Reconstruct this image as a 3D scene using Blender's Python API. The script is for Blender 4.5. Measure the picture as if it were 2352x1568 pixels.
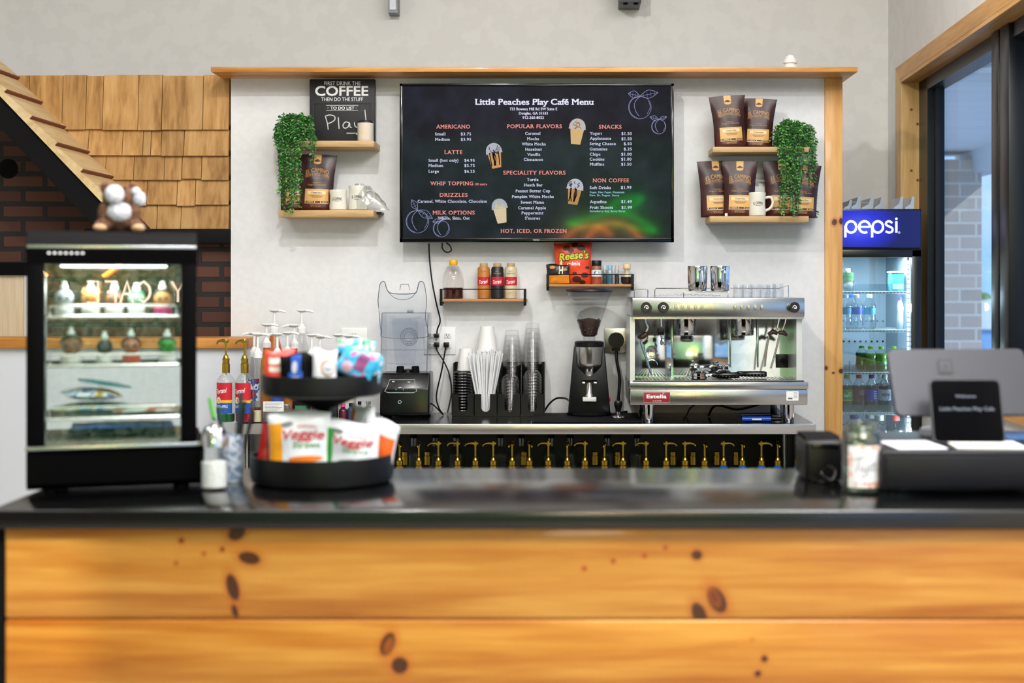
import bpy, bmesh, math, random
from mathutils import Vector, Matrix
for _o in list(bpy.data.objects): bpy.data.objects.remove(_o)
SC = bpy.context.scene
COL = SC.collection
PI = math.pi
# ------------------------------------------------------------------ camera
FPX, CX, CY, EYE = 50 / 36 * 2352, 1300.0, 650.0, 1.49     # focal length and principal point of the 2352x1568 frame
def X(px, d): return (px - CX) * d / FPX
def Z(py, d): return EYE + (CY - py) * d / FPX
cam_d = bpy.data.cameras.new('camera'); cam = bpy.data.objects.new('camera', cam_d); COL.objects.link(cam)
cam.location = (0, 0, EYE); cam.rotation_euler = (PI / 2, 0, 0)
cam_d.lens = 50; cam_d.sensor_width = 36
cam_d.shift_x = -(CX - 1176) / 2352; cam_d.shift_y = (CY - 784) / 2352
cam_d.clip_start = .05; cam_d.clip_end = 300
cam_d.dof.use_dof = True; cam_d.dof.focus_distance = 6.15; cam_d.dof.aperture_fstop = 2.9
SC.camera = cam
SC.view_settings.view_transform = 'Standard'; SC.view_settings.look = 'None'
SC.view_settings.exposure = 0.14; SC.view_settings.gamma = 1.0
SC.view_settings.use_curve_mapping = False
try:
    SC.cycles.use_denoising = True
    SC.cycles.max_bounces = 10; SC.cycles.transparent_max_bounces = 24; SC.cycles.glossy_bounces = 4
    SC.cycles.caustics_reflective = False; SC.cycles.caustics_refractive = False
    SC.cycles.sample_clamp_indirect = 6.0; SC.cycles.adaptive_threshold = .02
except Exception: pass
# ------------------------------------------------------------------ sky
W = bpy.data.worlds.new('sky'); SC.world = W; W.use_nodes = True
wn, wl = W.node_tree.nodes, W.node_tree.links
bg = wn['Background']; bg.inputs['Strength'].default_value = 1.5
tc = wn.new('ShaderNodeTexCoord'); nz = wn.new('ShaderNodeTexNoise'); nz.inputs['Scale'].default_value = 5; nz.inputs['Detail'].default_value = 5
mp = wn.new('ShaderNodeMapping'); mp.inputs['Scale'].default_value = (1, 1, 2.2)
cr = wn.new('ShaderNodeValToRGB')
cr.color_ramp.elements[0].position = .42; cr.color_ramp.elements[0].color = (.42, .66, .95, 1)
cr.color_ramp.elements[1].position = .62; cr.color_ramp.elements[1].color = (.93, .96, 1, 1)
wl.new(tc.outputs['Generated'], mp.inputs['Vector']); wl.new(mp.outputs[0], nz.inputs['Vector'])
wl.new(nz.outputs['Fac'], cr.inputs[0]); wl.new(cr.outputs[0], bg.inputs['Color'])
# ------------------------------------------------------------------ ceiling key lamp, added fill lamps, sun
def lamp(name, kind, loc, energy, color=(1, 1, 1), size=.1, rot=(0, 0, 0), **kw):
    l = bpy.data.lights.new(name, kind); o = bpy.data.objects.new(name, l); COL.objects.link(o)
    o.location = loc; o.rotation_euler = rot; l.energy = energy; l.color = color
    if kind == 'AREA':
        l.size = size
        if 'size_y' in kw: l.shape = 'RECTANGLE'; l.size_y = kw['size_y']
    else: l.shadow_soft_size = size
    if kind == 'SPOT': l.spot_size = kw.get('angle', 2.2); l.spot_blend = .6
    return o
lamp('ceiling_spot_lamp', 'POINT', (-.72, 3.45, 3.52), 100, (1, .99, .98), .03)
_l = lamp('ceiling_spot_lamp', 'SPOT', (1.15, .5, 3.6), 60, (1, .975, .94), .12, angle=1.15)  # added spot, brightens the counter front towards its right end
lamp('ceiling_panel_lamp', 'AREA', (.8, .5, 3.65), 120, (1, .985, .97), 1.6, size_y=1.2)  # unseen frontal fill, added to lift the shadows under the wall shelves
_l.data.spot_blend = 1.0; _l.rotation_euler = Vector((-.35, 2.15, -2.7)).to_track_quat('-Z', 'Y').to_euler()
lamp('ceiling_panel_lamp', 'AREA', (-.3, -1.9, 3.6), 75, (1, .98, .95), 3., size_y=.3, rot=(-.95, 0, 0))  # added fill tilted at the ivy so its reflections read brighter
lamp('ceiling_panel_lamp', 'AREA', (-2.4, 4.2, 3.65), 18, (1, .985, .97), 1.0, size_y=1.0)  # this and the following panels are unseen fill added for the walls
lamp('ceiling_panel_lamp', 'AREA', (1.3, 4.3, 3.65), 38, (1, .985, .97), 1.0, size_y=1.0)
lamp('ceiling_panel_lamp', 'AREA', (-1.1, 2.0, 3.65), 40, (1, .985, .97), 1.2, size_y=.6)
lamp('ceiling_panel_lamp', 'AREA', (1.0, 2.2, 3.65), 78, (1, .985, .97), 1.2, size_y=.6)

sun = lamp('sun', 'SUN', (6, -4, 9), 3.2, (1, .96, .9), .02)
sun.data.angle = .02; sun.rotation_euler = Vector((-.66, .52, -.54)).to_track_quat('-Z', 'Y').to_euler()
# ------------------------------------------------------------------ helpers
def lin(h):
    if not isinstance(h, str): return tuple(h)[:3]
    h = h.lstrip('#'); v = [int(h[i:i + 2], 16) / 255 for i in (0, 2, 4)]
    return tuple(c / 12.92 if c <= .04045 else ((c + .055) / 1.055) ** 2.4 for c in v)
MATS = {}
def mat(name, color='#808080', rough=.5, metal=0., spec=.5, emit=None, estr=1., coat=0., alpha=1.):
    if name in MATS: return MATS[name]
    m = bpy.data.materials.new(name); m.use_nodes = True; MATS[name] = m
    b = m.node_tree.nodes['Principled BSDF']
    b.inputs['Base Color'].default_value = (*lin(color), 1); b.inputs['Roughness'].default_value = rough
    b.inputs['Metallic'].default_value = metal; b.inputs['Specular IOR Level'].default_value = spec
    if coat: b.inputs['Coat Weight'].default_value = coat; b.inputs['Coat Roughness'].default_value = .08
    if emit is not None:
        b.inputs['Emission Color'].default_value = (*lin(emit), 1); b.inputs['Emission Strength'].default_value = estr
    return m
def nodes(m): return m.node_tree.nodes, m.node_tree.links, m.node_tree.nodes['Principled BSDF']
def glass(name, tint='#f4f8f8', base=.05, power=4., rough=.02, gloss=.9, opaque=0., ocol='#ffffff'):
    """thin clear pane or vessel: clear straight through, mirror at grazing angles"""
    if name in MATS: return MATS[name]
    m = bpy.data.materials.new(name); m.use_nodes = True; MATS[name] = m
    n, l = m.node_tree.nodes, m.node_tree.links; n.clear()
    out = n.new('ShaderNodeOutputMaterial'); tr = n.new('ShaderNodeBsdfTransparent'); gl = n.new('ShaderNodeBsdfGlossy')
    tr.inputs[0].default_value = (*lin(tint), 1); gl.inputs['Roughness'].default_value = rough
    lw = n.new('ShaderNodeLayerWeight'); lw.inputs[0].default_value = .5
    pw = n.new('ShaderNodeMath'); pw.operation = 'POWER'; pw.inputs[1].default_value = power
    ma = n.new('ShaderNodeMath'); ma.operation = 'MULTIPLY_ADD'; ma.inputs[1].default_value = gloss; ma.inputs[2].default_value = base; ma.use_clamp = True
    mx = n.new('ShaderNodeMixShader')
    l.new(lw.outputs['Facing'], pw.inputs[0]); l.new(pw.outputs[0], ma.inputs[0]); l.new(ma.outputs[0], mx.inputs[0])
    src = tr.outputs[0]
    if opaque:
        df = n.new('ShaderNodeBsdfDiffuse'); df.inputs[0].default_value = (*lin(ocol), 1)
        m2 = n.new('ShaderNodeMixShader'); m2.inputs[0].default_value = opaque
        l.new(tr.outputs[0], m2.inputs[1]); l.new(df.outputs[0], m2.inputs[2]); src = m2.outputs[0]
    l.new(src, mx.inputs[1]); l.new(gl.outputs[0], mx.inputs[2]); l.new(mx.outputs[0], out.inputs[0])
    return m
def wood(name, c1, c2, c3=None, axis='X', scale=6., rough=.45, knots=(), island=0., coat=0., stretch=14., bump=.0):
    if name in MATS: return MATS[name]
    m = mat(name, c1, rough, coat=coat); n, l, b = nodes(m)
    tc = n.new('ShaderNodeTexCoord'); mp = n.new('ShaderNodeMapping')
    s = [scale] * 3; s['XYZ'.index(axis)] = scale / stretch; mp.inputs['Scale'].default_value = s
    vec = tc.outputs['Object']
    if island:
        g = n.new('ShaderNodeNewGeometry'); cb = n.new('ShaderNodeVectorMath'); cb.operation = 'SCALE'
        cb.inputs[0].default_value = (7, 5, 9); l.new(g.outputs['Random Per Island'], cb.inputs['Scale'])
        ad = n.new('ShaderNodeVectorMath'); l.new(vec, ad.inputs[0]); l.new(cb.outputs[0], ad.inputs[1]); vec2 = ad.outputs[0]
    else: vec2 = vec
    l.new(vec2, mp.inputs['Vector'])
    n1 = n.new('ShaderNodeTexNoise'); n1.inputs['Scale'].default_value = 1.6; n1.inputs['Detail'].default_value = 4; n1.inputs['Distortion'].default_value = 1.2
    n2 = n.new('ShaderNodeTexNoise'); n2.inputs['Scale'].default_value = 9; n2.inputs['Detail'].default_value = 3; n2.inputs['Distortion'].default_value = .4
    l.new(mp.outputs[0], n1.inputs['Vector']); l.new(mp.outputs[0], n2.inputs['Vector'])
    mm = n.new('ShaderNodeMath'); mm.operation = 'MULTIPLY_ADD'; mm.inputs[1].default_value = .35
    m0 = n.new('ShaderNodeMath'); m0.operation = 'MULTIPLY'; m0.inputs[1].default_value = .75
    l.new(n1.outputs['Fac'], m0.inputs[0]); l.new(n2.outputs['Fac'], mm.inputs[0]); l.new(m0.outputs[0], mm.inputs[2])
    r = n.new('ShaderNodeValToRGB'); e = r.color_ramp.elements
    e[0].position = .38; e[0].color = (*lin(c1), 1); e[1].position = .68; e[1].color = (*lin(c2), 1)
    if c3: x = e.new(.53); x.color = (*lin(c3), 1)
    l.new(mm.outputs[0], r.inputs[0]); col = r.outputs[0]
    if island:
        hs = n.new('ShaderNodeHueSaturation'); mr = n.new('ShaderNodeMapRange')
        mr.inputs['To Min'].default_value = 1 - island; mr.inputs['To Max'].default_value = 1 + island
        l.new(g.outputs['Random Per Island'], mr.inputs['Value']); l.new(mr.outputs[0], hs.inputs['Value']); l.new(col, hs.inputs['Color']); col = hs.outputs[0]
    for (loc, sc, rot, kc) in knots:
        k = n.new('ShaderNodeMapping'); k.vector_type = 'TEXTURE'
        k.inputs['Location'].default_value = loc; k.inputs['Scale'].default_value = sc; k.inputs['Rotation'].default_value = rot
        le = n.new('ShaderNodeVectorMath'); le.operation = 'LENGTH'; l.new(vec, k.inputs['Vector']); l.new(k.outputs[0], le.inputs[0])
        for (a, z, colr, amt) in ((1.9, .8, '#b0560f', .55), (1.02, .72, kc, .93)):
            mr = n.new('ShaderNodeMapRange'); mr.interpolation_type = 'SMOOTHSTEP'
            mr.inputs['From Min'].default_value = z; mr.inputs['From Max'].default_value = a
            mr.inputs['To Min'].default_value = amt; mr.inputs['To Max'].default_value = 0
            l.new(le.outputs['Value'], mr.inputs['Value'])
            mx = n.new('ShaderNodeMix'); mx.data_type = 'RGBA'; mx.inputs['B'].default_value = (*lin(colr), 1)
            l.new(mr.outputs[0], mx.inputs['Factor']); l.new(col, mx.inputs['A']); col = mx.outputs['Result']
    l.new(col, b.inputs['Base Color'])
    if bump:
        bp = n.new('ShaderNodeBump'); bp.inputs['Strength'].default_value = bump; bp.inputs['Distance'].default_value = .004
        l.new(mm.outputs[0], bp.inputs['Height']); l.new(bp.outputs[0], b.inputs['Normal'])
    return m
def speckle(name, c1, c2, scale=60, rough=.5, lo=.45, hi=.55, metal=0, bump=0, detail=2, stretch=(1, 1, 1), spec=.5):
    if name in MATS: return MATS[name]
    m = mat(name, c1, rough, metal, spec); n, l, b = nodes(m)
    tc = n.new('ShaderNodeTexCoord'); mp = n.new('ShaderNodeMapping'); mp.inputs['Scale'].default_value = stretch
    nz = n.new('ShaderNodeTexNoise'); nz.inputs['Scale'].default_value = scale; nz.inputs['Detail'].default_value = detail
    r = n.new('ShaderNodeValToRGB'); e = r.color_ramp.elements
    e[0].position = lo; e[0].color = (*lin(c1), 1); e[1].position = hi; e[1].color = (*lin(c2), 1)
    l.new(tc.outputs['Object'], mp.inputs[0]); l.new(mp.outputs[0], nz.inputs['Vector']); l.new(nz.outputs['Fac'], r.inputs[0]); l.new(r.outputs[0], b.inputs['Base Color'])
    if bump:
        bp = n.new('ShaderNodeBump'); bp.inputs['Strength'].default_value = bump; l.new(nz.outputs['Fac'], bp.inputs['Height']); l.new(bp.outputs[0], b.inputs['Normal'])
    return m
def brick(name, c1, c2, mortar, bw=.2, bh=.065, ms=.012, axis='XZ', rough=.8):
    if name in MATS: return MATS[name]
    m = mat(name, c1, rough); n, l, b = nodes(m)
    tc = n.new('ShaderNodeTexCoord'); sp = n.new('ShaderNodeSeparateXYZ'); cb = n.new('ShaderNodeCombineXYZ')
    l.new(tc.outputs['Object'], sp.inputs[0]); l.new(sp.outputs[axis[0]], cb.inputs[0]); l.new(sp.outputs[axis[1]], cb.inputs[1])
    br = n.new('ShaderNodeTexBrick'); br.inputs['Scale'].default_value = 1; br.inputs['Brick Width'].default_value = bw
    br.inputs['Row Height'].default_value = bh; br.inputs['Mortar Size'].default_value = ms; br.inputs['Mortar Smooth'].default_value = .2
    br.inputs['Color1'].default_value = (*lin(c1), 1); br.inputs['Color2'].default_value = (*lin(c2), 1); br.inputs['Mortar'].default_value = (*lin(mortar), 1)
    l.new(cb.outputs[0], br.inputs['Vector']); l.new(br.outputs['Color'], b.inputs['Base Color'])
    bp = n.new('ShaderNodeBump'); bp.inputs['Strength'].default_value = .5; bp.inputs['Distance'].default_value = .006; bp.invert = True
    l.new(br.outputs['Fac'], bp.inputs['Height']); l.new(bp.outputs[0], b.inputs['Normal'])
    return m
def brushed(name, color, rough=.28, axis='X'):
    if name in MATS: return MATS[name]
    m = mat(name, color, rough, 1.0); n, l, b = nodes(m)
    tc = n.new('ShaderNodeTexCoord'); mp = n.new('ShaderNodeMapping'); s = [160.] * 3; s['XYZ'.index(axis)] = 3; mp.inputs['Scale'].default_value = s
    nz = n.new('ShaderNodeTexNoise'); nz.inputs['Scale'].default_value = 3
    mr = n.new('ShaderNodeMapRange'); mr.inputs['To Min'].default_value = rough * .8; mr.inputs['To Max'].default_value = rough * 1.25
    l.new(tc.outputs['Object'], mp.inputs[0]); l.new(mp.outputs[0], nz.inputs['Vector']); l.new(nz.outputs['Fac'], mr.inputs['Value']); l.new(mr.outputs[0], b.inputs['Roughness'])
    return m

_TXT = {}
def text_geo(s, bold=0., shear=0., space=1., serif=0.):
    k = (s, bold, shear, space, serif)
    if k in _TXT: return _TXT[k]
    c = bpy.data.curves.new('t', 'FONT'); c.body = s; c.shear = shear; c.space_character = space; c.resolution_u = 3
    o = bpy.data.objects.new('t', c); COL.objects.link(o)
    bpy.context.view_layer.update()
    me = o.evaluated_get(bpy.context.evaluated_depsgraph_get()).to_mesh()
    v = [tuple(p.co[:2]) for p in me.vertices]; f = [tuple(p.vertices) for p in me.polygons]
    o.evaluated_get(bpy.context.evaluated_depsgraph_get()).to_mesh_clear()
    bpy.data.objects.remove(o); bpy.data.curves.remove(c)
    if serif:                                             # slab feet on the ends of the upright strokes
        cnt = {}
        for q in f:
            for i in range(len(q)):
                a, b = q[i], q[(i + 1) % len(q)]; cnt.setdefault((min(a, b), max(a, b)), []).append(q)
        for (a, b), qs in cnt.items():
            if len(qs) > 1: continue
            (xa, ya), (xb, yb) = v[a], v[b]
            if abs(ya - yb) > .004 or not .045 < abs(xa - xb) < .21: continue
            oth = [v[i][1] for i in qs[0] if i not in (a, b)]
            d = 1 if sum(oth) / len(oth) > ya else -1
            if not any(abs(ya - lv) < .05 for lv in (0, .47, .5, .68, .72, .76, -.2)): continue
            x0, x1 = min(xa, xb) - serif, max(xa, xb) + serif; n = len(v); t = .075
            v += [(x0, ya), (x1, ya), (x1, ya + d * t), (x0, ya + d * t)]; f.append((n, n + 1, n + 2, n + 3))
    if bold:                                              # thicken every stroke evenly
        w = bold * .75; v0, f0 = v, f; v, f = [], []
        for dx, dy, dk in ((-w, -w, 0), (w, -w, -6e-5), (w, w, -1.2e-4), (-w, w, -1.8e-4)):
            n = len(v); v = v + [(p[0] + dx, p[1] + dy, dk) for p in v0]; f = f + [tuple(i + n for i in q) for q in f0]
    _TXT[k] = (v, f); return _TXT[k]
_h = [p[1] for p in text_geo('H')[0]]; CAPH = max(_h) - min(_h)

class B:
    """collects shapes in world coordinates; build() links them as ONE mesh object"""
    def __init__(s): s.bm = bmesh.new(); s.mi = 0
    def mk(s): return len(s.bm.verts)
    def add(s, vs, fs):
        V = [s.bm.verts.new(v) for v in vs]; out = []
        for f in fs:
            try: q = s.bm.faces.new([V[i] for i in f]); q.material_index = s.mi; out.append(q)
            except ValueError: pass
        return V, out
    def since(s, n): s.bm.verts.ensure_lookup_table(); return [s.bm.verts[i] for i in range(n, len(s.bm.verts))]
    def xf(s, n, m):
        for v in s.since(n): v.co = m @ v.co
        return s
    def warp(s, n, fn):
        for v in s.since(n): v.co = Vector(fn(*v.co))
        return s
    def box(s, x0, x1, y0, y1, z0, z1, bev=0., seg=2):
        if x0 > x1: x0, x1 = x1, x0
        vs = [(x, y, z) for x in (x0, x1) for y in (y0, y1) for z in (z0, z1)]
        V, fc = s.add(vs, [(0, 1, 3, 2), (4, 6, 7, 5), (0, 4, 5, 1), (2, 3, 7, 6), (0, 2, 6, 4), (1, 5, 7, 3)])
        if bev:
            ed = list({e for f in fc for e in f.edges}); mi = s.mi
            r = bmesh.ops.bevel(s.bm, geom=ed, offset=min(bev, .49 * min(x1 - x0, abs(y1 - y0), abs(z1 - z0))), segments=seg, profile=.5, affect='EDGES')
            for f in r['faces']: f.material_index = mi
        return s
    def lathe(s, prof, c=(0, 0, 0), n=24, axis='Z', sx=1., sy=1.):
        rings = []; V = []; F = []
        for (r, z) in prof:
            if r < 1e-6: rings.append([len(V)]); V.append((0, 0, z))
            else:
                rings.append(list(range(len(V), len(V) + n)))
                V += [(r * sx * math.cos(2 * PI * i / n), r * sy * math.sin(2 * PI * i / n), z) for i in range(n)]
        for a, b in zip(rings, rings[1:]):
            for i in range(n):
                j = (i + 1) % n
                if len(a) == 1 and len(b) == 1: continue
                if len(a) == 1: F.append((a[0], b[j], b[i]))
                elif len(b) == 1: F.append((a[i], a[j], b[0]))
                else: F.append((a[i], a[j], b[j], b[i]))
        def t(p):
            x, y, z = p
            if axis == 'Y': x, y, z = x, z, -y
            elif axis == 'X': x, y, z = z, x, y
            return (c[0] + x, c[1] + y, c[2] + z)
        s.add([t(p) for p in V], F); return s
    def cyl(s, c, r, h, n=20, axis='Z', r2=None, bev=0.):
        r2 = r if r2 is None else r2
        if bev: p = [(0, 0), (r - bev, 0), (r, bev), (r2, h - bev), (r2 - bev, h), (0, h)]
        else: p = [(0, 0), (r, 0), (r2, h), (0, h)]
        return s.lathe(p, c, n, axis)
    def tube(s, pts, r, n=8, closed=False, cap=True):
        P = [Vector(p) for p in pts]; R = r if isinstance(r, (list, tuple)) else [r] * len(P)
        V = []; F = []; m = len(P); up = None
        for i, p in enumerate(P):
            a = P[(i - 1) % m] if (closed or i) else p; b = P[(i + 1) % m] if (closed or i < m - 1) else p
            t = (b - a); t = t.normalized() if t.length > 1e-9 else Vector((0, 0, 1))
            if up is None: up = t.orthogonal().normalized()
            else:
                up = up - t * up.dot(t); up = up.normalized() if up.length > 1e-6 else t.orthogonal().normalized()
            sd = t.cross(up)
            V += [tuple(p + (up * math.cos(2 * PI * k / n) + sd * math.sin(2 * PI * k / n)) * R[i]) for k in range(n)]
        for i in range(m if closed else m - 1):
            j = (i + 1) % m
            F += [(i * n + k, i * n + (k + 1) % n, j * n + (k + 1) % n, j * n + k) for k in range(n)]
        if cap and not closed: F += [tuple(range(n))[::-1], tuple(range((m - 1) * n, m * n))]
        s.add(V, F); return s
    def prism(s, pts, a0, a1, axis='Y'):
        """polygon of (x,z) pushed along y ('Y'), (x,y) along z ('Z') or (y,z) along x ('X')"""
        def t(p, a): return {'Y': (p[0], a, p[1]), 'Z': (p[0], p[1], a), 'X': (a, p[0], p[1])}[axis]
        n = len(pts); V = [t(p, a0) for p in pts] + [t(p, a1) for p in pts]
        F = [tuple(range(n)), tuple(range(n, 2 * n))[::-1]] + [(i, i + n, (i + 1) % n + n, (i + 1) % n) for i in range(n)]
        s.add(V, F); return s
    def grid(s, fn, nu, nv, wrap=False):
        V = [fn(u / nu, v / nv) for v in range(nv + 1) for u in range(nu if wrap else nu + 1)]
        w = nu if wrap else nu + 1
        F = [(v * w + u, v * w + (u + 1) % w, (v + 1) * w + (u + 1) % w, (v + 1) * w + u) for v in range(nv) for u in range(nu)]
        s.add(V, F); return s
    def ell(s, c, r, n=16, m=10):
        r = (r, r, r) if not isinstance(r, (tuple, list)) else r
        pr = [(math.sin(PI * i / m) if 0 < i < m else 0, -math.cos(PI * i / m)) for i in range(m + 1)]
        k = s.mk(); s.lathe(pr, (0, 0, 0), n)
        return s.xf(k, Matrix.Translation(c) @ Matrix.Diagonal((*r, 1)))
    def text(s, t, x0, x1, zb, caph, y, bold=0., shear=0., space=1., fn=None, align=None, serif=0.):
        """lettering facing the -Y side: x extent, baseline height, capital height"""
        v, f = text_geo(t, bold, shear, space, serif)
        if not v: return s
        a = min(p[0] for p in v); b = max(p[0] for p in v); kz = caph / CAPH
        kx = (x1 - x0) / max(b - a, 1e-6)
        if align == 'L': kx = kz
        P = [(x0 + (p[0] - a) * kx, y, zb + p[1] * kz) for p in v]
        if fn: P = [fn(*p) for p in P]
        P = [(q[0], q[1] + (p[2] if len(p) > 2 else 0), q[2]) for q, p in zip(P, v)]
        s.add(P, f); return s
    def ribbon(s, pts, w, y, fn=None, closed=False):
        """flat stroke of (x,z) points in the plane y facing -Y"""
        P = [Vector((p[0], p[1])) for p in pts]; m = len(P); V = []
        for i in range(m):
            a = P[(i - 1) % m] if (closed or i) else P[i]; b = P[(i + 1) % m] if (closed or i < m - 1) else P[i]
            t = (b - a).normalized() if (b - a).length > 1e-9 else Vector((1, 0)); nn = Vector((-t.y, t.x)) * w / 2
            V += [P[i] + nn, P[i] - nn]
        Q = [(p.x, y, p.y) for p in V]
        if fn: Q = [fn(*q) for q in Q]
        s.add(Q, [(2 * i, 2 * ((i + 1) % m), 2 * ((i + 1) % m) + 1, 2 * i + 1) for i in range(m if closed else m - 1)]); return s
    def poly(s, pts, y, fn=None):
        Q = [(p[0], y, p[1]) for p in pts]
        if fn: Q = [fn(*q) for q in Q]
        s.add(Q, [tuple(range(len(Q)))]); return s
    def build(s, name, m, parent=None, smooth=38, label=None, flip=False, solid=True):
        if solid: bmesh.ops.recalc_face_normals(s.bm, faces=s.bm.faces)
        if parent is not None:
            L = parent.matrix_basis.translation if parent.parent is None else parent.parent.matrix_basis.translation
            for v in s.bm.verts: v.co -= L
        me = bpy.data.meshes.new(name); s.bm.to_mesh(me); s.bm.free()
        for q in (m if isinstance(m, (list, tuple)) else [m]): me.materials.append(q)
        if smooth:
            me.polygons.foreach_set('use_smooth', [True] * len(me.polygons)); me.set_sharp_from_angle(angle=math.radians(smooth))
        o = bpy.data.objects.new(name, me); COL.objects.link(o)
        if parent is not None: o.parent = parent
        if label: o['label'] = label
        return o
def thing(name, label, cat, loc=(0, 0, 0), rz=0., group=None):
    o = bpy.data.objects.new(name, None); COL.objects.link(o); o.empty_display_size = .05
    o.location = loc; o.rotation_euler = (0, 0, rz); o['label'] = label; o['category'] = cat
    if group: o['group'] = group
    return o
def tag(o, label, cat, group=None, kind=None):
    o['label'] = label; o['category'] = cat
    if group: o['group'] = group
    if kind: o['kind'] = kind
    return o
def struct(o, label=None):
    o['kind'] = 'structure'
    if label: o['label'] = label
    return o
KIDS = {}
def dup(root, loc, rz=None, label=None, group=None, rot=None, scale=None):
    def cp(o, par):
        c = o.copy(); COL.objects.link(c)
        if par: c.parent = par
        for ch in o.children: cp(ch, c)
        return c
    r = cp(root, None); place(r, loc, rz, rot, scale)
    if label: r['label'] = label
    if group: r['group'] = group
    return r
def place(r, loc, rz=None, rot=None, scale=None):
    r.location = loc
    if rz is not None: r.rotation_euler = (0, 0, rz)
    if rot is not None: r.rotation_euler = rot
    if scale is not None: r.scale = (scale,) * 3 if not isinstance(scale, tuple) else scale
    return r
def rrect(x0, x1, z0, z1, r, n=5):
    P = []
    for cx, cz, a in ((x1 - r, z1 - r, 0), (x0 + r, z1 - r, 90), (x0 + r, z0 + r, 180), (x1 - r, z0 + r, 270)):
        for i in range(n + 1):
            t = math.radians(a + 90 * i / n); P.append((cx + r * math.cos(t), cz + r * math.sin(t)))
    return P
def ring(cx, cz, rx, rz=None, n=24, a0=0, a1=360):
    rz = rx if rz is None else rz
    return [(cx + rx * math.cos(math.radians(a0 + (a1 - a0) * i / n)), cz + rz * math.sin(math.radians(a0 + (a1 - a0) * i / n))) for i in range(n + (a1 - a0 != 360))]
def smoothpts(P, k=4):
    """Catmull-Rom through points"""
    P = [Vector(p) for p in P]; out = []
    for i in range(len(P) - 1):
        a = P[max(i - 1, 0)]; b = P[i]; c = P[i + 1]; d = P[min(i + 2, len(P) - 1)]
        for j in range(k):
            t = j / k
            out.append(tuple(.5 * ((2 * b) + (c - a) * t + (2 * a - 5 * b + 4 * c - d) * t * t + (3 * b - a - 3 * c + d) * t ** 3)))
    out.append(tuple(P[-1])); return out
# ------------------------------------------------------------------ materials used in many places
M_wall = speckle('wall_paint', '#e7e7e8', '#e4e4e5', 30, .62)
M_wall2 = speckle('upper_wall_paint', '#ebe9e7', '#e7e5e3', 12, .6)
M_pine = wood('pine_trim', '#b9772f', '#dba45c', '#cd8f45', 'Z', 9, .42, coat=.15)
M_pineX = wood('pine_trim_long', '#b06f28', '#d79c52', '#c58438', 'X', 12, .42, coat=.15)
M_black = mat('black_plastic', '#08080a', .35, spec=.28)
M_blackm = mat('black_matte', '#060607', .7, spec=.1)
M_blackg = mat('black_gloss', '#050506', .12, spec=.4)
M_white = mat('white_plastic', '#f0f0ee', .35)
M_whitem = mat('white_paper', '#e9e9e6', .7)
M_steel = brushed('brushed_steel', '#c6c6c4', .24, 'X')
M_steelv = brushed('brushed_steel_upright', '#c2c2c0', .2, 'Z')
M_chrome = mat('chrome', '#d8d8da', .07, 1.)
M_brass = mat('gold_metal', '#b8983c', .3, 1.)
M_gold = mat('gold_print', '#c9a257', .5)
M_glass = glass('clear_glass', '#fcfdfd', base=.03, power=5, gloss=.6)
M_clear = glass('clear_plastic', '#fbfcfd', .03, 4., .05, .55)
M_clearb = glass('clear_plastic_smoky', '#f9fafc', .03, 4., .04, .5)
M_dark = mat('dark_hollow', '#141013', .8)
M_navyframe = mat('dark_aluminium', '#12151c', .35, .3)

# ------------------------------------------------------------------ room shell
b = B(); b.box(-6, 3, -4, 7.5, -.1, 0); struct(b.build('floor', speckle('concrete_floor', '#8f8a84', '#a29d96', 4, .4)))
b = B(); b.box(-6, 1.9, -4, 7.5, 3.7, 3.8); struct(b.build('ceiling', mat('ceiling_paint', '#e4e0da', .8)))
b = B(); b.box(-6, 1.75, 7.3, 7.45, 0, 3.7); struct(b.build('wall_back', M_wall2))
b = B(); b.box(-6.1, -6, -4, 7.45, 0, 3.7); struct(b.build('wall_left', M_wall2))
ZC0 = EYE + (CY - 165) * 6.2 / FPX; ZC1 = EYE + (CY - 153.5) * 6.2 / FPX
b = B(); b.box(-1.508, 1.165, 6.4, 6.49, 0, ZC0); struct(b.build('wall_middle', M_wall))
b = B(); b.box(X(484, 6.2), X(1970, 6.2), 6.2, 6.56, ZC0, ZC1, .002); struct(b.build('trim_1', M_pineX), 'wooden cornice board along the top of the coffee bar wall')
kn = [((1.205, 6.385, Z(510, 6.385)), (.013, 1, .016), (0, .3, 0), '#3a1508'), ((1.235, 6.385, Z(508, 6.385)), (.01, 1, .016), (0, 0, 0), '#3a1508'),
      ((1.236, 6.385, Z(852, 6.385)), (.012, 1, .012), (0, .5, 0), '#3a1508'), ((1.168, 6.385, Z(845, 6.385)), (.008, 1, .01), (0, 0, 0), '#5a240c'), ((1.2, 6.385, Z(856, 6.385)), (.007, 1, .005), (0, 0, 0), '#5a240c')]
M_post = wood('pine_post', '#c98d45', '#e2b06a', '#d79e57', 'Z', 8, .42, knots=kn, coat=.1)
b = B(); b.box(X(1895, 6.385), X(1935.5, 6.385), 6.385, 6.5, 0, ZC0, .002); struct(b.build('trim_2', M_post), 'knotty pine post at the right end of the coffee bar wall')

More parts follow.
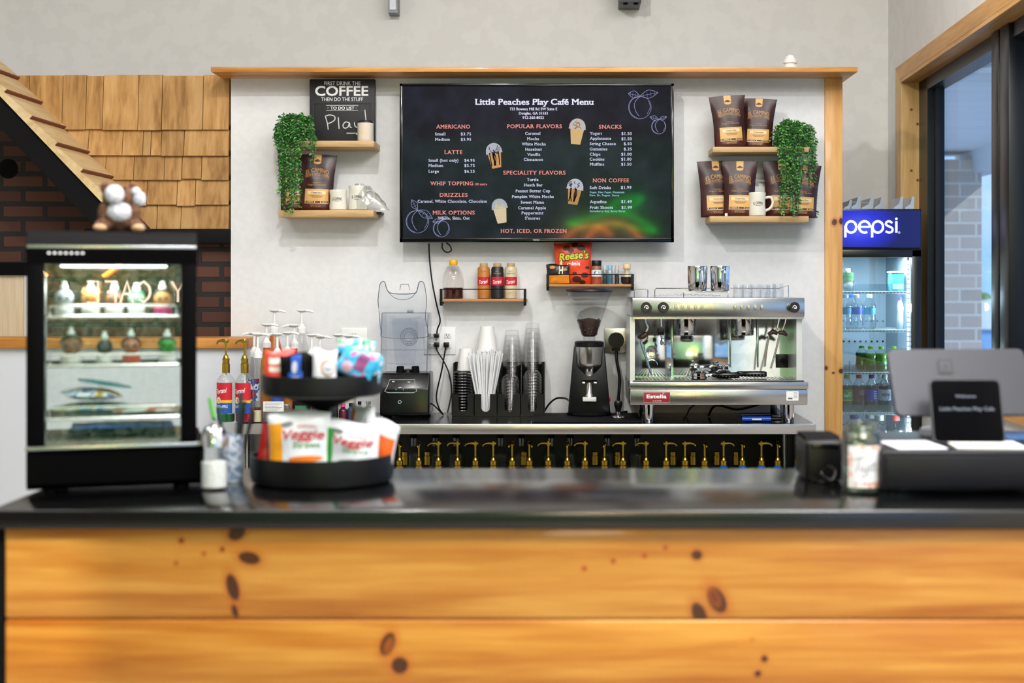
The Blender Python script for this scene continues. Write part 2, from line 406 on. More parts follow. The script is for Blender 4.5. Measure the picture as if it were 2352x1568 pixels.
# right wall with the storefront window; (t,n,z) = along the wall towards the camera, outwards, up
ET = Vector((-.03, -1, 0)).normalized(); EN = Vector((1, -.03, 0)).normalized(); O = Vector((1.654, 7.3, 0))
MR = Matrix(((ET.x, EN.x, 0, O.x), (ET.y, EN.y, 0, O.y), (0, 0, 1, 0), (0, 0, 0, 1)))
T0, T1, ZB, ZT = .385, 4.6, 1.09, 2.48                       # clear opening
b = B(); k = b.mk(); T_END = 6.5
b.box(-.2, T0, 0, .13, 0, 3.7); b.box(T1, T_END, 0, .13, 0, 3.7); b.box(T0, T1, 0, .13, 0, ZB); b.box(T0, T1, 0, .13, ZT, 3.7)
b.xf(k, MR); struct(b.build('wall_right', M_wall2))
win = thing('window_1', 'tall black framed storefront window with pine casing on the right wall', 'window', tuple(MR @ Vector((2.5, .08, ZB))))
win['kind'] = 'structure'
KW = MR @ Vector((2.5, .08, ZB))
M_case = wood('pine_casing', '#c99a58', '#e3bf83', '#d7ab69', 'Z', 9, .45, knots=[((1.675 + .03 * (i_ % 3) - KW.x, 6.9 - KW.y, Z(q, 6.9) - KW.z), (.006, .06, .006), (0, 0, 0), '#43200d') for i_, q in enumerate((252, 285, 335, 392, 414))])
b = B(); k = b.mk(); b.box(T0 - .112, T0, -.018, .001, ZB - .08, ZT + .07); b.box(T0, T0 + .018, -.018, .081, ZB, ZT)
b.xf(k, MR); b.build('side_casing', M_case, win)
b = B(); k = b.mk(); b.prism([(T0 - .112, ZT + .07), (T0, ZT), (T1, ZT), (T1, ZT + .07)], -.019, .001); b.box(T0, T1, -.018, .081, ZT - .018, ZT)
b.xf(k, MR); b.build('head_casing', wood('pine_casing_head', '#b98440', '#d8a765', '#ca9450', 'Y', 9, .45), win)
b = B(); k = b.mk(); b.box(T0, T1, -.03, .081, ZB - .085, ZB); b.xf(k, MR); b.build('sill', wood('pine_sill', '#b98440', '#d8a765', '#ca9450', 'Y', 9, .45), win)
b = B(); k = b.mk()
b.box(T0 + .018, T0 + .20, .07, .15, ZB, ZT - .018); b.box(T1 - .1, T1, .07, .15, ZB, ZT)
b.box(T0, T1, .07, .15, ZT - .075, ZT - .018); b.box(T0, T1, .07, .15, ZB, ZB + .06)
b.box(T0 + .2, T0 + .235, .1, .14, ZB, ZT - .07)
b.xf(k, MR); b.build('window_frame', M_navyframe, win)
b = B(); k = b.mk(); b.box(1.76, 1.86, .055, .15, ZB, ZT - .02, .004); b.box(1.88, 2.0, .055, .15, ZB, ZT - .02, .004); b.box(1.86, 1.88, .07, .15, ZB, ZT - .02)
b.xf(k, MR); b.build('mullion', M_navyframe, win)
for a, c in ((T0 + .2, 1.76), (2.0, T1 - .1)):
    b = B(); k = b.mk(); b.box(a, c, .118, .122, ZB + .05, ZT - .07); b.xf(k, MR); b.build('pane', glass('window_glass', '#dfeaf6', .04, 9, .01, .5), win)

# outside: porch, brick column, street
M_brickout = brick('pale_brick', '#c9b8aa', '#b5a79c', '#d5ccc2', .3, .12, .012, 'XZ', .9)
b = B(); b.box(3.4, 3.80, 13, 13.5, 0, 2.62); struct(b.build('column', M_brickout), 'pale brick porch column outside the window')
b = B(); b.box(1.85, 2.03, 7.75, 8.3, 0, 2.7); struct(b.build('column', brick('tan_brick', '#a8927c', '#93806f', '#b8a898', .3, .12, .012, 'XZ', .9)), 'narrow tan brick pier just beyond the window edge')
b = B(); b.box(1.85, 3.8, -2, 13.6, 2.7, 2.78)
o = b.build('porch_ceiling', wood('porch_boards', '#c6cace', '#d2d6da', None, 'X', 4, .7)); struct(o, 'pale boarded porch ceiling outside the window')
b = B(); b.box(3.72, 3.95, -2, 13.6, 2.5, 2.7); struct(b.build('porch_beam', mat('porch_beam_paint', '#c4c9cd', .6)), 'pale beam along the outer edge of the porch')
b = B(); b.cyl((X(2275, 8.0), 8.0, 2.69), .1, .015, 28, r2=.1); b.lathe([(.1, 0), (.115, -.003), (.115, .012)], (X(2275, 8.0), 8.0, 2.69), 28)
tag(b.build('downlight', mat('downlight_white', '#eeeeec', .5)), 'round white recessed light in the porch ceiling', 'downlight')
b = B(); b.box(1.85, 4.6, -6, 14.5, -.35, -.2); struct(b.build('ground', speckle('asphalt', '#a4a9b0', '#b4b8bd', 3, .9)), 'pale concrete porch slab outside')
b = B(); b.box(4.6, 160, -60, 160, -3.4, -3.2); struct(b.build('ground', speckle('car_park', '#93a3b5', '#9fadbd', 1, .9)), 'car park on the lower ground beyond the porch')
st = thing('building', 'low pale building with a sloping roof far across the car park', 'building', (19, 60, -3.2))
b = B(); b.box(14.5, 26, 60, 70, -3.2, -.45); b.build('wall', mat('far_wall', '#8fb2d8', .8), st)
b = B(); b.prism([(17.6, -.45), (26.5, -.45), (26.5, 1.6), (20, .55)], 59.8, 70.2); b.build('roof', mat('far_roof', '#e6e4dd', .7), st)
b = B()
random.seed(3)
for i in range(14): b.ell((21.9 + random.uniform(-1.6, 1.4), 73 + random.uniform(-1, 1), -.7 + random.uniform(-1.2, .9)), random.uniform(.7, 1.1), 10, 7)
tag(b.build('bush', speckle('far_leaves', '#5f7a33', '#90a060', 3, .9, bump=.6)), 'round green bush far outside beside the pale building', 'bush')

# ------------------------------------------------------------------ playhouse facade on the left
DP = 6.42
ph = thing('playhouse', 'wooden playhouse front with cedar shingles and a dark brick wall on the left', 'playhouse', (X(250, DP), DP, 0))
M_shin = wood('cedar_shingle', '#87602f', '#c49a62', '#b0834b', 'Z', 7, .7, island=.17, stretch=7, bump=.2)
b = B()
rows = [(172, 297, [28, 69, 146, 200, 239, 320, 374, 468, 528]), (297, 356, [140, 157, 206, 284, 331, 349, 373, 425, 528]),
        (356, 411, [190, 206, 245, 310, 380, 420, 465, 528]), (411, 470, [240, 259, 300, 340, 409, 451, 528]), (470, 525, [300, 320, 363, 418, 528])]
random.seed(11)
for i, (y0, y1, xs) in enumerate(rows):
    for a, c in zip(xs, xs[1:]):
        x0, x1 = X(a, DP) + .0015, X(c, DP) - .0015; z1 = Z(y0, DP) - (0 if i else random.uniform(0, .006)); z0 = Z(y1, DP) - random.uniform(.0, .006)
        t = random.uniform(.0, .004); yb = DP + .03
        b.add([(x0, DP - .004, z1 + .02 * (i > 0)), (x1, DP - .004, z1 + .02 * (i > 0)), (x1, DP - .022 - t, z0), (x0, DP - .022 - t, z0), (x0, yb, z1 + .02 * (i > 0)), (x1, yb, z1 + .02 * (i > 0)), (x1, yb, z0), (x0, yb, z0)],
              [(0, 1, 2, 3), (7, 6, 5, 4), (0, 4, 5, 1), (3, 2, 6, 7), (0, 3, 7, 4), (1, 5, 6, 2)])
b.build('shingle_siding', M_shin, ph, smooth=0)
# gable roof running towards the camera: back edge on the shingles, front edge .56 m nearer
A0 = Vector((X(-40, DP), DP, Z(102, DP))); A1 = Vector((X(362, DP), DP, Z(522, DP))); sl = (A1 - A0).normalized(); nrm = Vector((-sl.z, 0, sl.x)); nrm = nrm if nrm.z > 0 else -nrm
b = B(); b2 = B(); DR = .43
LR = (A1 - A0).length
for i in range(0, 7):
    s0, s1 = LR - .297 - .155 * (6 - i) , LR - .297 - .155 * (5 - i)
    if i >= 6: s0, s1 = LR - .297 + .155 * (i - 6), LR - .297 + .155 * (i - 5)
    s1 = min(s1, (A1 - A0).length)
    if s0 < -.15: s0 = -.15
    if s1 <= s0 + .02: continue
    def pt(s, y, h): p = A0 + sl * s + nrm * h; return (p.x, y, p.z)
    yb, yf = DP - .005, DP - DR
    vs = [pt(s0, yb, .004), pt(s0, yf, .004), pt(s1, yf, .02), pt(s1, yb, .02), pt(s0, yb, -.02), pt(s0, yf, -.02), pt(s1, yf, -.02), pt(s1, yb, -.02)]
    b.add(vs, [(0, 1, 2, 3), (4, 7, 6, 5), (0, 4, 5, 1), (1, 5, 6, 2), (3, 2, 6, 7), (0, 3, 7, 4)])
    vs = [pt(s1 - .001, yb, .0212), pt(s1 - .001, yf, .0212), pt(s1 + .003, yf, .018), pt(s1 + .003, yb, .018), pt(s1 + .003, yb, .004), pt(s1 + .003, yf, .004)]
    b2.add(vs, [(0, 1, 2, 3), (3, 2, 5, 4)])
rf = b.build('gable_roof', wood('cedar_roof', '#bf9d6a', '#dcc294', '#cfb180', 'Y', 6, .65, stretch=8), ph, smooth=0)
b2.build('course_edge', mat('bark_edge', '#7a4327', .8), rf, smooth=0)
b = B()
for (h0, h1, yf, yb) in ((-.115, -.021, DP - DR + .015, DP - DR + .05),):
    p = [A0 + sl * -.15 + nrm * h0, A1 + nrm * h0, A1 + nrm * h1, A0 + sl * -.15 + nrm * h1]
    b.prism([(q.x, q.z) for q in p], yf, yb)
b.build('rake_board', mat('black_stain', '#09080a', .7, spec=.15), ph)
b = B(); p = [A0 + sl * -.15 + nrm * -.05, A1 + nrm * -.05, A1 + nrm * -.021, A0 + sl * -.15 + nrm * -.021]
b.prism([(q.x, q.z) for q in p], DP - DR + .05, DP - .03); b.build('soffit', M_dark, ph)
b = B(); b.box(X(200, DP), -1.511, DP - .04, DP + .03, Z(560, DP), Z(526, DP), .003); b.build('beam', mat('black_stain', '#09080a', .7, spec=.15), ph)
b = B(); b.box(X(-60, DP), -1.511, DP + .035, DP + .09, Z(790, DP), Z(200, DP)); b.build('brick_wall', brick('dark_brick', '#57301f', '#432317', '#17100e', .2, .0685, .012, 'XZ', .7), ph)
b = B(); b.box(X(-60, DP), X(60, DP), DP - .01, DP + .034, Z(790, DP), Z(632, DP)); b.build('door_panel', wood('pale_panel', '#cbb694', '#ddcbae', None, 'Z', 24, .6, stretch=30), ph)
b = B(); b.box(X(60, DP), X(72, DP), DP - .02, DP + .034, Z(790, DP), Z(628, DP)); b.build('door_trim', M_white, ph)
b = B(); b.box(X(-60, DP), X(100, DP), DP - .03, DP + .034, Z(632, DP), Z(603, DP)); b.build('door_header', M_blackm, ph)
b = B(); b.cyl((X(12, DP), DP + .034, Z(386, DP)), .045, .03, 20, 'Y'); b.build('wall_lamp', M_blackm, ph)
# low wall with a wooden cap in front of it
b = B(); b.box(-2.9, -1.395, 6.2, 6.36, 0, Z(800, 6.2)); struct(b.build('wall_low', mat('wainscot_white', '#d9dce4', .5)))
b = B(); b.box(-2.9, -1.385, 6.17, 6.38, Z(800, 6.17), Z(776, 6.17), .004); struct(b.build('trim_3', wood('cap_wood', '#a86a25', '#d19549', '#bd7d33', 'X', 10, .4)), 'wooden cap rail on the low wall at the left')

# things high on the back wall
D7 = 7.28
hb = thing('steel_bracket', 'grey steel channel bracket hanging at the top edge of the wall', 'bracket', (X(901, 7.2), 7.2, 2.9))
b = B(); b.box(X(891, 7.2), X(913, 7.2), 7.2, 7.3, Z(29, 7.2), 3.1); b.build('channel', mat('galvanised', '#7c7f84', .45, .5), hb)
b = B(); b.box(X(895, 7.19), X(909, 7.19), 7.192, 7.2, Z(22, 7.19), 3.1); b.cyl((X(902, 7.19), 7.19, Z(12, 7.19)), .004, .004, 12, 'Y'); b.build('face_plate', mat('galvanised_light', '#a2a5aa', .4, .6), hb)
hb = thing('electrical_box', 'dark steel electrical box mounted high on the upper wall', 'electrical box', (X(1448, 7.1), 7.1, 2.9))
b = B(); b.box(X(1423, 7.1), X(1473, 7.1), 7.1, 7.3, Z(5, 7.1), 3.08, .003); b.build('box', mat('box_steel', '#4d5055', .5, .4), hb)
for q in (1437, 1461):
    b = B(); b.cyl((X(q, 7.1), 7.12, Z(5, 7.1) - .008), .012, .008, 12); b.build('knockout', M_blackm, hb)
wc = thing('plastic_fitting', 'small white ribbed plastic fitting standing on the wooden cornice', 'fitting', (X(1815, 6.4), 6.4, ZC1))
r = 6.4 / FPX
b = B(); b.lathe([(0, 0), (15 * r, 0), (16 * r, 3 * r), (16 * r, 12 * r), (17 * r, 13 * r), (17 * r, 17 * r), (12.5 * r, 19 * r), (12.5 * r, 23 * r)], (X(1815, 6.4), 6.4, ZC1), 20); b.build('base', M_white, wc)
b = B(); b.lathe([(12.5 * r, 23 * r), (16.5 * r, 23.5 * r), (16.5 * r, 29 * r), (15 * r, 33 * r), (12 * r, 34 * r), (11 * r, 38 * r), (5 * r, 43 * r), (0, 44 * r)], (X(1815, 6.4), 6.4, ZC1), 20); b.build('cap', M_white, wc)
# ------------------------------------------------------------------ front service counter
ct = thing('service_counter', 'long pine plank service counter with a shiny black top in the foreground', 'counter', (0, 2.9, 0))
M_ctop = mat('black_countertop', '#040405', .16, spec=.7)
b = B(); b.box(X(-30, 2.63), 1.42, 2.63, 3.23, 1.035, 1.07, .004, 3); b.build('countertop', M_ctop, ct)
def K(px, py, rx, ry, a=0, c='#331006'): return ((X(px, 2.66), -.24, Z(py, 2.66)), (rx * 2.66 / FPX, 1, ry * 2.66 / FPX), (0, math.radians(a), 0), c)
kn = [K(545, 1223, 24, 18, -30), K(574, 1280, 29, 16, 12), K(536, 1347, 16, 36, -15), K(541, 1402, 8, 18, -15), K(418, 1240, 7, 7, 0, '#7a2c0a'), K(512, 1260, 6, 6, 0, '#7a2c0a'), K(406, 1292, 5, 5, 0, '#9a4a18'), K(470, 1270, 5, 5, 0, '#9a4a18'),
      K(1600, 1273, 14, 13), K(1646, 1376, 22, 37, -28), K(1640, 1370, 9, 18, -28, '#6e2c0c'), K(1606, 1410, 18, 34, -22), K(1528, 1256, 6, 6, 0, '#9a4412'), K(1480, 1275, 6, 6, 0, '#9a4412'), K(1408, 1287, 6, 6, 0, '#9a4412'), K(1342, 1304, 6, 6, 0, '#9a4412')]
M_pl1 = wood('knotty_pine', '#9f5610', '#ce933f', '#b97626', 'X', 7, .38, knots=kn, coat=.25, stretch=16)
kn2 = [K(891, 1477, 18, 32, 22), K(893, 1480, 7, 14, 22, '#8a4416'), K(919, 1526, 22, 22, 30), K(1755, 1511, 9, 9, 20), K(1740, 1545, 9, 8, -20), K(1727, 1467, 5, 4, 0, '#b0662a')]
M_pl2 = wood('knotty_pine_lower', '#9c530e', '#cb903a', '#b67322', 'X', 7, .38, knots=kn2, coat=.25, stretch=16)
xl = X(12, 2.66); H = .1725; z1 = 1.035
for i in range(6):
    b = B(); b.box(xl, 1.42, 2.655, 2.69, max(0, z1 - H * (i + 1) + .0005), z1 - H * i - .0005, .006, 3)
    b.build('front_plank', [M_pl1, M_pl2, M_pl1, M_pl2, M_pl1, M_pl2][i], ct)
b = B(); b.box(xl - .06, xl - .002, 2.66, 3.2, 0, 1.035, .003); b.build('end_post', M_blackm, ct)
b = B(); b.box(xl, 1.42, 2.7, 2.74, 0, 1.03); b.box(xl, 1.42, 3.14, 3.18, .3, 1.03); b.build('carcass', M_blackm, ct)

# ------------------------------------------------------------------ heated display case
F0 = 2.86
dc = thing('display_case', 'black framed countertop glass display case at the left end of the counter', 'display case', (X(260, 3.0), 3.02, 1.07))
x0, x1 = X(57, F0), X(462, F0); zb1 = Z(1024, F0)
M_case_b = mat('case_black', '#040304', .6, spec=.05)
b = B(); b.prism([(F0 + .02, 1.078), (F0 + .004, 1.09), (F0, zb1 - .012), (F0 + .012, zb1), (3.2, zb1), (3.2, 1.078)], x0, x1, 'X'); b.build('base', M_case_b, dc)
b = B(); b.box(x0 - .002, x1 + .002, F0 - .006, F0 + .012, zb1 - .004, zb1 + .003, .001); b.build('base_rim', M_steel, dc)  # bright strip stands in for the highlight along the base's top edge
for px in (110, 410):
    for y in (2.9, 3.15):
        b = B(); b.cyl((X(px, F0), y, 1.0705), .016, .009, 14); b.build('foot', M_blackm, dc)
u0, u1 = X(72, 2.9), X(458, 2.9); zt0, zt1 = Z(607, 2.9), Z(530, 2.9)
b = B(); b.prism([(2.885, zt0), (2.88, zt0 + .03), (2.905, zt1 - .012), (2.93, zt1), (3.18, zt1), (3.2, zt1 - .02), (3.2, zt0)], u0, u1, 'X'); b.build('top_housing', M_case_b, dc)
b = B(); b.box(u0 + .002, u1 - .002, 2.879, 2.884, zt0 + .032, zt0 + .038, .001); b.build('top_trim', M_steel, dc)  # bright strip stands in for the thin highlight across the housing front
b = B()
for i in range(7): b.ell((u0 + .045 + .011 * i, 2.881, zt0 + .022 - .0 * i), (.003, .003, .002), 8, 6)
b.build('indicator_lights', mat('indicator', '#ffffff', .4, emit='#ffffff', estr=.8), dc)
for a, c in ((72, 112), (420, 457)):
    b = B(); b.box(X(a, 2.9), X(c, 2.9), 2.885, 2.915, zb1, zt0 + .002, .004); b.build('corner_post', M_case_b, dc)
for a, c in ((u0 + .012, u0 + .022), (u1 - .022, u1 - .012)):
    b = B(); b.box(a, c, 3.16, 3.19, zb1, zt0 + .002, .002); b.build('rear_post', M_steelv, dc)
b = B(); b.box(X(104, 2.9), X(426, 2.9), 2.897, 2.9, zb1 + .002, zt0); b.build('front_pane', glass('case_glass', '#fafdfb', .045, 4, .01, .5), dc)
b = B(); b.box(u0 + .004, u0 + .007, 2.92, 3.16, zb1 + .002, zt0); b.build('side_pane', M_glass, dc)
b = B(); b.box(u1 - .007, u1 - .004, 2.92, 3.16, zb1 + .002, zt0); b.build('side_pane', M_glass, dc)
b = B(); b.box(u0 + .02, u1 - .02, 3.178, 3.181, zb1 + .002, zt0); b.build('rear_pane', M_glass, dc)
M_deck = mat('deck_steel', '#b9bcbd', .25, .9)
b = B(); b.box(x0 + .02, x1 - .02, 2.9, 3.18, zb1, zb1 + .006); b.build('deck', M_deck, dc)
b = B(); b.box(u0 + .06, u1 - .06, 3.02, 3.1, zt0 - .004, zt0 - .0005, .001); b.build('light_bar', mat('case_led', '#ffffff', .4, emit='#f4fff6', estr=5), dc)
SZ = [Z(724.6, 2.95), Z(836, 2.95), Z(956, 2.95)]
for k, z in enumerate(SZ):
    a, c = u0 + .022, u1 - .022
    b = B(); b.box(a, c, 2.95, 3.15, z - .004, z); sh = b.build('glass_shelf', glass('shelf_glass', '#e8f3ee', .12, 3), dc)
    b = B(); b.tube([(a, 2.948, z - .002), (c, 2.948, z - .002)], .0035, 8)
    b.tube([(a + .02, 2.952, z + .0005), (a + .02, 2.952, z + .02), (c - .02, 2.952, z + .02), (c - .02, 2.952, z + .0005)], .0028, 8); b.build('shelf_rail', mat('rail_steel', '#eceae6', .18, .8), sh)

def head_bottle(name, px, base, label, cols, kind, s=1.):
    d = 3.03; x = X(px, d)
    t = thing(name, label, 'bottle', (x, d, base), group='juice bottles in the display case')
    r = .0165 * s
    hc = {'w': 'white'}
    b = B(); b.lathe([(0, 0), (r * .95, 0), (r, .004), (r, .014), (r * .8, .018), (0, .018)], (x, d, base + .0005), 16); b.build('bottle', mat('bottle_' + cols[0], cols[0], .4), t)
    b = B(); b.ell((x, d, base + .018 + r * .93), (r, r * .95, r), 18, 12)
    if kind == 'cat':
        for q in (-1, 1): b.lathe([(.006 * s, 0), (0, .012 * s)], (x + q * r * .7, d, base + .018 + r * 1.55), 10)
    b.build('head', mat('head_' + cols[1], cols[1], .5), t)
    if cols[2]:
        b = B(); k = b.mk(); hf = lambda u, v: (lambda w_: (x + r * 1.1 * math.cos(2 * PI * u) * math.sin(w_), d + r * 1.06 * math.sin(2 * PI * u) * math.sin(w_) + .001, base + .019 + r * .93 + r * 1.06 * math.cos(w_)))(v * PI * ((.62 if kind == 'hair' else .5) - (.36 if kind == 'hair' else .22) * max(0., -math.sin(2 * PI * u)) ** .7)); b.grid(hf, 24, 8, True)
        b.build('hair' if kind == 'hair' else 'hood', mat('hair_' + cols[2], cols[2], .6), t)
    for q in (-1, 1):
        b = B(); b.ell((x + q * r * .38, d - r * .86, base + .018 + r * .95), (r * .16, r * .12, r * .2), 10, 8); b.build('eye', mat('toy_eye', cols[3], .3), t)
    b = B(); z = base + .018 + r * 1.85
    b.lathe([(0, 0), (.0075, 0), (.0075, .008), (.0045, .011), (.0045, .017), (0, .018)], (x, d, z), 14); b.build('spout_cap', M_white, t)
    return t
zs = SZ[0]
head_bottle('juice_bottle', 152, zs, 'pale grey round-headed juice bottle at the left of the top case shelf', ('#e8eaea', '#b9c6ca', None, '#22303a'), 'plain', 1.15)
head_bottle('juice_bottle', 211, zs, 'orange cat-eared juice bottle on the top case shelf', ('#f0eee8', '#d98a35', None, '#ffffff'), 'cat', 1.1)
head_bottle('juice_bottle', 264, zs, 'brown-haired doll-headed juice bottle in the middle of the top case shelf', ('#e8e2e4', '#a06a4c', '#2a1a17', '#201010'), 'hair', 1.1)
head_bottle('juice_bottle', 314, zs, 'pale green juice bottle with a dark green hood on the top case shelf', ('#e9efe9', '#9cc0a6', '#1f6a3c', '#20402c'), 'hood', 1.05)
head_bottle('juice_bottle', 374, zs, 'dark-haired tan-faced juice bottle with a magenta base at the right of the top case shelf', ('#b0256a', '#c98a4a', '#1d1013', '#1a0d08'), 'hair', 1.15)
zs = SZ[1]
head_bottle('juice_bottle', 167, zs, 'large brown-faced juice bottle with black hair on the second case shelf', ('#e6e2de', '#8c5a40', '#1c1412', '#e8d8cc'), 'hood', 1.3)
head_bottle('juice_bottle', 242, zs, 'black juice bottle with big pale eyes on the second case shelf', ('#efefef', '#17161a', None, '#f4f4f4'), 'plain', 1.)
head_bottle('juice_bottle', 302, zs, 'red-brown long-haired juice bottle on the second case shelf', ('#c03a2a', '#b06a50', '#4a201c', '#2a1210'), 'hair', 1.15)
head_bottle('juice_bottle', 384, zs, 'bright green juice bottle with a black cap of hair on the second case shelf', ('#e9efe9', '#2f8f2f', '#16181a', '#103a10'), 'hood', 1.1)

def pouch_flat(name, x0, x1, y0, y1, z, th, m, label, rz=0., ry=0., pat=None):
    cx, cy = (x0 + x1) / 2, (y0 + y1) / 2
    t = thing(name, label, 'snack packet', (cx, cy, z), group='snack packets in the display case')
    w, l = (x1 - x0) / 2, (y1 - y0) / 2
    b = B()
    b.grid(lambda u, v: (cx + w * (2 * u - 1), cy + l * (2 * v - 1), z + th * .5 + th * .5 * (1 - abs(2 * u - 1) ** 3) * (1 - abs(2 * v - 1) ** 3)), 14, 12)
    b.grid(lambda u, v: (cx + w * (2 * u - 1), cy + l * (2 * v - 1), z + th * .5 - th * .5 * (1 - abs(2 * u - 1) ** 3) * (1 - abs(2 * v - 1) ** 3)), 14, 12)
    bmesh.ops.remove_doubles(b.bm, verts=b.bm.verts, dist=1e-5)
    b.build('film', m, t)
    t.rotation_euler = (0, ry, rz); return t
def multi(name, cols, scale=30, rough=.35):
    if name in MATS: return MATS[name]
    m = mat(name, cols[0], rough); n, l, bs = nodes(m)
    tc = n.new('ShaderNodeTexCoord'); nz = n.new('ShaderNodeTexNoise'); nz.inputs['Scale'].default_value = scale; nz.inputs['Detail'].default_value = 1.5
    r = n.new('ShaderNodeValToRGB'); e = r.color_ramp; e.interpolation = 'CONSTANT'
    e.elements[0].color = (*lin(cols[0]), 1); e.elements[0].position = 0
    e.elements[1].color = (*lin(cols[1]), 1); e.elements[1].position = .42
    for i, c in enumerate(cols[2:]): x = e.elements.new(.42 + .16 * (i + 1) / max(1, len(cols) - 2)); x.color = (*lin(c), 1)
    l.new(tc.outputs['Object'], nz.inputs['Vector']); l.new(nz.outputs['Fac'], r.inputs[0]); l.new(r.outputs[0], bs.inputs['Base Color']); return m
z = SZ[2] + .0008
pouch_flat('snack_packet', X(118, 3), X(300, 3), 2.99, 3.12, z, .022, multi('packet_green', ['#3f8fb0', '#8fb23a', '#e6e9e6', '#2f8fb5']), 'green and blue snack packet at the left of the bottom case shelf', .05)
pouch_flat('snack_packet', X(255, 3), X(405, 3), 2.97, 3.13, z + .0, .014, multi('packet_red', ['#c9cdd0', '#d8d4cf', '#c0504a', '#5f6b4a'], 22), 'grey and red snack packet at the right of the bottom case shelf', -.03)
pouch_flat('snack_packet', X(135, 3), X(265, 3), 2.98, 3.12, z + .027, .026, multi('packet_blue', ['#e9ecef', '#4655a8', '#e6e6ea', '#b9903f'], 26), 'white and blue snack packet on the packet pile in the case', .1, .05)
pouch_flat('snack_packet', X(170, 3), X(290, 3), 3.0, 3.1, z + .058, .008, mat('packet_teal', '#2293a8', .35), 'thin teal packet tilted on top of the packet pile in the case', .05, .17)
z = zb1 + .0065
pouch_flat('snack_packet', X(150, 3), X(392, 3), 2.96, 3.12, z, .012, mat('tray_black', '#14161b', .4), 'flat black packet on the floor of the case', 0)
pouch_flat('snack_packet', X(160, 3), X(385, 3), 2.97, 3.11, z + .013, .012, mat('packet_royal', '#2a63b8', .35), 'flat blue packet on the black one on the case floor', .02)

lamp('case_lamp', 'AREA', (X(260, F0) - .037, 3.0, zt0 - .006), .9, (.95, 1, .97), .2, size_y=.1)  # added fill under the case top, brightens the bottle heads
# plush animal on the case
pz = zt1; px = X(270, 3.02); d = 3.02
pl = thing('plush_animal', 'brown plush animal with a white muzzle sitting on top of the display case', 'plush toy', (px, d, pz))
M_fur = speckle('brown_fur', '#3c2415', '#6e4a31', 140, .95, .35, .65, bump=.9); M_furl = speckle('tan_fur', '#b58a66', '#c9a07a', 140, .95, bump=.8); M_furw = speckle('white_fur', '#a9adb6', '#cfd2d8', 120, .95, bump=.7)
b = B()
def rad(v): return v
b.ell((px, d, pz + .037), (.038, .034, .04), 20, 14); b.ell((px - .003, d - .004, pz + .078), (.034, .031, .031), 20, 14)
for q in (-1, 1):
    b.ell((px + q * .036, d - .022, pz + .014), (.018, .026, .0145), 14, 10)
    b.ell((px + q * .033, d - .014, pz + .04), (.013, .014, .027), 14, 10)
    b.ell((px + q * .03, d + .0, pz + .1), (.012, .008, .014), 12, 8)
o = b.build('body', M_fur, pl)
rm = o.modifiers.new('join', 'REMESH'); rm.mode = 'VOXEL'; rm.voxel_size = .003; rm.use_smooth_shade = True
b = B(); b.ell((px - .01, d - .034, pz + .083), (.021, .015, .022), 18, 12); b.build('muzzle', M_furw, pl)
b = B(); b.ell((px + .0, d - .022, pz + .045), (.027, .02, .024), 18, 12); b.build('bib', M_furw, pl)
for q in (-1, 1):
    b = B(); b.ell((px + q * .04, d - .04, pz + .0095), (.015, .015, .0095), 14, 10); b.build('paw', M_furl, pl)
    b = B(); b.ell((px - .006 + q * .018, d - .031, pz + .098), (.0035, .0035, .0035), 10, 8); b.build('eye', M_blackg, pl)
b = B(); b.ell((px + .043, d - .012, pz + .075), (.014, .012, .017), 14, 10); b.ell((px + .035, d - .012, pz + .092), (.01, .009, .01), 12, 8); b.build('cub_head', M_furw, pl, label='white face of the small one on its shoulder')

# the case stands turned towards the entrance, with all it holds
CA = .29; CC = Vector((X(260, F0), F0, 0))
for o in list(bpy.data.objects):
    if o.parent is None and (o.name.startswith(('display_case', 'juice_bottle', 'snack_packet', 'plush_animal'))):
        v = o.location - CC; v.x += {'p': .05, 'd': .006}.get(o.name[0], .048); o.location = CC + Vector((.965 * (v.x * math.cos(CA) - v.y * math.sin(CA)), v.x * math.sin(CA) + v.y * math.cos(CA), v.z))
        if o.name.startswith('display_case'): o.scale = (.965, 1, 1)
        if o.name.startswith('plush'): o.scale = (.95,) * 3
        o.rotation_euler.z += CA
# ------------------------------------------------------------------ shaker, pen jar
d = 2.90; x = X(492, d)
sg = thing('sugar_shaker', 'glass sugar shaker with a domed chrome lid in front of the pen jar', 'shaker', (x, d, 1.07))
b = B(); b.lathe([(0, .001), (.024, .001), (.0275, .004), (.0275, .085), (.024, .092), (.0232, .092), (.026, .084), (.026, .006), (0, .005)], (x, d, 1.07), 24); b.build('jar', M_glass, sg)
b = B(); b.lathe([(0, .0062), (.0252, .0062), (.0252, .056), (.012, .059), (0, .060)], (x, d, 1.07), 24); b.build('sugar', speckle('sugar', '#eeeeec', '#dddddb', 300, .9), sg)
b = B(); b.lathe([(.0285, .088), (.0285, .1), (.026, .115), (.019, .126), (.008, .131), (.008, .138), (.006, .14), (0, .14)], (x, d, 1.07), 28); b.build('lid', M_chrome, sg)
d = 3.02; x = X(530, d)
pj = thing('pen_jar', 'blue and white patterned jar holding pens behind the sugar shaker', 'jar', (x, d, 1.07))
b = B(); b.lathe([(0, .0005), (.025, .0005), (.026, .004), (.026, .1), (.0235, .1), (.0235, .006), (0, .006)], (x, d, 1.07), 22); b.build('cup', multi('jar_pattern', ['#6f86a8', '#b9c4d2', '#d5dbe2', '#8296b2'], 55), pj)
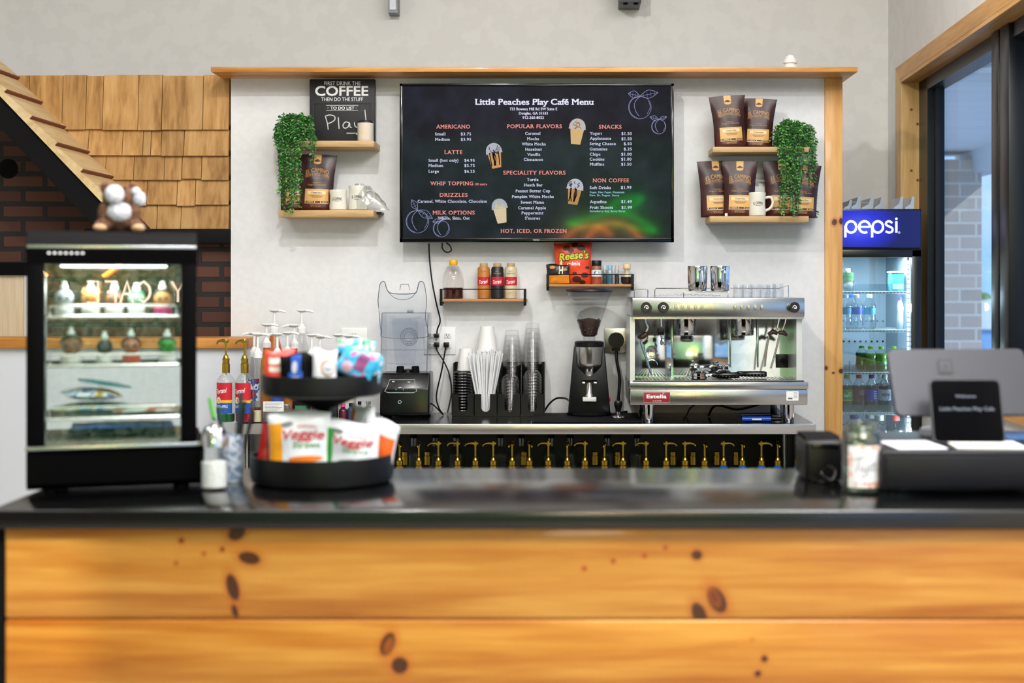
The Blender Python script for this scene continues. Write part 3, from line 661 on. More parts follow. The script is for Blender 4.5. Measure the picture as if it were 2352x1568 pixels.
for i, (ox, oy, tx, ty, h, c) in enumerate(((-.012, 0, -.035, .01, .175, '#58b947'), (.004, .008, .012, .02, .185, '#14343f'), (.01, -.004, .022, -.005, .17, '#17181c'), (-.004, -.008, -.015, -.02, .16, '#1f4d46'), (.012, .008, .03, .015, .145, '#20222a'))):
    P = (x + ox, d + oy, 1.078); Q = (x + ox + tx, d + oy + ty, 1.07 + h)
    t = thing('pen', ['bright green capped pen leaning left in the pen jar', 'tall dark teal pen upright in the pen jar', 'black pen leaning right in the pen jar', 'short dark green pen leaning left in the pen jar', 'shortest black pen at the right of the pen jar'][i], 'pen', P, group='pens in the jar')
    V = Vector(Q) - Vector(P)
    b = B(); b.tube([P, tuple(Vector(P) + V * .75)], .0038, 10); b.build('barrel', mat('pen_' + c, '#2a3036' if i == 0 else c, .3), t)
    b = B(); b.tube([tuple(Vector(P) + V * .75), Q], [.0045, .0042], 10); b.build('cap', mat('pencap_' + c, c, .3), t)

# ------------------------------------------------------------------ two tier snack stand
d = 3.03; x = X(741, 3.03)
ts = thing('tiered_tray', 'black two tier round snack stand on the counter', 'stand', (x, d, 1.07))
M_tray = mat('tray_black_paint', '#090a0c', .42, spec=.35)
def tray(R, z0, z1): return [(0, z0), (R - .012, z0), (R - .003, z0 + .004), (R, z0 + .014), (R, z1), (R - .004, z1), (R - .004, z0 + .014), (R - .014, z0 + .006), (0, z0 + .006)]
zl = 1.128; zu0, zu1 = 1.252, 1.297
b = B(); b.lathe(tray(.151, 1.0705, zl), (x, d, 0), 64); b.build('lower_tray', M_tray, ts)
b = B(); b.lathe(tray(.128, zu0, zu1), (x, d, 0), 64); b.build('upper_tray', M_tray, ts)
b = B(); b.cyl((x, d, 1.0765), .016, zu0 - 1.0765, 20); b.lathe([(.016, zu0 - .03), (.075, zu0 - .006), (.085, zu0 - .0005)], (x, d, 0), 32); b.build('column', M_blackm, ts)
b = B(); b.box(x - .002, x + .002, d - .12, d + .12, zu0 + .0065, zu1 + .0); b.box(x - .12, x + .12, d - .002, d + .002, zu0 + .0065, zu1); b.build('divider', M_blackm, ts)

def pillow(name, label, x, y, z, w, h, th, parts, ry=0., rz=0., rx=0., cat='snack bag', group='snack bags in the lower tray', crimp=.012, seed=0, flat=.0):
    """upright sealed snack bag; parts = list of (material, painter) where painter(B, f) draws on the front"""
    t = thing(name, label, cat, (x, y, z), group=group)
    rnd = random.Random(seed); ph = [rnd.uniform(0, 6) for _ in range(4)]
    def thick(u, v): return th * (max(0., 1 - abs(2 * u - 1) ** 2.6) ** .6) * (max(0., 1 - abs(2 * v - 1) ** 4) ** .6)
    def f(u, v, s=-1, off=0.):
        ww = w * (1 - .06 * math.sin(PI * v))
        wr = .05 * th * math.sin(9 * u + 6 * v + ph[0]) + .04 * th * math.sin(17 * v - 7 * u + ph[1])
        e = .004 * math.sin(6 * u + ph[2]) * v
        return (x + ww * (u - .5), y + s * (thick(u, v) + wr * thick(u, v) / th + off), z + h * v + e * (v > .5))
    b = B(); b.grid(lambda u, v: f(u, v, -1), 20, 22); b.grid(lambda u, v: f(u, v, 1), 20, 22)
    bmesh.ops.remove_doubles(b.bm, verts=b.bm.verts, dist=2e-4)
    b.build('bag', parts[0], t)
    for nm, m, fn in parts[1:]:
        b = B(); fn(b, f); b.build(nm, m, t, solid=False)
    t.rotation_euler = (rx, ry, rz)
    return t
def patch(u0, u1, v0, v1, n=10, off=.0008):
    def g(b, f): b.grid(lambda u, v: f(u0 + (u1 - u0) * u, v0 + (v1 - v0) * v, -1, off), n, n)
    return g
def oval(uc, vc, ru, rv, off=.0012, rings=3):
    def g(b, f):
        for k in range(rings):
            a, c = k / rings, (k + 1) / rings
            b.grid(lambda u, v: f(uc + ru * (a + (c - a) * v) * math.cos(2 * PI * u), vc + rv * (a + (c - a) * v) * math.sin(2 * PI * u), -1, off), 20, 1, True)
    return g
def words(s, u0, u1, v, cap, bold=.01, shear=0., off=.002, rise=0., space=1.):
    def g(b, f): b.text(s, u0, u1, v, cap, 0, bold, shear, space, fn=lambda X_, Y_, Z_: f(X_, Z_ + rise * (X_ - u0), -1, off))
    return g
def both(*fs):
    def g(b, f):
        for q in fs: q(b, f)
    return g
M_bagw = mat('bag_white', '#e4e6ea', .35); M_bagw2 = mat('bag_white_gloss', '#d9dde4', .3)
red = mat('print_red', '#c62a35', .4); org = mat('print_orange', '#ee7d1b', .4); grn = mat('print_green', '#2f9a34', .4); dgr = mat('print_dark_green', '#16592f', .4)
yel = mat('print_yellow', '#e7b62c', .4); gry = mat('print_grey', '#74797c', .5); tanp = mat('print_tan', '#b89a55', .5); ylo = mat('print_amber', '#f2a21d', .4)
def veg(name, label, x, y, z, w, h, th, side, band, seed, **kw):
    return pillow(name, label, x, y, z, w, h, th, [M_bagw,
        ('side_panel', side, patch(.02, .25, .03, .86, 12)), ('front_panel', M_bagw2, patch(.24, .92, .03, .72, 14, .0012)),
        ('lettering', red, both(words('Veggie', .26, .93, .62, .13, .02, .25, .003), words('GARDEN', .5, .8, .775, .03, .01, 0, .003))),
        ('small_print', mat('print_mid_green', '#4f8a3c', .5), words('Straws', .42, .86, .50, .075, .012, .1, .003)),
        ('banner', band, oval(.62, .34, .28, .045, .0025)), ('maker_mark', gry, oval(.33, .83, .1, .035, .0018)),
        ('window', tanp, oval(.5, .12, .17, .1, .0022)), ('vegetables', multi('veg_mix', ['#b33a24', '#3d7a2c', '#d9a02e', '#7a4a22'], 60), oval(.86, .17, .09, .11, .0024))], seed=seed, **kw)
zt = 1.0775
veg('snack_bag', 'white and orange veggie straws bag at the front of the lower tray', X(690, 2.965), 2.965, zt, .132, .145, .026, ylo, org, 1, rz=.05, ry=-.02)
veg('snack_bag', 'white and green veggie straws bag at the front of the lower tray', X(800, 2.975), 2.975, zt, .128, .124, .026, grn, dgr, 2, rz=-.08, ry=.05)
pillow('snack_bag', 'shiny red snack bag at the left edge of the lower tray', X(617, 3.03), 3.03, zt, .066, .112, .014, [mat('bag_red', '#b3161d', .3), ('stripe', mat('bag_blue', '#1b5fb8', .35), patch(.86, .99, .05, .95, 6)), ('spot', org, oval(.2, .25, .13, .1))], ry=.16, rz=.6, seed=3)
pillow('snack_bag', 'white and orange bag standing behind the green one in the lower tray', X(822, 3.07), 3.07, zt, .075, .15, .016, [M_bagw, ('stripe', mat('bag_rust', '#c9682a', .4), both(patch(.1, .35, .4, .95), patch(.5, .8, .2, .45)))], ry=.12, rz=-.7, seed=4)
pillow('snack_bag', 'crumpled white and orange bag at the right edge of the lower tray', X(856, 3.03), 3.03, zt + .002, .085, .122, .016, [M_bagw, ('stripe', mat('bag_vermilion', '#ee6a2a', .4), both(patch(.55, .98, .3, .75), patch(.05, .25, .1, .5))), ('spot', yel, oval(.8, .2, .14, .1))], ry=.2, rz=-.35, seed=5)
zq = zu0 + .007
G = 'snack packets in the upper tray'
pillow('snack_packet', 'red fruit snack packet at the left of the upper tray', X(640, 2.98), 2.99, zq, .064, .09, .012, [mat('packet_scarlet', '#e03a33', .35), ('label', mat('label_cream', '#e8ded2', .5), both(patch(.12, .55, .7, .85), patch(.12, .5, .5, .64), patch(.15, .55, .05, .36)))], ry=.02, rz=.2, group=G, cat='snack packet', seed=6)
pillow('snack_packet', 'black packet with a blue and silver picture in the upper tray', X(676, 2.95), 2.96, zq, .066, .083, .012, [M_blackm, ('picture', mat('print_blue', '#1d4fae', .4), both(patch(.3, .78, .05, .55), patch(.4, .72, .55, .95))), ('figure', mat('print_silver', '#b9bfc4', .4), both(oval(.52, .66, .09, .15, .0018), patch(.42, .66, .05, .45, 6, .0018)))], group=G, cat='snack packet', seed=7)
pillow('snack_packet', 'plain black packet leaning beside the blue picture packet', X(712, 2.98), 2.99, zq, .04, .083, .006, [M_blackm], group=G, cat='snack packet', seed=8, rz=-.1)
pillow('snack_packet', 'white and orange snack bar packet in the middle of the upper tray', X(742, 2.94), 2.95, zq, .052, .092, .012, [M_bagw, ('base_band', org, patch(.02, .98, .03, .32)), ('ring', mat('ring_rust', '#b8704a', .4), oval(.68, .62, .3, .2)), ('disc', M_bagw2, oval(.7, .62, .25, .165, .0018)), ('lettering', gry, words('Zbar', .5, .9, .58, .07, .015))], group=G, cat='snack packet', seed=9, ry=.03)
pillow('snack_packet', 'upright black card packet right of the snack bar', X(774, 2.97), 2.985, zq, .034, .085, .006, [M_blackm], group=G, cat='snack packet', seed=10)
pillow('snack_packet', 'olive grey packet at the back right of the upper tray', X(825, 3.05), 3.05, zq, .09, .085, .01, [mat('packet_olive', '#6b7263', .5)], group=G, cat='snack packet', seed=11)
M_cyan = multi('packet_cyan', ['#3bb2dc', '#37a6d4', '#49b7de', '#b9659a'], 40, .3)
pillow('snack_packet', 'bright blue gummy packet leaning over the rim of the upper tray', X(805, 2.97), 2.965, zq + .034, .082, .062, .014, [M_cyan, ('stripe', mat('print_plum', '#8a4578', .4), patch(.45, .75, .35, .9)), ('spot', mat('print_pinkish', '#cfa6bb', .4), oval(.3, .3, .15, .2))], ry=.5, group=G, cat='snack packet', seed=12)
pillow('snack_packet', 'small blue gummy packet at the right end of the upper tray', X(846, 3.0), 3.01, zq + .018, .05, .064, .012, [multi('packet_cyan2', ['#2f9fd0', '#46b3e0', '#dfe6ec', '#2c8ec0'], 40, .3)], ry=.25, rz=-.5, group=G, cat='snack packet', seed=13)
pillow('snack_packet', 'blue and white gummy packet lying across the top of the upper tray packets', X(815, 2.99), 2.99, zq + .078, .085, .034, .012, [multi('packet_cyan3', ['#35a9d6', '#e9e4ea', '#2b9a6c', '#e6dfe4'], 36, .3), ('stripe', yel, patch(.4, .6, .25, .6))], ry=.12, group=G, cat='snack packet', seed=14)
# ------------------------------------------------------------------ right end of the counter: tip jar, printer, cash drawer, till
d = 2.86; x = X(1978, d)
tj = thing('tip_jar', 'glass jar with a handwritten tips label holding folded banknotes', 'jar', (x, d, 1.07))
R = .0398; h = .142
pr = [(0, .001), (R - .006, .001), (R, .006), (R, .105), (R - .004, .117), (R - .008, .121), (R - .008, .138), (R - .006, .14), (R - .009, .141), (R - .0105, .138), (R - .0105, .121), (R - .0025, .104), (R - .0025, .008), (0, .006)]
b = B(); b.lathe(pr, (x, d, 1.07), 32); b.build('jar', glass('jar_glass', '#eef3ec', .07, 3), tj)
b = B(); b.tube(ring3 := [(x + (R - .007) * math.cos(a * PI / 16), d + (R - .007) * math.sin(a * PI / 16), 1.07 + .127) for a in range(32)], .0014, 6, closed=True); b.tube([(p[0], p[1], p[2] + .006) for p in ring3], .0014, 6, closed=True); b.build('thread', glass('jar_glass', base=.07), tj)
def cylmap(cx, cy, r): return lambda X_, Y_, Z_: (cx + r * math.sin((X_ - cx) / r), cy - r * math.cos((X_ - cx) / r), Z_)
f = cylmap(x, d, R + .0006)
b = B(); b.grid(lambda u, v: f(x - .036 + .072 * u, 0, 1.084 + .083 * v), 24, 2); o = b.build('label', multi('floral_paper', ['#e4e2de', '#eceae6', '#e58f7a', '#e6e2dc'], 50, .7), tj)
f2 = cylmap(x, d, R + .0012)
b = B(); b.grid(lambda u, v: f2(x - .026 + .054 * u, 0, 1.094 + .066 * v), 20, 2); b.build('label_panel', mat('label_paper', '#e6e6ea', .7), tj)
f3 = cylmap(x, d, R + .0018)
b = B()
def zpt(px, py): return (X(px, 2.82), Z(py, 2.82) )
for P in ([(1962, 1058), (1975, 1051), (1992, 1049)], [(1978, 1052), (1972, 1068), (1968, 1083)], [(1979, 1068), (1978, 1080), (1983, 1082)], [(1986, 1067), (1984, 1080), (1991, 1078), (1995, 1066), (1990, 1085), (1984, 1096), (1980, 1092)], [(2000, 1068), (1997, 1082), (1993, 1095)], [(2000, 1069), (2007, 1066), (2006, 1077), (1999, 1079)], [(2016, 1063), (2010, 1066), (2015, 1072), (2014, 1080), (2007, 1080)]):
    b.ribbon(smoothpts([(*zpt(*p), 0) for p in P], 5), .0014, 0, fn=lambda X_, Y_, Z_: f3(X_ - .001, 0, Z_))
b.build('lettering', mat('ink', '#39424f', .6), tj, solid=False)
random.seed(8)
for i in range(7):
    t = thing('banknote', ['folded green banknote low in the tip jar', 'crumpled grey-green banknote behind the jar label', 'pale folded banknote near the jar neck', 'curled banknote sticking up in the tip jar neck', 'grey banknote against the right side of the jar', 'tan banknote against the left side of the jar', 'rolled banknote at the bottom of the tip jar'][i], 'banknote', (x, d, 1.078), group='banknotes in the tip jar')
    a = random.uniform(0, 6); zz = 1.08 + i * .0155; rr = random.uniform(.016, .028); q = random.uniform(.4, .9); tw = random.uniform(-.4, .4)
    b = B(); b.grid(lambda u, v: (x + rr * math.cos(a + 2.6 * u) * (1 - .2 * v) , d + rr * math.sin(a + 2.6 * u) * (1 - .2 * v), zz + .03 * v * q + .012 * tw * math.sin(5 * u)), 14, 5)
    b.build('note', [multi('note_green', ['#6f7a5c', '#8a9272', '#b9bda6'], 70, .8), multi('note_grey', ['#a9ab98', '#c3c2b0', '#7d8470'], 70, .8)][i % 2], t)
d = 3.08
cp = thing('receipt_printer', 'black receipt printer in the shadows left of the tip jar', 'printer', (X(1890, d), d + .06, 1.07))
a, c = X(1850, 3.02), X(1938, 3.02)
b = B(); b.box(a, c, 3.02, 3.16, 1.0705, Z(1012, 3.02), .008, 3); b.build('body', M_black, cp)
b = B(); b.box(a + .012, c - .01, 3.017, 3.021, Z(1030, 3.02), Z(1018, 3.02), .001); b.build('paper_slot', M_blackg, cp)
b = B(); b.prism([(3.03, Z(1012, 3.02) - .002), (3.05, Z(1004, 3.02)), (3.15, Z(1004, 3.02)), (3.155, Z(1012, 3.02) - .002)], a + .004, c - .004, 'X'); b.build('lid', M_blackm, cp)
cb = thing('cable', 'thin black cable coiled on the counter beside the tip jar', 'cable', (X(1915, 2.95), 2.95, 1.07))
b = B(); b.tube(smoothpts([(X(1868, 3.0), 3.0, 1.0735), (X(1900, 2.97), 2.97, 1.0735), (X(1912, 2.93), 2.93, 1.085), (X(1920, 2.95), 2.96, 1.098), (X(1908, 2.97), 2.99, 1.105), (X(1895, 2.96), 3.0, 1.09), (X(1912, 2.95), 2.97, 1.078), (X(1928, 2.97), 2.98, 1.0735)], 6), .003, 8); b.build('cord', M_blackg, cb)

cd = thing('cash_drawer', 'wide black cash drawer at the right end of the counter', 'cash drawer', (X(2025, 2.8) + .205, 3.0, 1.07))
a, c = X(2026, 2.8), X(2026, 2.8) + .41; zt = Z(1037, 2.8)
M_drawer = mat('drawer_black', '#12121a', .4, spec=.25)
b = B(); b.box(a, c, 2.805, 3.2, 1.082, zt, .004, 3); b.build('housing', M_drawer, cd)
b = B(); b.box(a + .008, c - .008, 2.8, 2.806, 1.088, zt - .01, .002); fr = b.build('drawer_front', M_drawer, cd)
for px, py in ((a + .03, 2.84), (c - .03, 2.84), (a + .03, 3.16), (c - .03, 3.16)):
    b = B(); b.cyl((px, py, 1.0702), .014, .0125, 14); b.build('foot', M_blackm, cd)
def paper(label, x0, x1, y0, y1, z, n, rz, m):
    t = thing('paper', label, 'paper', ((x0 + x1) / 2, (y0 + y1) / 2, z), group='papers on the cash drawer')
    b = B(); b.box(x0, x1, y0, y1, z + .0003, z + n, .0005); b.build('sheets', m, t); t.rotation_euler = (0, 0, rz); return t
paper('white paper lying on the left end of the cash drawer', X(2050, 2.86), X(2165, 2.86), 2.83, 2.97, zt, .003, .06, mat('paper_lilac', '#d9d9e6', .6))
paper('white booklet with a tan edge on the right end of the cash drawer', X(2195, 2.86), X(2352, 2.86), 2.83, 2.95, zt, .005, -.07, mat('paper_cream', '#e3e0dc', .6))
paper('blue folder behind the white booklet on the cash drawer', X(2300, 3.02), X(2420, 3.02), 2.985, 3.12, zt, .006, .05, mat('folder_blue', '#2c4f7c', .5))
# till display seen from behind + customer screen
pos = thing('till_display', 'grey aluminium till display seen from behind on a dark stand', 'monitor', (X(2200, 3.08), 3.08, zt))
M_alu = mat('space_grey', '#414248', .36, .5)
b = B(); k = b.mk(); hw = .152; b.prism(rrect(-hw, hw, -.075, .075, .014), 0, .012)
M4 = Matrix.Translation((X(2207, 3.06), 3.06, Z(876, 3.06))) @ Matrix.Rotation(.10, 4, 'Z') @ Matrix.Rotation(math.radians(-24), 4, 'X')
def slab(mtx): 
    def g(b, k): return b.xf(k, mtx)
    return g
b.xf(k, M4); b.build('back_shell', M_alu, pos)
b = B(); k = b.mk(); b.prism(rrect(-hw + .004, hw - .004, -.071, .071, .012), .0121, .016); b.xf(k, M4); b.build('screen', M_blackg, pos)
M_logo = mat('logo_dark', '#26262c', .35)
b = B(); k = b.mk(); s = .0175
b.prism(rrect(-s, s, -s, s, .005), -.0015, -.0003); lg = b
b.xf(k, M4 @ Matrix.Translation((-.03, 0, .034))); b.build('logo', M_logo, pos)
b = B(); k = b.mk(); b.prism(rrect(-.0115, .0115, -.0115, .0115, .0022), -.0024, -.0016); b.xf(k, M4 @ Matrix.Translation((-.03, 0, .034))); b.build('logo', M_alu, pos)
b = B(); k = b.mk(); b.prism(rrect(-.0045, .0045, -.0045, .0045, .001), -.0032, -.0025); b.xf(k, M4 @ Matrix.Translation((-.03, 0, .034))); b.build('logo', M_logo, pos)
b = B(); k = b.mk(); b.box(-.035, .035, -.005, .03, -.085, .0); b.xf(k, Matrix.Translation((X(2220, 3.06), 3.075, zt + .09))); b.build('stand', mat('stand_grey', '#3a3a40', .4), pos)
b = B(); b.lathe([(0, .0005), (.072, .0005), (.075, .004), (.07, .016), (.04, .022), (0, .022)], (X(2200, 3.06), 3.09, zt), 36); b.build('foot', mat('stand_foot', '#8a8a92', .35, .4), pos)
cs = thing('customer_screen', 'small black customer screen leaning in front of the till display', 'tablet', (X(2220, 2.96), 2.96, zt))
M5 = Matrix.Translation((X(2221, 2.95), 2.95, Z(943, 2.95))) @ Matrix.Rotation(-.04, 4, 'Z') @ Matrix.Rotation(math.radians(-20), 4, 'X')
tw, th_ = .0735, .068
b = B(); k = b.mk(); b.prism(rrect(-tw, tw, -th_, th_, .012), 0, .011); b.xf(k, M5); b.build('case', mat('tablet_edge', '#17171c', .35, .3), cs)
b = B(); k = b.mk(); b.prism(rrect(-tw + .003, tw - .003, -th_ + .003, th_ - .003, .01), -.0012, -.0001); b.xf(k, M5); b.build('screen', mat('tablet_glass', '#040406', .12, spec=.04), cs)
b = B(); k = b.mk(); b.text('Little Peaches Play Cafe', -.056, .056, .0, .0075, -.0018, .01); b.text('Welcome', -.022, .02, .028, .0055, -.0018, .02); b.xf(k, M5)
b.build('lettering', mat('screen_text', '#30343c', .5, emit='#8d97ac', estr=.6), cs, solid=False)
# ------------------------------------------------------------------ steel work table on the back wall
ZT_ = .908
wt = thing('work_table', 'long steel edged black topped work table along the coffee bar wall', 'table', (-.17, 6.1, 0))
a, c = X(537, 5.87), X(1874, 5.87)
b = B(); b.box(a + .004, c - .004, 5.875, 6.396, ZT_ - .036, ZT_); b.build('top', mat('table_top_dark', '#0f1113', .16, spec=.7), wt)
b = B(); b.box(a, c, 5.868, 5.876, ZT_ - .041, ZT_ + .0005, .002); b.box(c - .005, c, 5.87, 6.396, ZT_ - .041, ZT_ + .0005, .001); b.box(a, a + .005, 5.87, 6.396, ZT_ - .041, ZT_ + .0005, .001)
b.build('steel_edge', brushed('edge_steel', '#d2d0cd', .3, 'X'), wt)
b = B(); b.box(a + .02, c - .03, 5.9, 6.38, .425, .45, .003); b.build('undershelf', M_blackm, wt)
b = B(); b.box(a + .02, c - .03, 6.365, 6.392, .45, ZT_ - .042); b.build('back_panel', mat('under_dark', '#1a1513', .5), wt)  # dark panel added in place of the deep shade under the table
for px in (a + .035, c - .05):
    for y in (5.92, 6.35):
        b = B(); b.cyl((px, y, 0), .019, ZT_ - .042, 16); b.build('leg', M_steelv, wt)
b = B(); b.box(c - .045, c - .03, 5.95, 6.36, .45, ZT_ - .042); b.build('end_panel', mat('under_dark2', '#0e1116', .4), wt)

# ---- syrup bottle with pump, base at z=0
PUMP = {'gold': M_brass, 'white': M_white}
def pump_parts(b, z, spout, s=1., long=.042, cx=0):
    """collar, rod and head; z = bottle neck top"""
    b.lathe([(0, z), (.0145 * s, z), (.0145 * s, z + .012), (.0155 * s, z + .012), (.0155 * s, z + .018), (.012 * s, z + .02), (.009 * s, z + .032), (.0045 * s, z + .036), (.0045 * s, z + .082), (0, z + .082)], (0, 0, 0), 18)
    zz = z + .082
    b.tube([(-.012 * spout, 0, zz + .009), (0, 0, zz + .009), (.02 * spout, 0, zz + .011), (long * .75 * spout, 0, zz + .009), (long * spout, 0, zz + .004), (long * 1.06 * spout, 0, zz - .003)], [.006, .0085, .0065, .005, .0042, .0036], 10)
    b.lathe([(0, zz), (.008, zz), (.0085, zz + .01), (.0065, zz + .0175), (0, zz + .018)], (0, 0, 0), 14)
BPROF = [(0, .001), (.033, .001), (.0375, .005), (.038, .012), (.038, .166), (.036, .176), (.027, .19), (.0165, .202), (.0138, .212), (.0138, .238), (0, .238)]
def syrup(name, label, liquid, lcol, fill, sleeve, spout, group, loc, rz=0., brandlabel=None, pump=True, cap=None):
    t = thing(name, label, 'syrup bottle', (0, 0, 0), group=group)
    b = B(); b.lathe(BPROF, n=26); b.build('bottle', glass('syrup_glass', '#f8fbfa', .04, 3.4, .02, .7), t)
    if fill:
        b = B(); b.lathe([(0, .003), (.0345, .003), (.0355, .012), (.0355, fill), (0, fill)], n=22); b.build('syrup', mat('syrup_' + liquid, lcol, .15), t)
    b = B(); b.lathe([(.0145, .205), (.0165, .206), (.0165, .243), (.013, .247), (.0145, .205)], n=20); b.build('neck_sleeve', sleeve, t)
    if pump:
        b = B(); pump_parts(b, .247, spout); b.build('pump', M_brass, t)
        b = B(); b.cyl((0, 0, .03), .004, .2, 8); b.build('dip_tube', M_white, t)
    else:
        b = B(); b.cyl((0, 0, .24), .015, .022, 16, bev=.002); b.build('cap', cap or M_blackm, t)
    if brandlabel:
        top, bot, text, textc = brandlabel
        f = cylmap(0, 0, .0385); rr = .0385
        b = B(); b.grid(lambda u, v: f(-.05 + .1 * u, 0, .094 + .072 * v), 24, 1); b.build('label_top', top, t)
        b = B(); b.grid(lambda u, v: f(-.05 + .1 * u, 0, .038 + .044 * v), 24, 1); b.build('label_bottom', bot, t)
        b = B(); b.grid(lambda u, v: f(-.05 + .1 * u, 0, .082 + .012 * v), 24, 1); b.build('label_band', yel, t)
        b = B(); g = cylmap(0, 0, .0392); b.text('Torani', -.026, .026, .123, .019, 0, .02, .25, fn=lambda X_, Y_, Z_: g(X_, 0, Z_ + .15 * X_)); b.text(text, -.028, .03, .062, .0105, 0, .02, fn=lambda X_, Y_, Z_: g(X_, 0, Z_))
        b.build('lettering', M_white, t, solid=False)
        b = B(); b.poly(ring(-.012, .093, .012, .014), 0, fn=lambda X_, Y_, Z_: g(X_, 0, Z_)); b.build('emblem', mat('label_ivory', '#e8e0c8', .5), t, solid=False)
    place(t, loc, rz); return t
TR = mat('label_red', '#c2182b', .45); TB = mat('label_navy', '#1f4f9e', .45)
d = 5.97
GT = 'syrup bottles at the left end of the work table'
syrup('syrup_bottle', 'green apple syrup bottle with a gold pump at the left end of the work table', 'green', '#1f5a32', .035, M_brass, -1, GT, (X(519, d), d, ZT_), -.35, (TR, TB, 'GREEN APPLE', 0))
syrup('syrup_bottle', 'red berry syrup bottle with a gold pump beside the green apple syrup', 'red', '#a3122c', .04, M_brass, -1, GT, (X(562, d - .01), d - .01, ZT_), -.4, (TR, TB, 'RASPBERRY', 0))

# ---- white pump sauce bottles
def sauce(label, px, d, ztop, spout, body='clear', content='#e6dcc0', fill=.05, loc_z=ZT_, w=.032, lab=None):
    """bottle with a broad white pump; ztop = height of the pump head"""
    H = ztop - loc_z; hb = H - .105
    t = thing('pump_bottle', label, 'pump bottle', (0, 0, 0), group='white pump bottles on the work table')
    b = B(); b.lathe([(0, .001), (w - .003, .001), (w, .005), (w, hb * .72), (w * .9, hb * .8), (w * .5, hb * .95), (.014, hb), (0, hb)], n=24)
    b.build('bottle', glass('sauce_glass', '#f8faf9', .04, 3.4, .02, .7) if body == 'clear' else mat('sauce_' + body, body, .35), t)
    if body == 'clear':
        b = B(); b.lathe([(0, .003), (w - .003, .003), (w - .003, fill), (0, fill)], n=20); b.build('sauce', mat('sauce_' + content, content, .4), t)
    b = B(); b.lathe([(0, hb), (.0195, hb), (.0195, hb + .022), (.016, hb + .026), (.0115, hb + .034), (.009, hb + .04), (.0058, hb + .041), (.0058, H - .012), (0, H - .012)], n=22)
    b.lathe([(0, H - .014), (.01, H - .013), (.02, H - .006), (.02, H - .003), (.012, H), (0, H)], n=20, sx=1.2)
    b.tube([(0, 0, H - .007), (.03 * spout, 0, H - .006), (.05 * spout, 0, H - .012)], [.008, .006, .0045], 10); b.build('pump', M_white, t)
    if lab:
        g = cylmap(0, 0, w + .0006); b = B(); b.grid(lambda u, v: g(-.03 + .06 * u, 0, hb * .3 + hb * .35 * v), 16, 1); b.build('label', lab, t)
    place(t, (X(px, d), d, loc_z)); return t
zz = lambda py, d: Z(py, d)
sauce('clear bottle with a tall white pump right of the berry syrup, red label', 584, 6.08, zz(762, 6.08), -1, 'clear', '#8a1524', .05, w=.028, lab=multi('label_navyred', ['#8f1830', '#27468c', '#dfe3ea', '#27468c'], 25))
sauce('slim clear white-pumped bottle with cream powder at the front of the pump bottles', 592, 5.95, zz(764, 5.95), 1, 'clear', '#e5d8b4', .05, w=.02)
sauce('white pumped bottle with an orange body behind the red fruit packet', 612, 6.14, zz(742, 6.14), 1, '#c77a2b', w=.026)
sauce('tallest white pumped bottle at the left, rising above its neighbours', 630, 6.25, zz(710, 6.25), 1, '#b8692a', w=.038)
sauce('white pumped bottle with a short blue collar in front of the tallest pair', 637, 6.02, zz(764, 6.02), -1, '#3a55b0', w=.026)
sauce('white pumped caramel bottle with its spout to the right', 660, 6.07, zz(761, 6.07), 1, '#b56a2c', w=.026)
sauce('white pumped bottle with a red body behind the black snack packet', 676, 6.15, zz(744, 6.15), -1, '#b3342f', w=.026)
sauce('tall white pumped clear bottle, right one of the tallest pair', 693, 6.26, zz(710, 6.26), 1, 'clear', '#d8d4cc', .12, w=.034)
sauce('white pumped bottle behind the snack bar packet with its spout right', 716, 6.03, zz(766, 6.03), 1, 'clear', '#e3ddd2', .09)
sauce('small white pumped bottle with a pink tube at the right of the snack bar packet', 735, 6.16, zz(770, 6.16), 1, 'clear', '#c8a8a8', .07)
sauce('white pumped bottle half hidden behind the upper tray at the right', 776, 6.12, zz(766, 6.12), 1, 'clear', '#e3ddd2', .1)
sauce('white pumped bottle furthest right, behind the gummy packets', 800, 6.05, zz(768, 6.05), 1, 'clear', '#e3ddd2', .1)
def jar_box(name, label, cat, x0, x1, d, h, m, lm, lx, lz, dep=.07):
    t = thing(name, label, cat, ((x0 + x1) / 2, d, ZT_))
    b = B(); b.box(x0, x1, d - dep / 2, d + dep / 2, ZT_ + .0005, ZT_ + h, .006, 3); b.build('body', m, t)
    b = B(); b.box(lx[0], lx[1], d - dep / 2 - .001, d - dep / 2 - .0002, lz[0], lz[1]); lb = b.build('label', lm, t)
    b = B()
    for i in range(6): b.box(lx[0] + .006, lx[1] - .006 - .01 * (i % 3), d - dep / 2 - .0016, d - dep / 2 - .0011, lz[1] - .008 - i * .006, lz[1] - .0065 - i * .006)
    b.build('small_print', gry, lb); return t
jar_box('plastic_tub', 'clear plastic tub with a white label between the two trays', 'tub', X(604, 5.94), X(665, 5.94), 5.95, .08, glass('tub_plastic', '#c9c6c4', .1, 2.5, opaque=.4, ocol='#8a8586'), M_whitem, (X(607, 5.95), X(654, 5.95)), (Z(944, 5.945), Z(921, 5.945)), dep=.04)
jar_box('tea_box', 'dark box with a small green label seen between the two trays', 'box', X(672, 5.95), X(712, 5.95), 5.96, .09, M_black, mat('label_green', '#1f6b45', .5), (X(682, 5.98), X(708, 5.98)), (Z(942, 5.94), Z(931, 5.94)), dep=.04)
jar_box('tea_box', 'plain dark navy box right of the green labelled box', 'box', X(716, 5.95), X(775, 5.95), 5.96, .1, mat('box_navy', '#14161f', .4), mat('box_navy2', '#1a1d2a', .4), (X(730, 5.98), X(760, 5.98)), (Z(955, 5.94), Z(938, 5.94)), dep=.04)
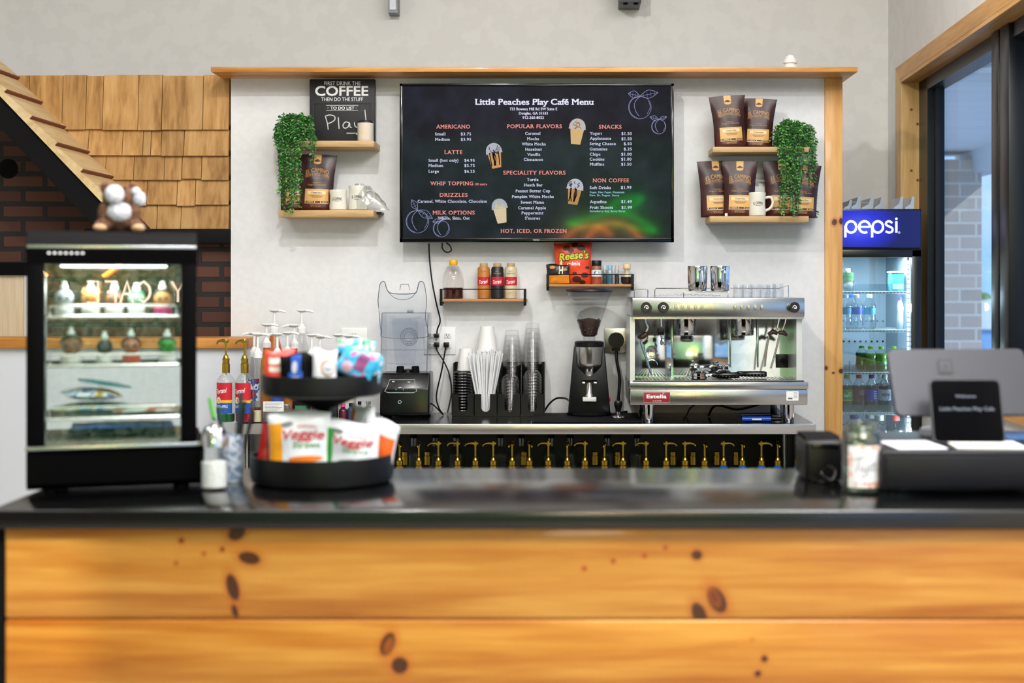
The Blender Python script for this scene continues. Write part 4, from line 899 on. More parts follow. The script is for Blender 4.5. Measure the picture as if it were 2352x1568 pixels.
def small_bottle(label, px, d, h, w, c, capc):
    t = thing('small_bottle', label, 'bottle', (X(px, d), d, ZT_), group='small bottles between the trays')
    b = B(); b.lathe([(0, .0005), (w, .0005), (w, h * .62), (w * .85, h * .7), (w * .45, h * .78), (w * .45, h * .84), (0, h * .84)], (X(px, d), d, ZT_), 18); b.build('bottle', c, t)
    b = B(); b.lathe([(0, h * .84), (w * .55, h * .84), (w * .55, h), (0, h)], (X(px, d), d, ZT_), 14); b.build('cap', capc, t)
    return t
small_bottle('dark red bottle with a pink cap between the two trays', 788, 5.97, .075, .018, mat('b_wine', '#4a1220', .2), mat('cap_pink', '#d8479a', .4))
small_bottle('dark blue bottle beside the dark red one between the two trays', 806, 5.98, .078, .016, mat('b_blue', '#123a63', .2), M_black)
small_bottle('slim clear bottle at the right between the two trays', 826, 5.98, .085, .014, glass('small_glass', '#dfe0dc', .15, 2.2), M_black)
small_bottle('clear glass bottle next to the blender base', 846, 5.99, .085, .017, glass('small_glass', base=.15), M_steel)

# ---- outlets on the wall
def outlet(label, x0, x1, y0, y1, gangs, m=M_white, d=6.4):
    xa, xb = X(x0, d), X(x1, d); za, zb = Z(y1, d), Z(y0, d)
    t = thing('outlet_plate', label, 'outlet', ((xa + xb) / 2, d, (za + zb) / 2))
    b = B(); b.box(xa, xb, d - .006, d - .0005, za, zb, .003); b.build('plate', m, t)
    for i in range(gangs):
        cx = xa + (xb - xa) * (i + .5) / gangs
        for cz in (za + (zb - za) * .68, za + (zb - za) * .32):
            b = B(); b.box(cx - .016, cx + .016, d - .0095, d - .006, cz - .012, cz + .012, .003); sk = b.build('socket', mat('socket_white', '#e6e6e4', .4), t)
            b = B()
            for q in (-.006, .006): b.box(cx + q - .0012, cx + q + .0012, d - .0102, d - .0096, cz - .001, cz + .008)
            b.cyl((cx, d - .0095, cz - .006), .0025, .0008, 10, 'Y'); b.build('slots', M_dark, sk)
    return t
outlet('white double outlet plate between the blender and the cup organizer', 974, 1047, 750, 814, 2)
outlet('white outlet plate behind the syrup pumps', 784, 844, 753, 806, 1)
ot = thing('outlet_plate', 'steel outlet plate with a large round black plug beside the espresso machine', 'outlet', (X(1420, 6.4), 6.4, Z(782, 6.4)))
b = B(); b.box(X(1388, 6.4), X(1472, 6.4), 6.39, 6.3995, Z(810, 6.4), Z(753, 6.4), .003); b.build('plate', brushed('plate_steel', '#cfccc2', .3, 'X'), ot)
b = B(); b.box(X(1437, 6.4), X(1439, 6.4), 6.389, 6.391, Z(810, 6.4), Z(753, 6.4)); b.cyl((X(1458, 6.39), 6.39, Z(782, 6.39)), .034, .008, 24, 'Y'); b.build('empty_socket', M_blackm, ot)
pg = thing('plug', 'large black power plug and cable running down to the table', 'plug', (X(1415, 6.35), 6.35, Z(782, 6.35)))
zc = Z(781, 6.34)
b = B(); k = b.mk(); b.lathe([(0, 0), (.031, 0), (.035, -.006), (.035, -.03), (.031, -.036), (0, -.036)], (X(1415, 6.34), 6.352, zc), 28, 'Y'); b.prism([(X(1402, 6.34), zc - .005), (X(1428, 6.34), zc - .005), (X(1424, 6.34), zc - .05), (X(1406, 6.34), zc - .05)], 6.355, 6.386); b.build('plug_body', M_black, pg)
b = B(); b.box(X(1405, 6.34), X(1425, 6.34), 6.3495, 6.352, zc - .007, zc + .006); b.build('plug_label', mat('plug_label', '#3f7a52', .5), pg)
b = B()
for q in ((-.026, .026), (.026, .026), (-.02, -.03), (.02, -.03)): b.cyl((X(1415, 6.34) + q[0] * .8, 6.349, zc + q[1]), .004, .004, 10, 'Y')
b.build('screws', M_brass, pg)
b = B(); b.tube(smoothpts([(X(1416, 6.36), 6.37, zc - .045), (X(1417, 6.36), 6.36, Z(830, 6.36)), (X(1423, 6.36), 6.35, Z(870, 6.36)), (X(1420, 6.36), 6.34, Z(920, 6.36)), (X(1418, 6.36), 6.34, ZT_ + .006), (X(1440, 6.36), 6.36, ZT_ + .006)], 6), .0068, 10); b.build('cord', M_black, pg)

# ---- blender in a clear sound enclosure
d = 6.14
bl = thing('blender', 'black blender base with a clear plastic sound enclosure', 'blender', (X(928, d), 6.22, ZT_))
a, c = X(872, d), X(985, d); zt = Z(858, d)
b = B(); b.prism([(d + .004, ZT_ + .008), (d, ZT_ + .02), (d + .012, Z(893, d)), (d + .045, zt), (d + .2, zt), (d + .21, ZT_ + .008)], a, c, 'X')
bmesh.ops.bevel(b.bm, geom=list(b.bm.edges), offset=.007, segments=3, affect='EDGES', profile=.5); b.build('base', mat('blender_black', '#08090b', .22, spec=.35), bl)
for px in (a + .02, c - .02):
    b = B(); b.cyl((px, d + .05, ZT_ + .0003), .012, .012, 12); b.build('foot', M_blackm, bl)
    b = B(); b.cyl((px, d + .17, ZT_ + .0003), .012, .012, 12); b.build('foot', M_blackm, bl)
for px in (914, 949):
    b = B(); b.lathe([(0, 0), (.019, 0), (.016, .026), (.013, .028), (0, .028)], (X(px, d), d + .09, zt), 10); b.build('jar_post', M_blackm, bl)
b = B(); b.lathe([(0, 0), (.02, 0), (.018, .012), (.008, .016), (0, .016)], (X(931, d), d + .09, zt), 20); b.build('drive_hub', M_black, bl)
def fp(px, py, e=.0): 
    t = max(0, min(1, (893 - py) / 35)); return (X(px, d), d + .0118 - e - .012 * max(0, min(1, (py - 893) / 50)) + .033 * t, Z(py, d))
b = B(); P = [fp(893, 873, .003), fp(951, 873, .003), fp(953, 888, .003), fp(957, 899, .003), fp(948, 902, .003), fp(892, 902, .003), fp(883, 899, .003), fp(889, 888, .003)]
b.tube(P, .0016, 6, closed=True); b.build('panel_outline', mat('panel_line', '#b9bec4', .4), bl)
b = B()
for px, py, r in ((918, 890, .006), (902, 877, .006), (938, 878, .005)): 
    p = fp(px, py, .003); b.box(p[0] - r, p[0] + r, p[1] - .001, p[1] + .001, p[2] - .0025, p[2] + .0025)
p = fp(918, 923, .002); b.lathe([(.0055, 0), (.0075, 0), (.0075, -.002), (.0055, -.002)], p, 16, 'Y')
b.build('panel_marks', mat('panel_mark', '#cfd2d6', .4), bl)
b = B()
for px, m_ in ((909, 0), (926, 1)): p = fp(px, 895, .003); b.ell(p, (.002, .0015, .004), 8, 6)
b.build('panel_lights', mat('panel_green', '#2f9a5a', .4, emit='#2f9a5a', estr=.6), bl)
# enclosure: rear box, tilted open lid, jar inside
yb, yf = 6.36, 6.17
b = B()
ea, ec = X(876, 6.2), X(982, 6.2); zl, zh = zt, Z(719, 6.2)
def panel(P, t=.003):
    n = (Vector(P[1]) - Vector(P[0])).cross(Vector(P[2]) - Vector(P[0])).normalized() * t
    m_ = len(P); b.add([tuple(p) for p in P] + [tuple(Vector(p) + n) for p in P], [tuple(range(m_)), tuple(range(m_, 2 * m_))[::-1]] + [(i, i + m_, (i + 1) % m_ + m_, (i + 1) % m_) for i in range(m_)])
panel([(ea, yb, zl), (ec, yb, zl), (ec, yb, zh), (ea, yb, zh)])
panel([(ea, yf, zl), (ea, yb, zl), (ea, yb, zh), (ea, yf + .05, zh)])
panel([(ec, yf, zl), (ec, yb, zl), (ec, yb, zh), (ec, yf + .05, zh)])
panel([(ea, yf + .05, zh), (ec, yf + .05, zh), (ec, yb, zh), (ea, yb, zh)])
b.build('enclosure', M_clearb, bl)
M_cedge = glass('clear_edge', '#aab2bd', .2, 1.5, .1, .5, opaque=.15, ocol='#8a93a0')
b = B()
b.tube([(ea, yf, zl), (ea, yf + .05, zh), (ec, yf + .05, zh), (ec, yf, zl)], .0018, 6); b.tube([(ea, yf + .02, Z(803, 6.2)), (ec, yf + .02, Z(803, 6.2))], .0012, 6)
b.build('enclosure_edge', M_cedge, bl)
zz2 = lambda py: Z(py, 6.25)
lid = [(868, 690), (872, 655), (878, 647), (884, 648), (889, 665), (902, 674), (950, 674), (958, 665), (962, 650), (967, 646), (974, 652), (980, 690), (977, 730), (983, 760), (974, 775), (884, 775), (875, 760), (872, 730)]
b = B(); b.prism([(X(p[0], 6.25), zz2(p[1])) for p in lid], 6.25, 6.254); b.build('enclosure_lid', M_clearb, bl)
b = B(); b.tube(smoothpts([(X(p[0], 6.25), 6.25, zz2(p[1])) for p in lid], 3), .0019, 6, closed=True)
b.tube(smoothpts([(X(p[0], 6.25), 6.249, zz2(p[1])) for p in ((890, 668), (905, 683), (925, 688), (945, 683), (958, 668))], 4), .0014, 6)
b.tube([(X(p[0], 6.25), 6.249, zz2(p[1])) for p in ((918, 666), (921, 653), (938, 653), (941, 666))], .0014, 6); b.build('lid_edge', M_cedge, bl)
jr = lambda q: q * 6.25 / FPX
b = B(); jx = X(930, 6.26); b.lathe([(0, zl + .03), (.04, zl + .03), (.046, zl + .05), (.058, Z(745, 6.26)), (.06, Z(740, 6.26)), (.05, Z(733, 6.26)), (0, Z(733, 6.26))], (jx, 6.27, 0), 4); b.build('jar', M_clearb, bl)
b = B()
for rr in (.022, .031, .038): b.tube([(X(940, 6.2) + rr * math.cos(i * PI / 14), 6.195, Z(773, 6.2) + rr * math.sin(i * PI / 14)) for i in range(28)], .0011, 6, closed=True)
b.build('vent_rings', M_cedge, bl)
b = B(); b.box(X(934, 6.25), X(948, 6.25), 6.262, 6.28, Z(719, 6.25), Z(712, 6.25), .002); b.build('hinge_plug', mat('grey_plastic', '#9a9da0', .4), bl)

# ---- cords
def cord(label, pts, r=.0034, m=M_black, name='cord'):
    t = thing(name, label, 'cord', pts[0], group=None)
    b = B(); b.tube(smoothpts(pts, 6), r, 8); b.build('cable', m, t); return t
d = 6.36
cd1 = cord('black television cord hanging down to the outlet', [(X(985, d), d, Z(559, d)), (X(987, d), d, Z(600, d)), (X(993, d), d, Z(650, d)), (X(1003, d), d, Z(700, d)), (X(1011, d), d, Z(735, d)), (X(1005, d), d, Z(755, d)), (X(1002, d), 6.385, Z(769, d))])
b = B(); b.box(X(997, d), X(1008, d), 6.35, 6.39, Z(775, d), Z(766, d), .002); b.build('plug', M_black, cd1)
cd2 = cord('black appliance cord from the lower left socket behind the cup organizer', [(X(1002, d), 6.385, Z(790, d)), (X(1004, d), d, Z(805, d)), (X(1020, d), d - .01, Z(830, d)), (X(1033, d), d - .02, Z(860, d)), (X(1038, d), d - .03, Z(900, d)), (X(1030, d), d - .05, Z(945, d))])
b = B(); b.box(X(997, d), X(1008, d), 6.35, 6.39, Z(797, d), Z(786, d), .002); b.build('plug', M_black, cd2)
cd3 = cord('black blender cord from the lower right socket', [(X(1025, d), 6.385, Z(790, d)), (X(1022, d), d, Z(808, d)), (X(1015, d), d - .01, Z(850, d)), (X(1004, d), d - .03, Z(905, d)), (X(1010, d), d - .06, Z(932, d)), (X(1022, d), d - .1, ZT_ + .004), (X(1003, d), d - .12, Z(926, d)), (X(985, d), d - .13, Z(915, d))])
b = B(); b.box(X(1019, d), X(1031, d), 6.35, 6.39, Z(797, d), Z(786, d), .002); b.build('plug', M_black, cd3)
cord('loop of black cord hanging under the left of the television', [(X(1016, d), d, Z(558, d)), (X(1016, d), d, Z(570, d)), (X(1025, d), d, Z(579, d)), (X(1036, d), d, Z(576, d)), (X(1034, d), d, Z(565, d)), (X(1025, d), d, Z(557, d))], .003)
cord('black grinder cord curving to the cup organizer', [(X(1308, 6.25), 6.25, Z(923, 6.2)), (X(1298, 6.25), 6.26, Z(917, 6.2)), (X(1278, 6.25), 6.28, Z(918, 6.2)), (X(1262, 6.25), 6.3, Z(931, 6.2)), (X(1250, 6.25), 6.33, Z(950, 6.2))], .0042)

# ---- cup and lid organizer
d = 6.2
og = thing('cup_organizer', 'black cup and lid organizer in the middle of the work table', 'organizer', (X(1145, d), 6.28, ZT_))
a, c = X(1038, d), X(1250, d); zf = Z(905, d); zb_ = Z(836, d); bays = [X(q, d) for q in (1038, 1089, 1142, 1196, 1250)]
M_org = mat('organizer_black', '#0e0e10', .35, spec=.35)
b = B(); b.box(a, c, d + .002, 6.39, ZT_ + .0005, ZT_ + .008); b.build('base', M_org, og)
for i, px in enumerate(bays):
    b = B(); b.prism([(d, ZT_ + .008), (d, zf), (d + .07, zf + .004), (d + .09, zb_ - (.01 if i % 4 else 0)), (6.39, zb_), (6.39, ZT_ + .008)], px - .0018, px + .0018, 'X'); b.build('divider', M_org, og)
b = B(); b.box(a, c, 6.385, 6.39, ZT_ + .008, zb_); b.build('back', M_org, og)
for i in range(4):
    xa, xb = bays[i], bays[i + 1]; cx = (xa + xb) / 2; w = .019; r_ = []
    slot = [(cx - w, zf), (cx - w, ZT_ + .04)] + [(cx + w * math.cos(math.radians(q)), ZT_ + .04 + w * math.sin(math.radians(q))) for q in range(180, 361, 20)] + [(cx + w, zf)]
    b = B(); b.prism([(xa, zf)] + slot + [(xb, zf), (xb, ZT_ + .008), (xa, ZT_ + .008)], d, d + .003); b.build('front', M_org, og)
def stack(label, px, d, zb, n, r0, r1, h, step, m, cat='cup', group='cups', top_rim=True, name='paper_cup'):
    """upside-down nested cups: one thing each"""
    first = None
    for i in range(n):
        z = zb + i * step
        if first is None:
            t = thing(name, label(i), cat, (0, 0, 0), group=group)
            b = B(); b.lathe([(r0 + .0015, 0), (r0 + .002, .003), (r0, .006), (r1, h - .002), (r1 - .003, h), (0, h)], n=26); b.build('cup', m, t); first = t; place(t, (X(px, d), d, z))
        else: dup(first, (X(px, d), d, z), label=label(i), group=group)
M_cup = mat('paper_cup', '#ecece9', .5)
M_pet = glass('pet_cup', '#fdfdfd', .025, 2.0, .08, .7)
LAB = lambda what: (lambda i: what + (', lowest of the stack' if i == 0 else ', %s from the bottom' % ['second', 'third', 'fourth', 'fifth', 'sixth', 'seventh', 'eighth', 'ninth', 'tenth', 'eleventh', 'twelfth', 'thirteenth', 'fourteenth'][i - 1]))
D2 = 6.335; ob = ZT_ + .0085
hcup = lambda pt, d: Z(pt, d) - ob
# tall white stack at 1119, short white stack at 1070
stack(LAB('white paper cup of the tall stack'), 1119, D2, ob, 9, .043, .03, .115, .0115 + (Z(748, D2) - ob - .115 - .0115 * 8) / 8, M_cup, group='tall stack of white paper cups')
stack(LAB('white paper cup of the short stack'), 1070, D2, ob, 5, .038, .028, .1, (Z(799, D2) - ob - .1) / 4, M_cup, group='short stack of white paper cups')
stack(LAB('clear plastic cup of the shorter clear stack'), 1176, D2, ob, 12, .044, .029, .12, (Z(758, D2) - ob - .12) / 11, M_pet, group='shorter stack of clear cups', name='plastic_cup')
stack(LAB('clear plastic cup of the taller clear stack'), 1223, D2, ob, 13, .044, .029, .13, (Z(742, D2) - ob - .13) / 12, M_pet, group='taller stack of clear cups', name='plastic_cup')
# lids: front row
def lids(what, px, d, zb, n, r, step, m, dome, group, tilt=0.):
    first = None
    for i in range(n):
        z = zb + i * step
        if first is None:
            t = thing('cup_cover', LAB2(what, i), 'lid', (0, 0, 0), group=group)
            b = B(); b.lathe([(r, 0), (r + .0008, .002), (r - .001, .006), (r - .005, .0075), (r - .007, .005), (0, .005)] if not dome else [(r, 0), (r + .001, .002), (r, .005), (r * .95, .012), (r * .8, .026), (r * .5, .036), (r * .3, .038)], n=26)
            b.build('lid', m, t); first = t; place(t, (X(px, d), d, z))
        else: dup(first, (X(px, d), d, z), label=LAB2(what, i), group=group)
ORD = 'second third fourth fifth sixth seventh eighth ninth tenth eleventh twelfth thirteenth fourteenth fifteenth sixteenth'.split()
def LAB2(what, i): return what + (', lowest of the stack' if i == 0 else ', %s from the bottom' % ORD[i - 1])
lids('black cup lid in the left bay of the organizer', 1063, 6.25, ob, 15, .0395, (Z(850, 6.25) - ob) / 15, mat('lid_black', '#131417', .25), False, 'black cup lids in the organizer')
lids('clear dome lid in the third bay of the organizer', 1172, 6.25, ob, 11, .0395, (Z(858, 6.25) - .038 - ob) / 10, M_pet, True, 'clear dome lids in the third bay')
lids('clear dome lid in the right bay of the organizer', 1223, 6.25, ob, 13, .0405, (Z(848, 6.25) - .038 - ob) / 12, M_pet, True, 'clear dome lids in the right bay')
# straws fanned out of the second bay
M_straw = mat('straw_paper', '#e6e7e8', .55)
random.seed(5); nst = 0
base = (X(1114, 6.25), 6.25)
for i in range(34):
    a_ = random.uniform(-1, 1); e = random.uniform(-1, 1)
    bx = base[0] + a_ * .022; by = base[1] + e * .02 
    tx = X(1114 + a_ * 37 + random.uniform(-3, 3), 6.25); ty = by + e * .02; tz = Z(803 + abs(a_) * 6 + random.uniform(-4, 10), 6.25)
    if i == 0:
        pass
    t = thing('straw', 'white wrapped straw fanned out of the second organizer bay', 'straw', (bx, by, ob), group='wrapped straws in the organizer')
    b = B(); b.tube([(bx, by, ob + .001), (tx, ty, tz)], .0042, 7); b.build('wrapper', M_straw, t)
# ---- rubber mat, grinder, tamper
b = B(); b.box(X(1222, 5.92), X(1475, 5.92), 5.92, 6.3, ZT_ + .0006, ZT_ + .007, .003); tag(b.build('bar_mat', mat('rubber', '#0d0d0f', .75, spec=.2)), 'black rubber bar mat under the grinder', 'mat')
ZM = ZT_ + .0072
d = 6.1
gr = thing('coffee_grinder', 'black coffee grinder with a clear bean hopper and steel doser', 'grinder', (X(1354, d), 6.22, ZM))
x = X(1354, d); gy = 6.22
b = B(); b.lathe([(0, 0), (.095, 0), (.098, .006), (.09, .016), (0, .018)], (x, gy - .01, ZM + .0003), 36); b.build('base', M_blackm, gr)
b = B(); P = lambda w, y0, y1, z: [(x - w, y0, z), (x + w, y0, z), (x + w, y1, z), (x - w, y1, z)]
L0 = P(.092, d + .045, 6.33, ZM + .012); L1 = P(.066, d + .07, 6.31, Z(797, d))
b.add(L0 + L1, [(0, 1, 2, 3), (4, 7, 6, 5), (0, 4, 5, 1), (1, 5, 6, 2), (2, 6, 7, 3), (3, 7, 4, 0)]); bmesh.ops.bevel(b.bm, geom=list(b.bm.edges), offset=.006, segments=2, affect='EDGES', profile=.5); b.build('housing', mat('grinder_black', '#090a0d', .3, spec=.35), gr)
zc0, zc1 = Z(797, d), Z(785, d)
b = B(); b.lathe([(0, zc0 - .004), (.06, zc0 - .004), (.064, zc0), (.064, zc1 - .004), (.058, zc1), (0, zc1)], (x, gy - .03, 0), 32); b.build('collar', M_black, gr)
b = B(); b.lathe([(0, Z(878, d)), (.012, Z(878, d)), (.03, Z(862, d)), (.055, Z(845, d)), (.061, Z(835, d)), (.061, Z(798, d)), (0, Z(798, d))], (x, gy - .035, 0), 32); b.build('doser', M_steelv, gr)
zh0, zh1 = zc1, Z(671, d)
hx, hy = x, gy - .03
b = B(); b.lathe([(.026, zh0 + .003), (.026, zh0 + .02), (.034, zh0 + .024), (.096, zh1), (.093, zh1), (.032, zh0 + .026), (.024, zh0 + .02), (.024, zh0 + .003)], (hx, hy, 0), 36); b.build('hopper', M_clear, gr)
zbn = Z(737, d); rb = .031 + (.09 - .031) * (zbn - zh0 - .026) / (zh1 - zh0 - .026)
b = B(); b.lathe([(0, zh0 + .02), (.0235, zh0 + .02), (.031, zh0 + .027), (rb, zbn), (rb * .5, zbn + .007), (0, zbn + .012)], (hx, hy, 0), 30)
random.seed(2)
for i in range(120):
    t_ = random.random(); zz_ = zh0 + .028 + (zbn - zh0 - .028) * t_; rr = (.0305 + (rb - .031) * t_) * random.uniform(.9, 1.0); an = random.uniform(0, 2 * PI)
    if i > 80: zz_ = zbn + random.uniform(0, .006); rr = rb * random.uniform(0, .95)
    k = b.mk(); b.ell((0, 0, 0), (.0055, .004, .003), 8, 5); b.xf(k, Matrix.Translation((hx + rr * math.cos(an), hy + rr * math.sin(an), zz_)) @ Matrix.Rotation(random.uniform(0, 6), 4, 'Z') @ Matrix.Rotation(random.uniform(-1, 1), 4, 'X'))
o = b.build('beans', speckle('beans', '#2a1712', '#4a2b22', 90, .4), gr); o['kind'] = 'stuff'
b = B(); b.lathe([(0, zh1), (.099, zh1), (.103, zh1 + .004), (.102, zh1 + .012), (.085, zh1 + .018), (0, zh1 + .02)], (hx, hy, 0), 40); b.build('hopper_lid', mat('lid_navy', '#15171f', .35), gr)
b = B(); b.box(x - .032, x - .018, d + .01, d + .075, Z(882, d), Z(878, d), .002); b.box(x + .018, x + .032, d + .01, d + .075, Z(882, d), Z(878, d), .002); b.box(x - .032, x + .032, d + .03, d + .075, Z(878, d), Z(873, d)); b.build('fork', M_chrome, gr)
b = B(); b.lathe([(.013, Z(880, d)), (.016, Z(905, d)), (.02, Z(908, d)), (.024, Z(922, d)), (.02, Z(925, d)), (0, Z(925, d))], (x, d + .05, 0), 20); b.build('chute', M_steelv, gr)
b = B(); b.box(x - .029, x + .03, d + .02, d + .06, Z(923, d), Z(913, d), .003); b.build('dosing_lever', mat('label_offwhite', '#dcdcd6', .4), gr)
b = B(); b.box(X(1396, d), X(1404, d), 6.17, 6.19, Z(925, d), Z(914, d), .001); b.build('switch', mat('switch_red', '#c01818', .4), gr)
x = X(1420, 6.05); y = 6.05
tm = thing('tamper', 'black handled steel tamper standing beside the grinder', 'tamper', (x, y, ZM))
b = B(); b.lathe([(0, .0003), (.028, .0003), (.029, .003), (.028, .008), (.01, .012), (.01, .028), (0, .028)], (x, y, ZM), 26); b.build('base', M_chrome, tm)
b = B(); b.lathe([(0, .028), (.011, .028), (.011, .036), (.017, .055), (.018, .066), (.014, .074), (0, .076)], (x, y, ZM), 22); b.build('handle', M_black, tm)
# ------------------------------------------------------------------ two group espresso machine
d = 5.90
em = thing('espresso_machine', 'wide steel two group espresso machine on the right of the work table', 'espresso machine', (X(1650, d), 6.14, ZT_))
xa, xb = X(1447, d), X(1855, d); yb = 6.37
zl = Z(930, d); zm = Z(893, d); zt = Z(877, d)
b = B(); b.box(xa, xb, d, yb, zl, zm - .001, .004, 2); b.box(xa - .002, xb + .002, d - .006, yb, zm, zt, .003, 2); b.build('base', M_steel, em)
M_bead = mat('machine_dark', '#2a2a2c', .4, .5)
b = B(); b.box(xa + .012, xb - .012, d + .012, yb - .1, zt, zt + .004); dr = b.build('drip_tray', M_bead, em)
b = B()
for i in range(46): xx = xa + .02 + (xb - xa - .04) * i / 45; b.box(xx - .0022, xx + .0022, d + .015, yb - .11, zt + .004, zt + .0065)
for y in (d + .016, d + .2, yb - .115): b.box(xa + .015, xb - .015, y, y + .004, zt + .002, zt + .0066)
b.build('drip_grate', M_steel, dr)
for px, y in ((1491, d + .02), (1814, d + .02), (1491, yb - .06), (1814, yb - .06)):
    b = B(); b.lathe([(0, .0005), (.0215, .0005), (.0225, .003), (.0225, zl - ZT_), (0, zl - ZT_)], (X(px, d), y + .01, ZT_), 22); b.build('leg', M_chrome, em)
# upper housing
ua, ub = X(1452, d), X(1848, d); z0, z1 = Z(728, d), Z(684, d)
b = B(); b.box(ua, ub, d, yb, z0, z1, .0035, 2); b.box(ua + .003, ub - .003, d + .003, yb, z0 - .008, z0); b.build('head_housing', M_steel, em)
b = B()
for px in (1448, 1452): pass
b.box(X(1448, d), X(1459, d), d + .03, yb, zt, z0); b.build('side_panel', mat('white_enamel', '#d9dcda', .3, .3), em)
b = B(); b.box(X(1832, d), X(1845, d), d + .03, yb, zt, z0); b.build('side_panel', mat('white_enamel', '#d9dcda', .3, .3), em)
M_mirror = speckle('polished_panel', '#cfd2d0', '#c6cac8', 20, .09, metal=1)
ym = 6.17
def TILT(x_, y_, z_): return (x_, y_ + (z_ - (zt + z0) / 2) * .1, z_)
b = B(); b.box(X(1458, ym), X(1834, ym), ym, ym + .01, zt + .004, z0); b.warp(0, TILT); b.build('back_splash', M_mirror, em)
b = B(); b.box(X(1458, ym), X(1541, ym), ym - .006, ym - .0005, zt + .006, z0 - .01, .001); b.warp(0, TILT); b.build('gauge_panel', M_mirror, em)
b = B(); b.box(X(1546, ym), X(1672, ym), ym - .004, ym - .0005, zt + .012, z0 - .01, .001); b.warp(0, TILT); b.build('center_panel', M_mirror, em)
for px in (1544, 1677, 1740):
    b = B(); b.box(X(px - 2, ym), X(px + 2, ym), ym - .009, ym - .0005, zt + .006, z0, .001); b.build('panel_strip', M_steelv, em)
# knobs
for px in (1484, 1523, 1823):
    zc = Z(705.5, d)
    b = B(); b.lathe([(0, -.002), (.019, -.002), (.0225, -.006), (.0225, -.02), (.0195, -.025), (0, -.025)], (X(px, d), d, zc), 28, 'Y'); kb = b.build('knob', mat('knob_black', '#101114', .3), em)
    b = B(); b.ribbon(ring(X(px, d), zc, .0075, n=14, a0=-60, a1=200), .003, d - .0258); b.poly(ring(X(px, d) + .001, zc - .003, .0035, n=10), d - .0258); b.build('knob_mark', M_whitem, kb, solid=False)
bt = []
for px in (1552, 1567, 1582, 1597.5, 1612.5, 1688.5, 1704, 1719.5, 1735, 1750):
    b = B(); k = b.mk(); b.lathe([(0, 0), (.0085, 0), (.0085, -.005), (.007, -.0075), (0, -.008)], (0, 0, 0), 18, 'Y'); b.xf(k, Matrix.Translation((X(px, d), d - .0005, Z(705, d))) @ Matrix.Diagonal((.8, 1, 1.25, 1)))
    bt = b.build('button', mat('button_silver', '#b9b6a8', .3, .7), em)
    b = B(); b.cyl((X(px, d), d - .009, Z(702.5, d)), .0035, .0012, 12, 'Y'); b.build('button_light', mat('button_lime', '#d9dba0', .4), bt)
# group heads
for px in (1577, 1709):
    b = B(); x = X(px, 6.02); y = 6.03
    b.lathe([(0, z0), (.042, z0), (.042, Z(757, 6.0)), (.041, Z(758, 6.0)), (.041, Z(770, 6.0)), (.034, Z(771, 6.0)), (0, Z(771, 6.0))], (x, y, 0), 36)
    b.build('group_head', M_chrome, em)
    b = B(); b.lathe([(.0423, Z(760, 6.0)), (.0428, Z(761, 6.0)), (.0428, Z(763, 6.0)), (.0423, Z(764, 6.0))], (x, y, 0), 36); b.build('group_ring', M_steel, em)
# gauges
for py in (806, 838):
    c = (X(1497, ym), ym - .0065, Z(py, ym))
    b = B(); b.lathe([(.0215, 0), (.0255, -.001), (.0255, -.007), (.0225, -.008), (.0215, -.004)], c, 30, 'Y'); g = b.build('gauge', M_chrome, em)
    b = B(); b.poly(ring(c[0], c[2], .0222), c[1] - .002); b.build('dial', M_whitem, g, solid=False)
    b = B(); b.ribbon(ring(c[0], c[2], .0175, n=14, a0=150, a1=250), .004, c[1] - .0028); b.build('dial_blue', mat('dial_blue', '#3b63b5', .5), g, solid=False)
    b = B(); b.ribbon(ring(c[0], c[2], .0175, n=12, a0=-40, a1=60), .004, c[1] - .0028); b.build('dial_red', mat('dial_red', '#b5443b', .5), g, solid=False)
    b = B(); b.ribbon([(c[0], c[2]), (c[0] - .012, c[2] + .006)], .0016, c[1] - .0032); b.build('needle', M_blackm, g, solid=False)
# steam wand left, hot water tap, steam wands right
d2 = 6.0
def pp(px, py, dd=d2): return (X(px, dd), dd, Z(py, dd))
b = B(); b.tube(smoothpts([pp(1481, 728), pp(1484, 742), pp(1488, 752), pp(1482, 764)], 5), .006, 10); b.tube(smoothpts([pp(1474, 775), pp(1473, 788), pp(1484, 822), pp(1495, 855), pp(1500, 857)], 5), .0048, 10); b.build('steam_wand', M_chrome, em)
b = B(); b.tube(smoothpts([pp(1487, 762), pp(1480, 770), pp(1470, 774), pp(1467, 770)], 4), [.006, .009, .011, .012, .012, .012, .012, .012, .01, .009, .007, .006, .004][:13], 10); b.build('wand_grip', mat('grip_brown', '#3a2318', .4), em)
b = B(); b.tube([pp(1518, 728), pp(1519, 750)], .0055, 10); b.tube([pp(1519, 768), pp(1521, 780)], .0055, 10); b.lathe([(.006, 0), (.012, -.012), (.012, -.026), (.009, -.03), (0, -.03)], pp(1523, 776), 16); b.build('water_tap', M_chrome, em)
b = B(); b.box(X(1510, d2), X(1525, d2), d2 - .012, d2 + .012, Z(769, d2), Z(754, d2), .003); b.build('tap_grip', M_black, em)
b = B(); b.tube(smoothpts([pp(1790, 729), pp(1787, 745), pp(1782, 760), pp(1770, 768)], 5), .005, 10); b.tube(smoothpts([pp(1766, 772), pp(1761, 800), pp(1757, 835), pp(1756, 842)], 5), .0045, 10); b.build('steam_wand', M_chrome, em)
b = B(); b.tube(smoothpts([pp(1806, 728), pp(1803, 742), pp(1796, 760)], 5), .005, 10); b.tube(smoothpts([pp(1790, 770), pp(1782, 805), pp(1772, 840), pp(1770, 846)], 5), .0045, 10); b.build('steam_wand', M_chrome, em)
b = B(); b.tube([pp(1764, 768), pp(1776, 761), pp(1786, 766)], [.007, .011, .008], 10); b.tube([pp(1788, 764), pp(1798, 763), pp(1808, 770)], [.008, .011, .006], 10); b.build('wand_grip', mat('grip_brown', '#3a2318', .4), em)
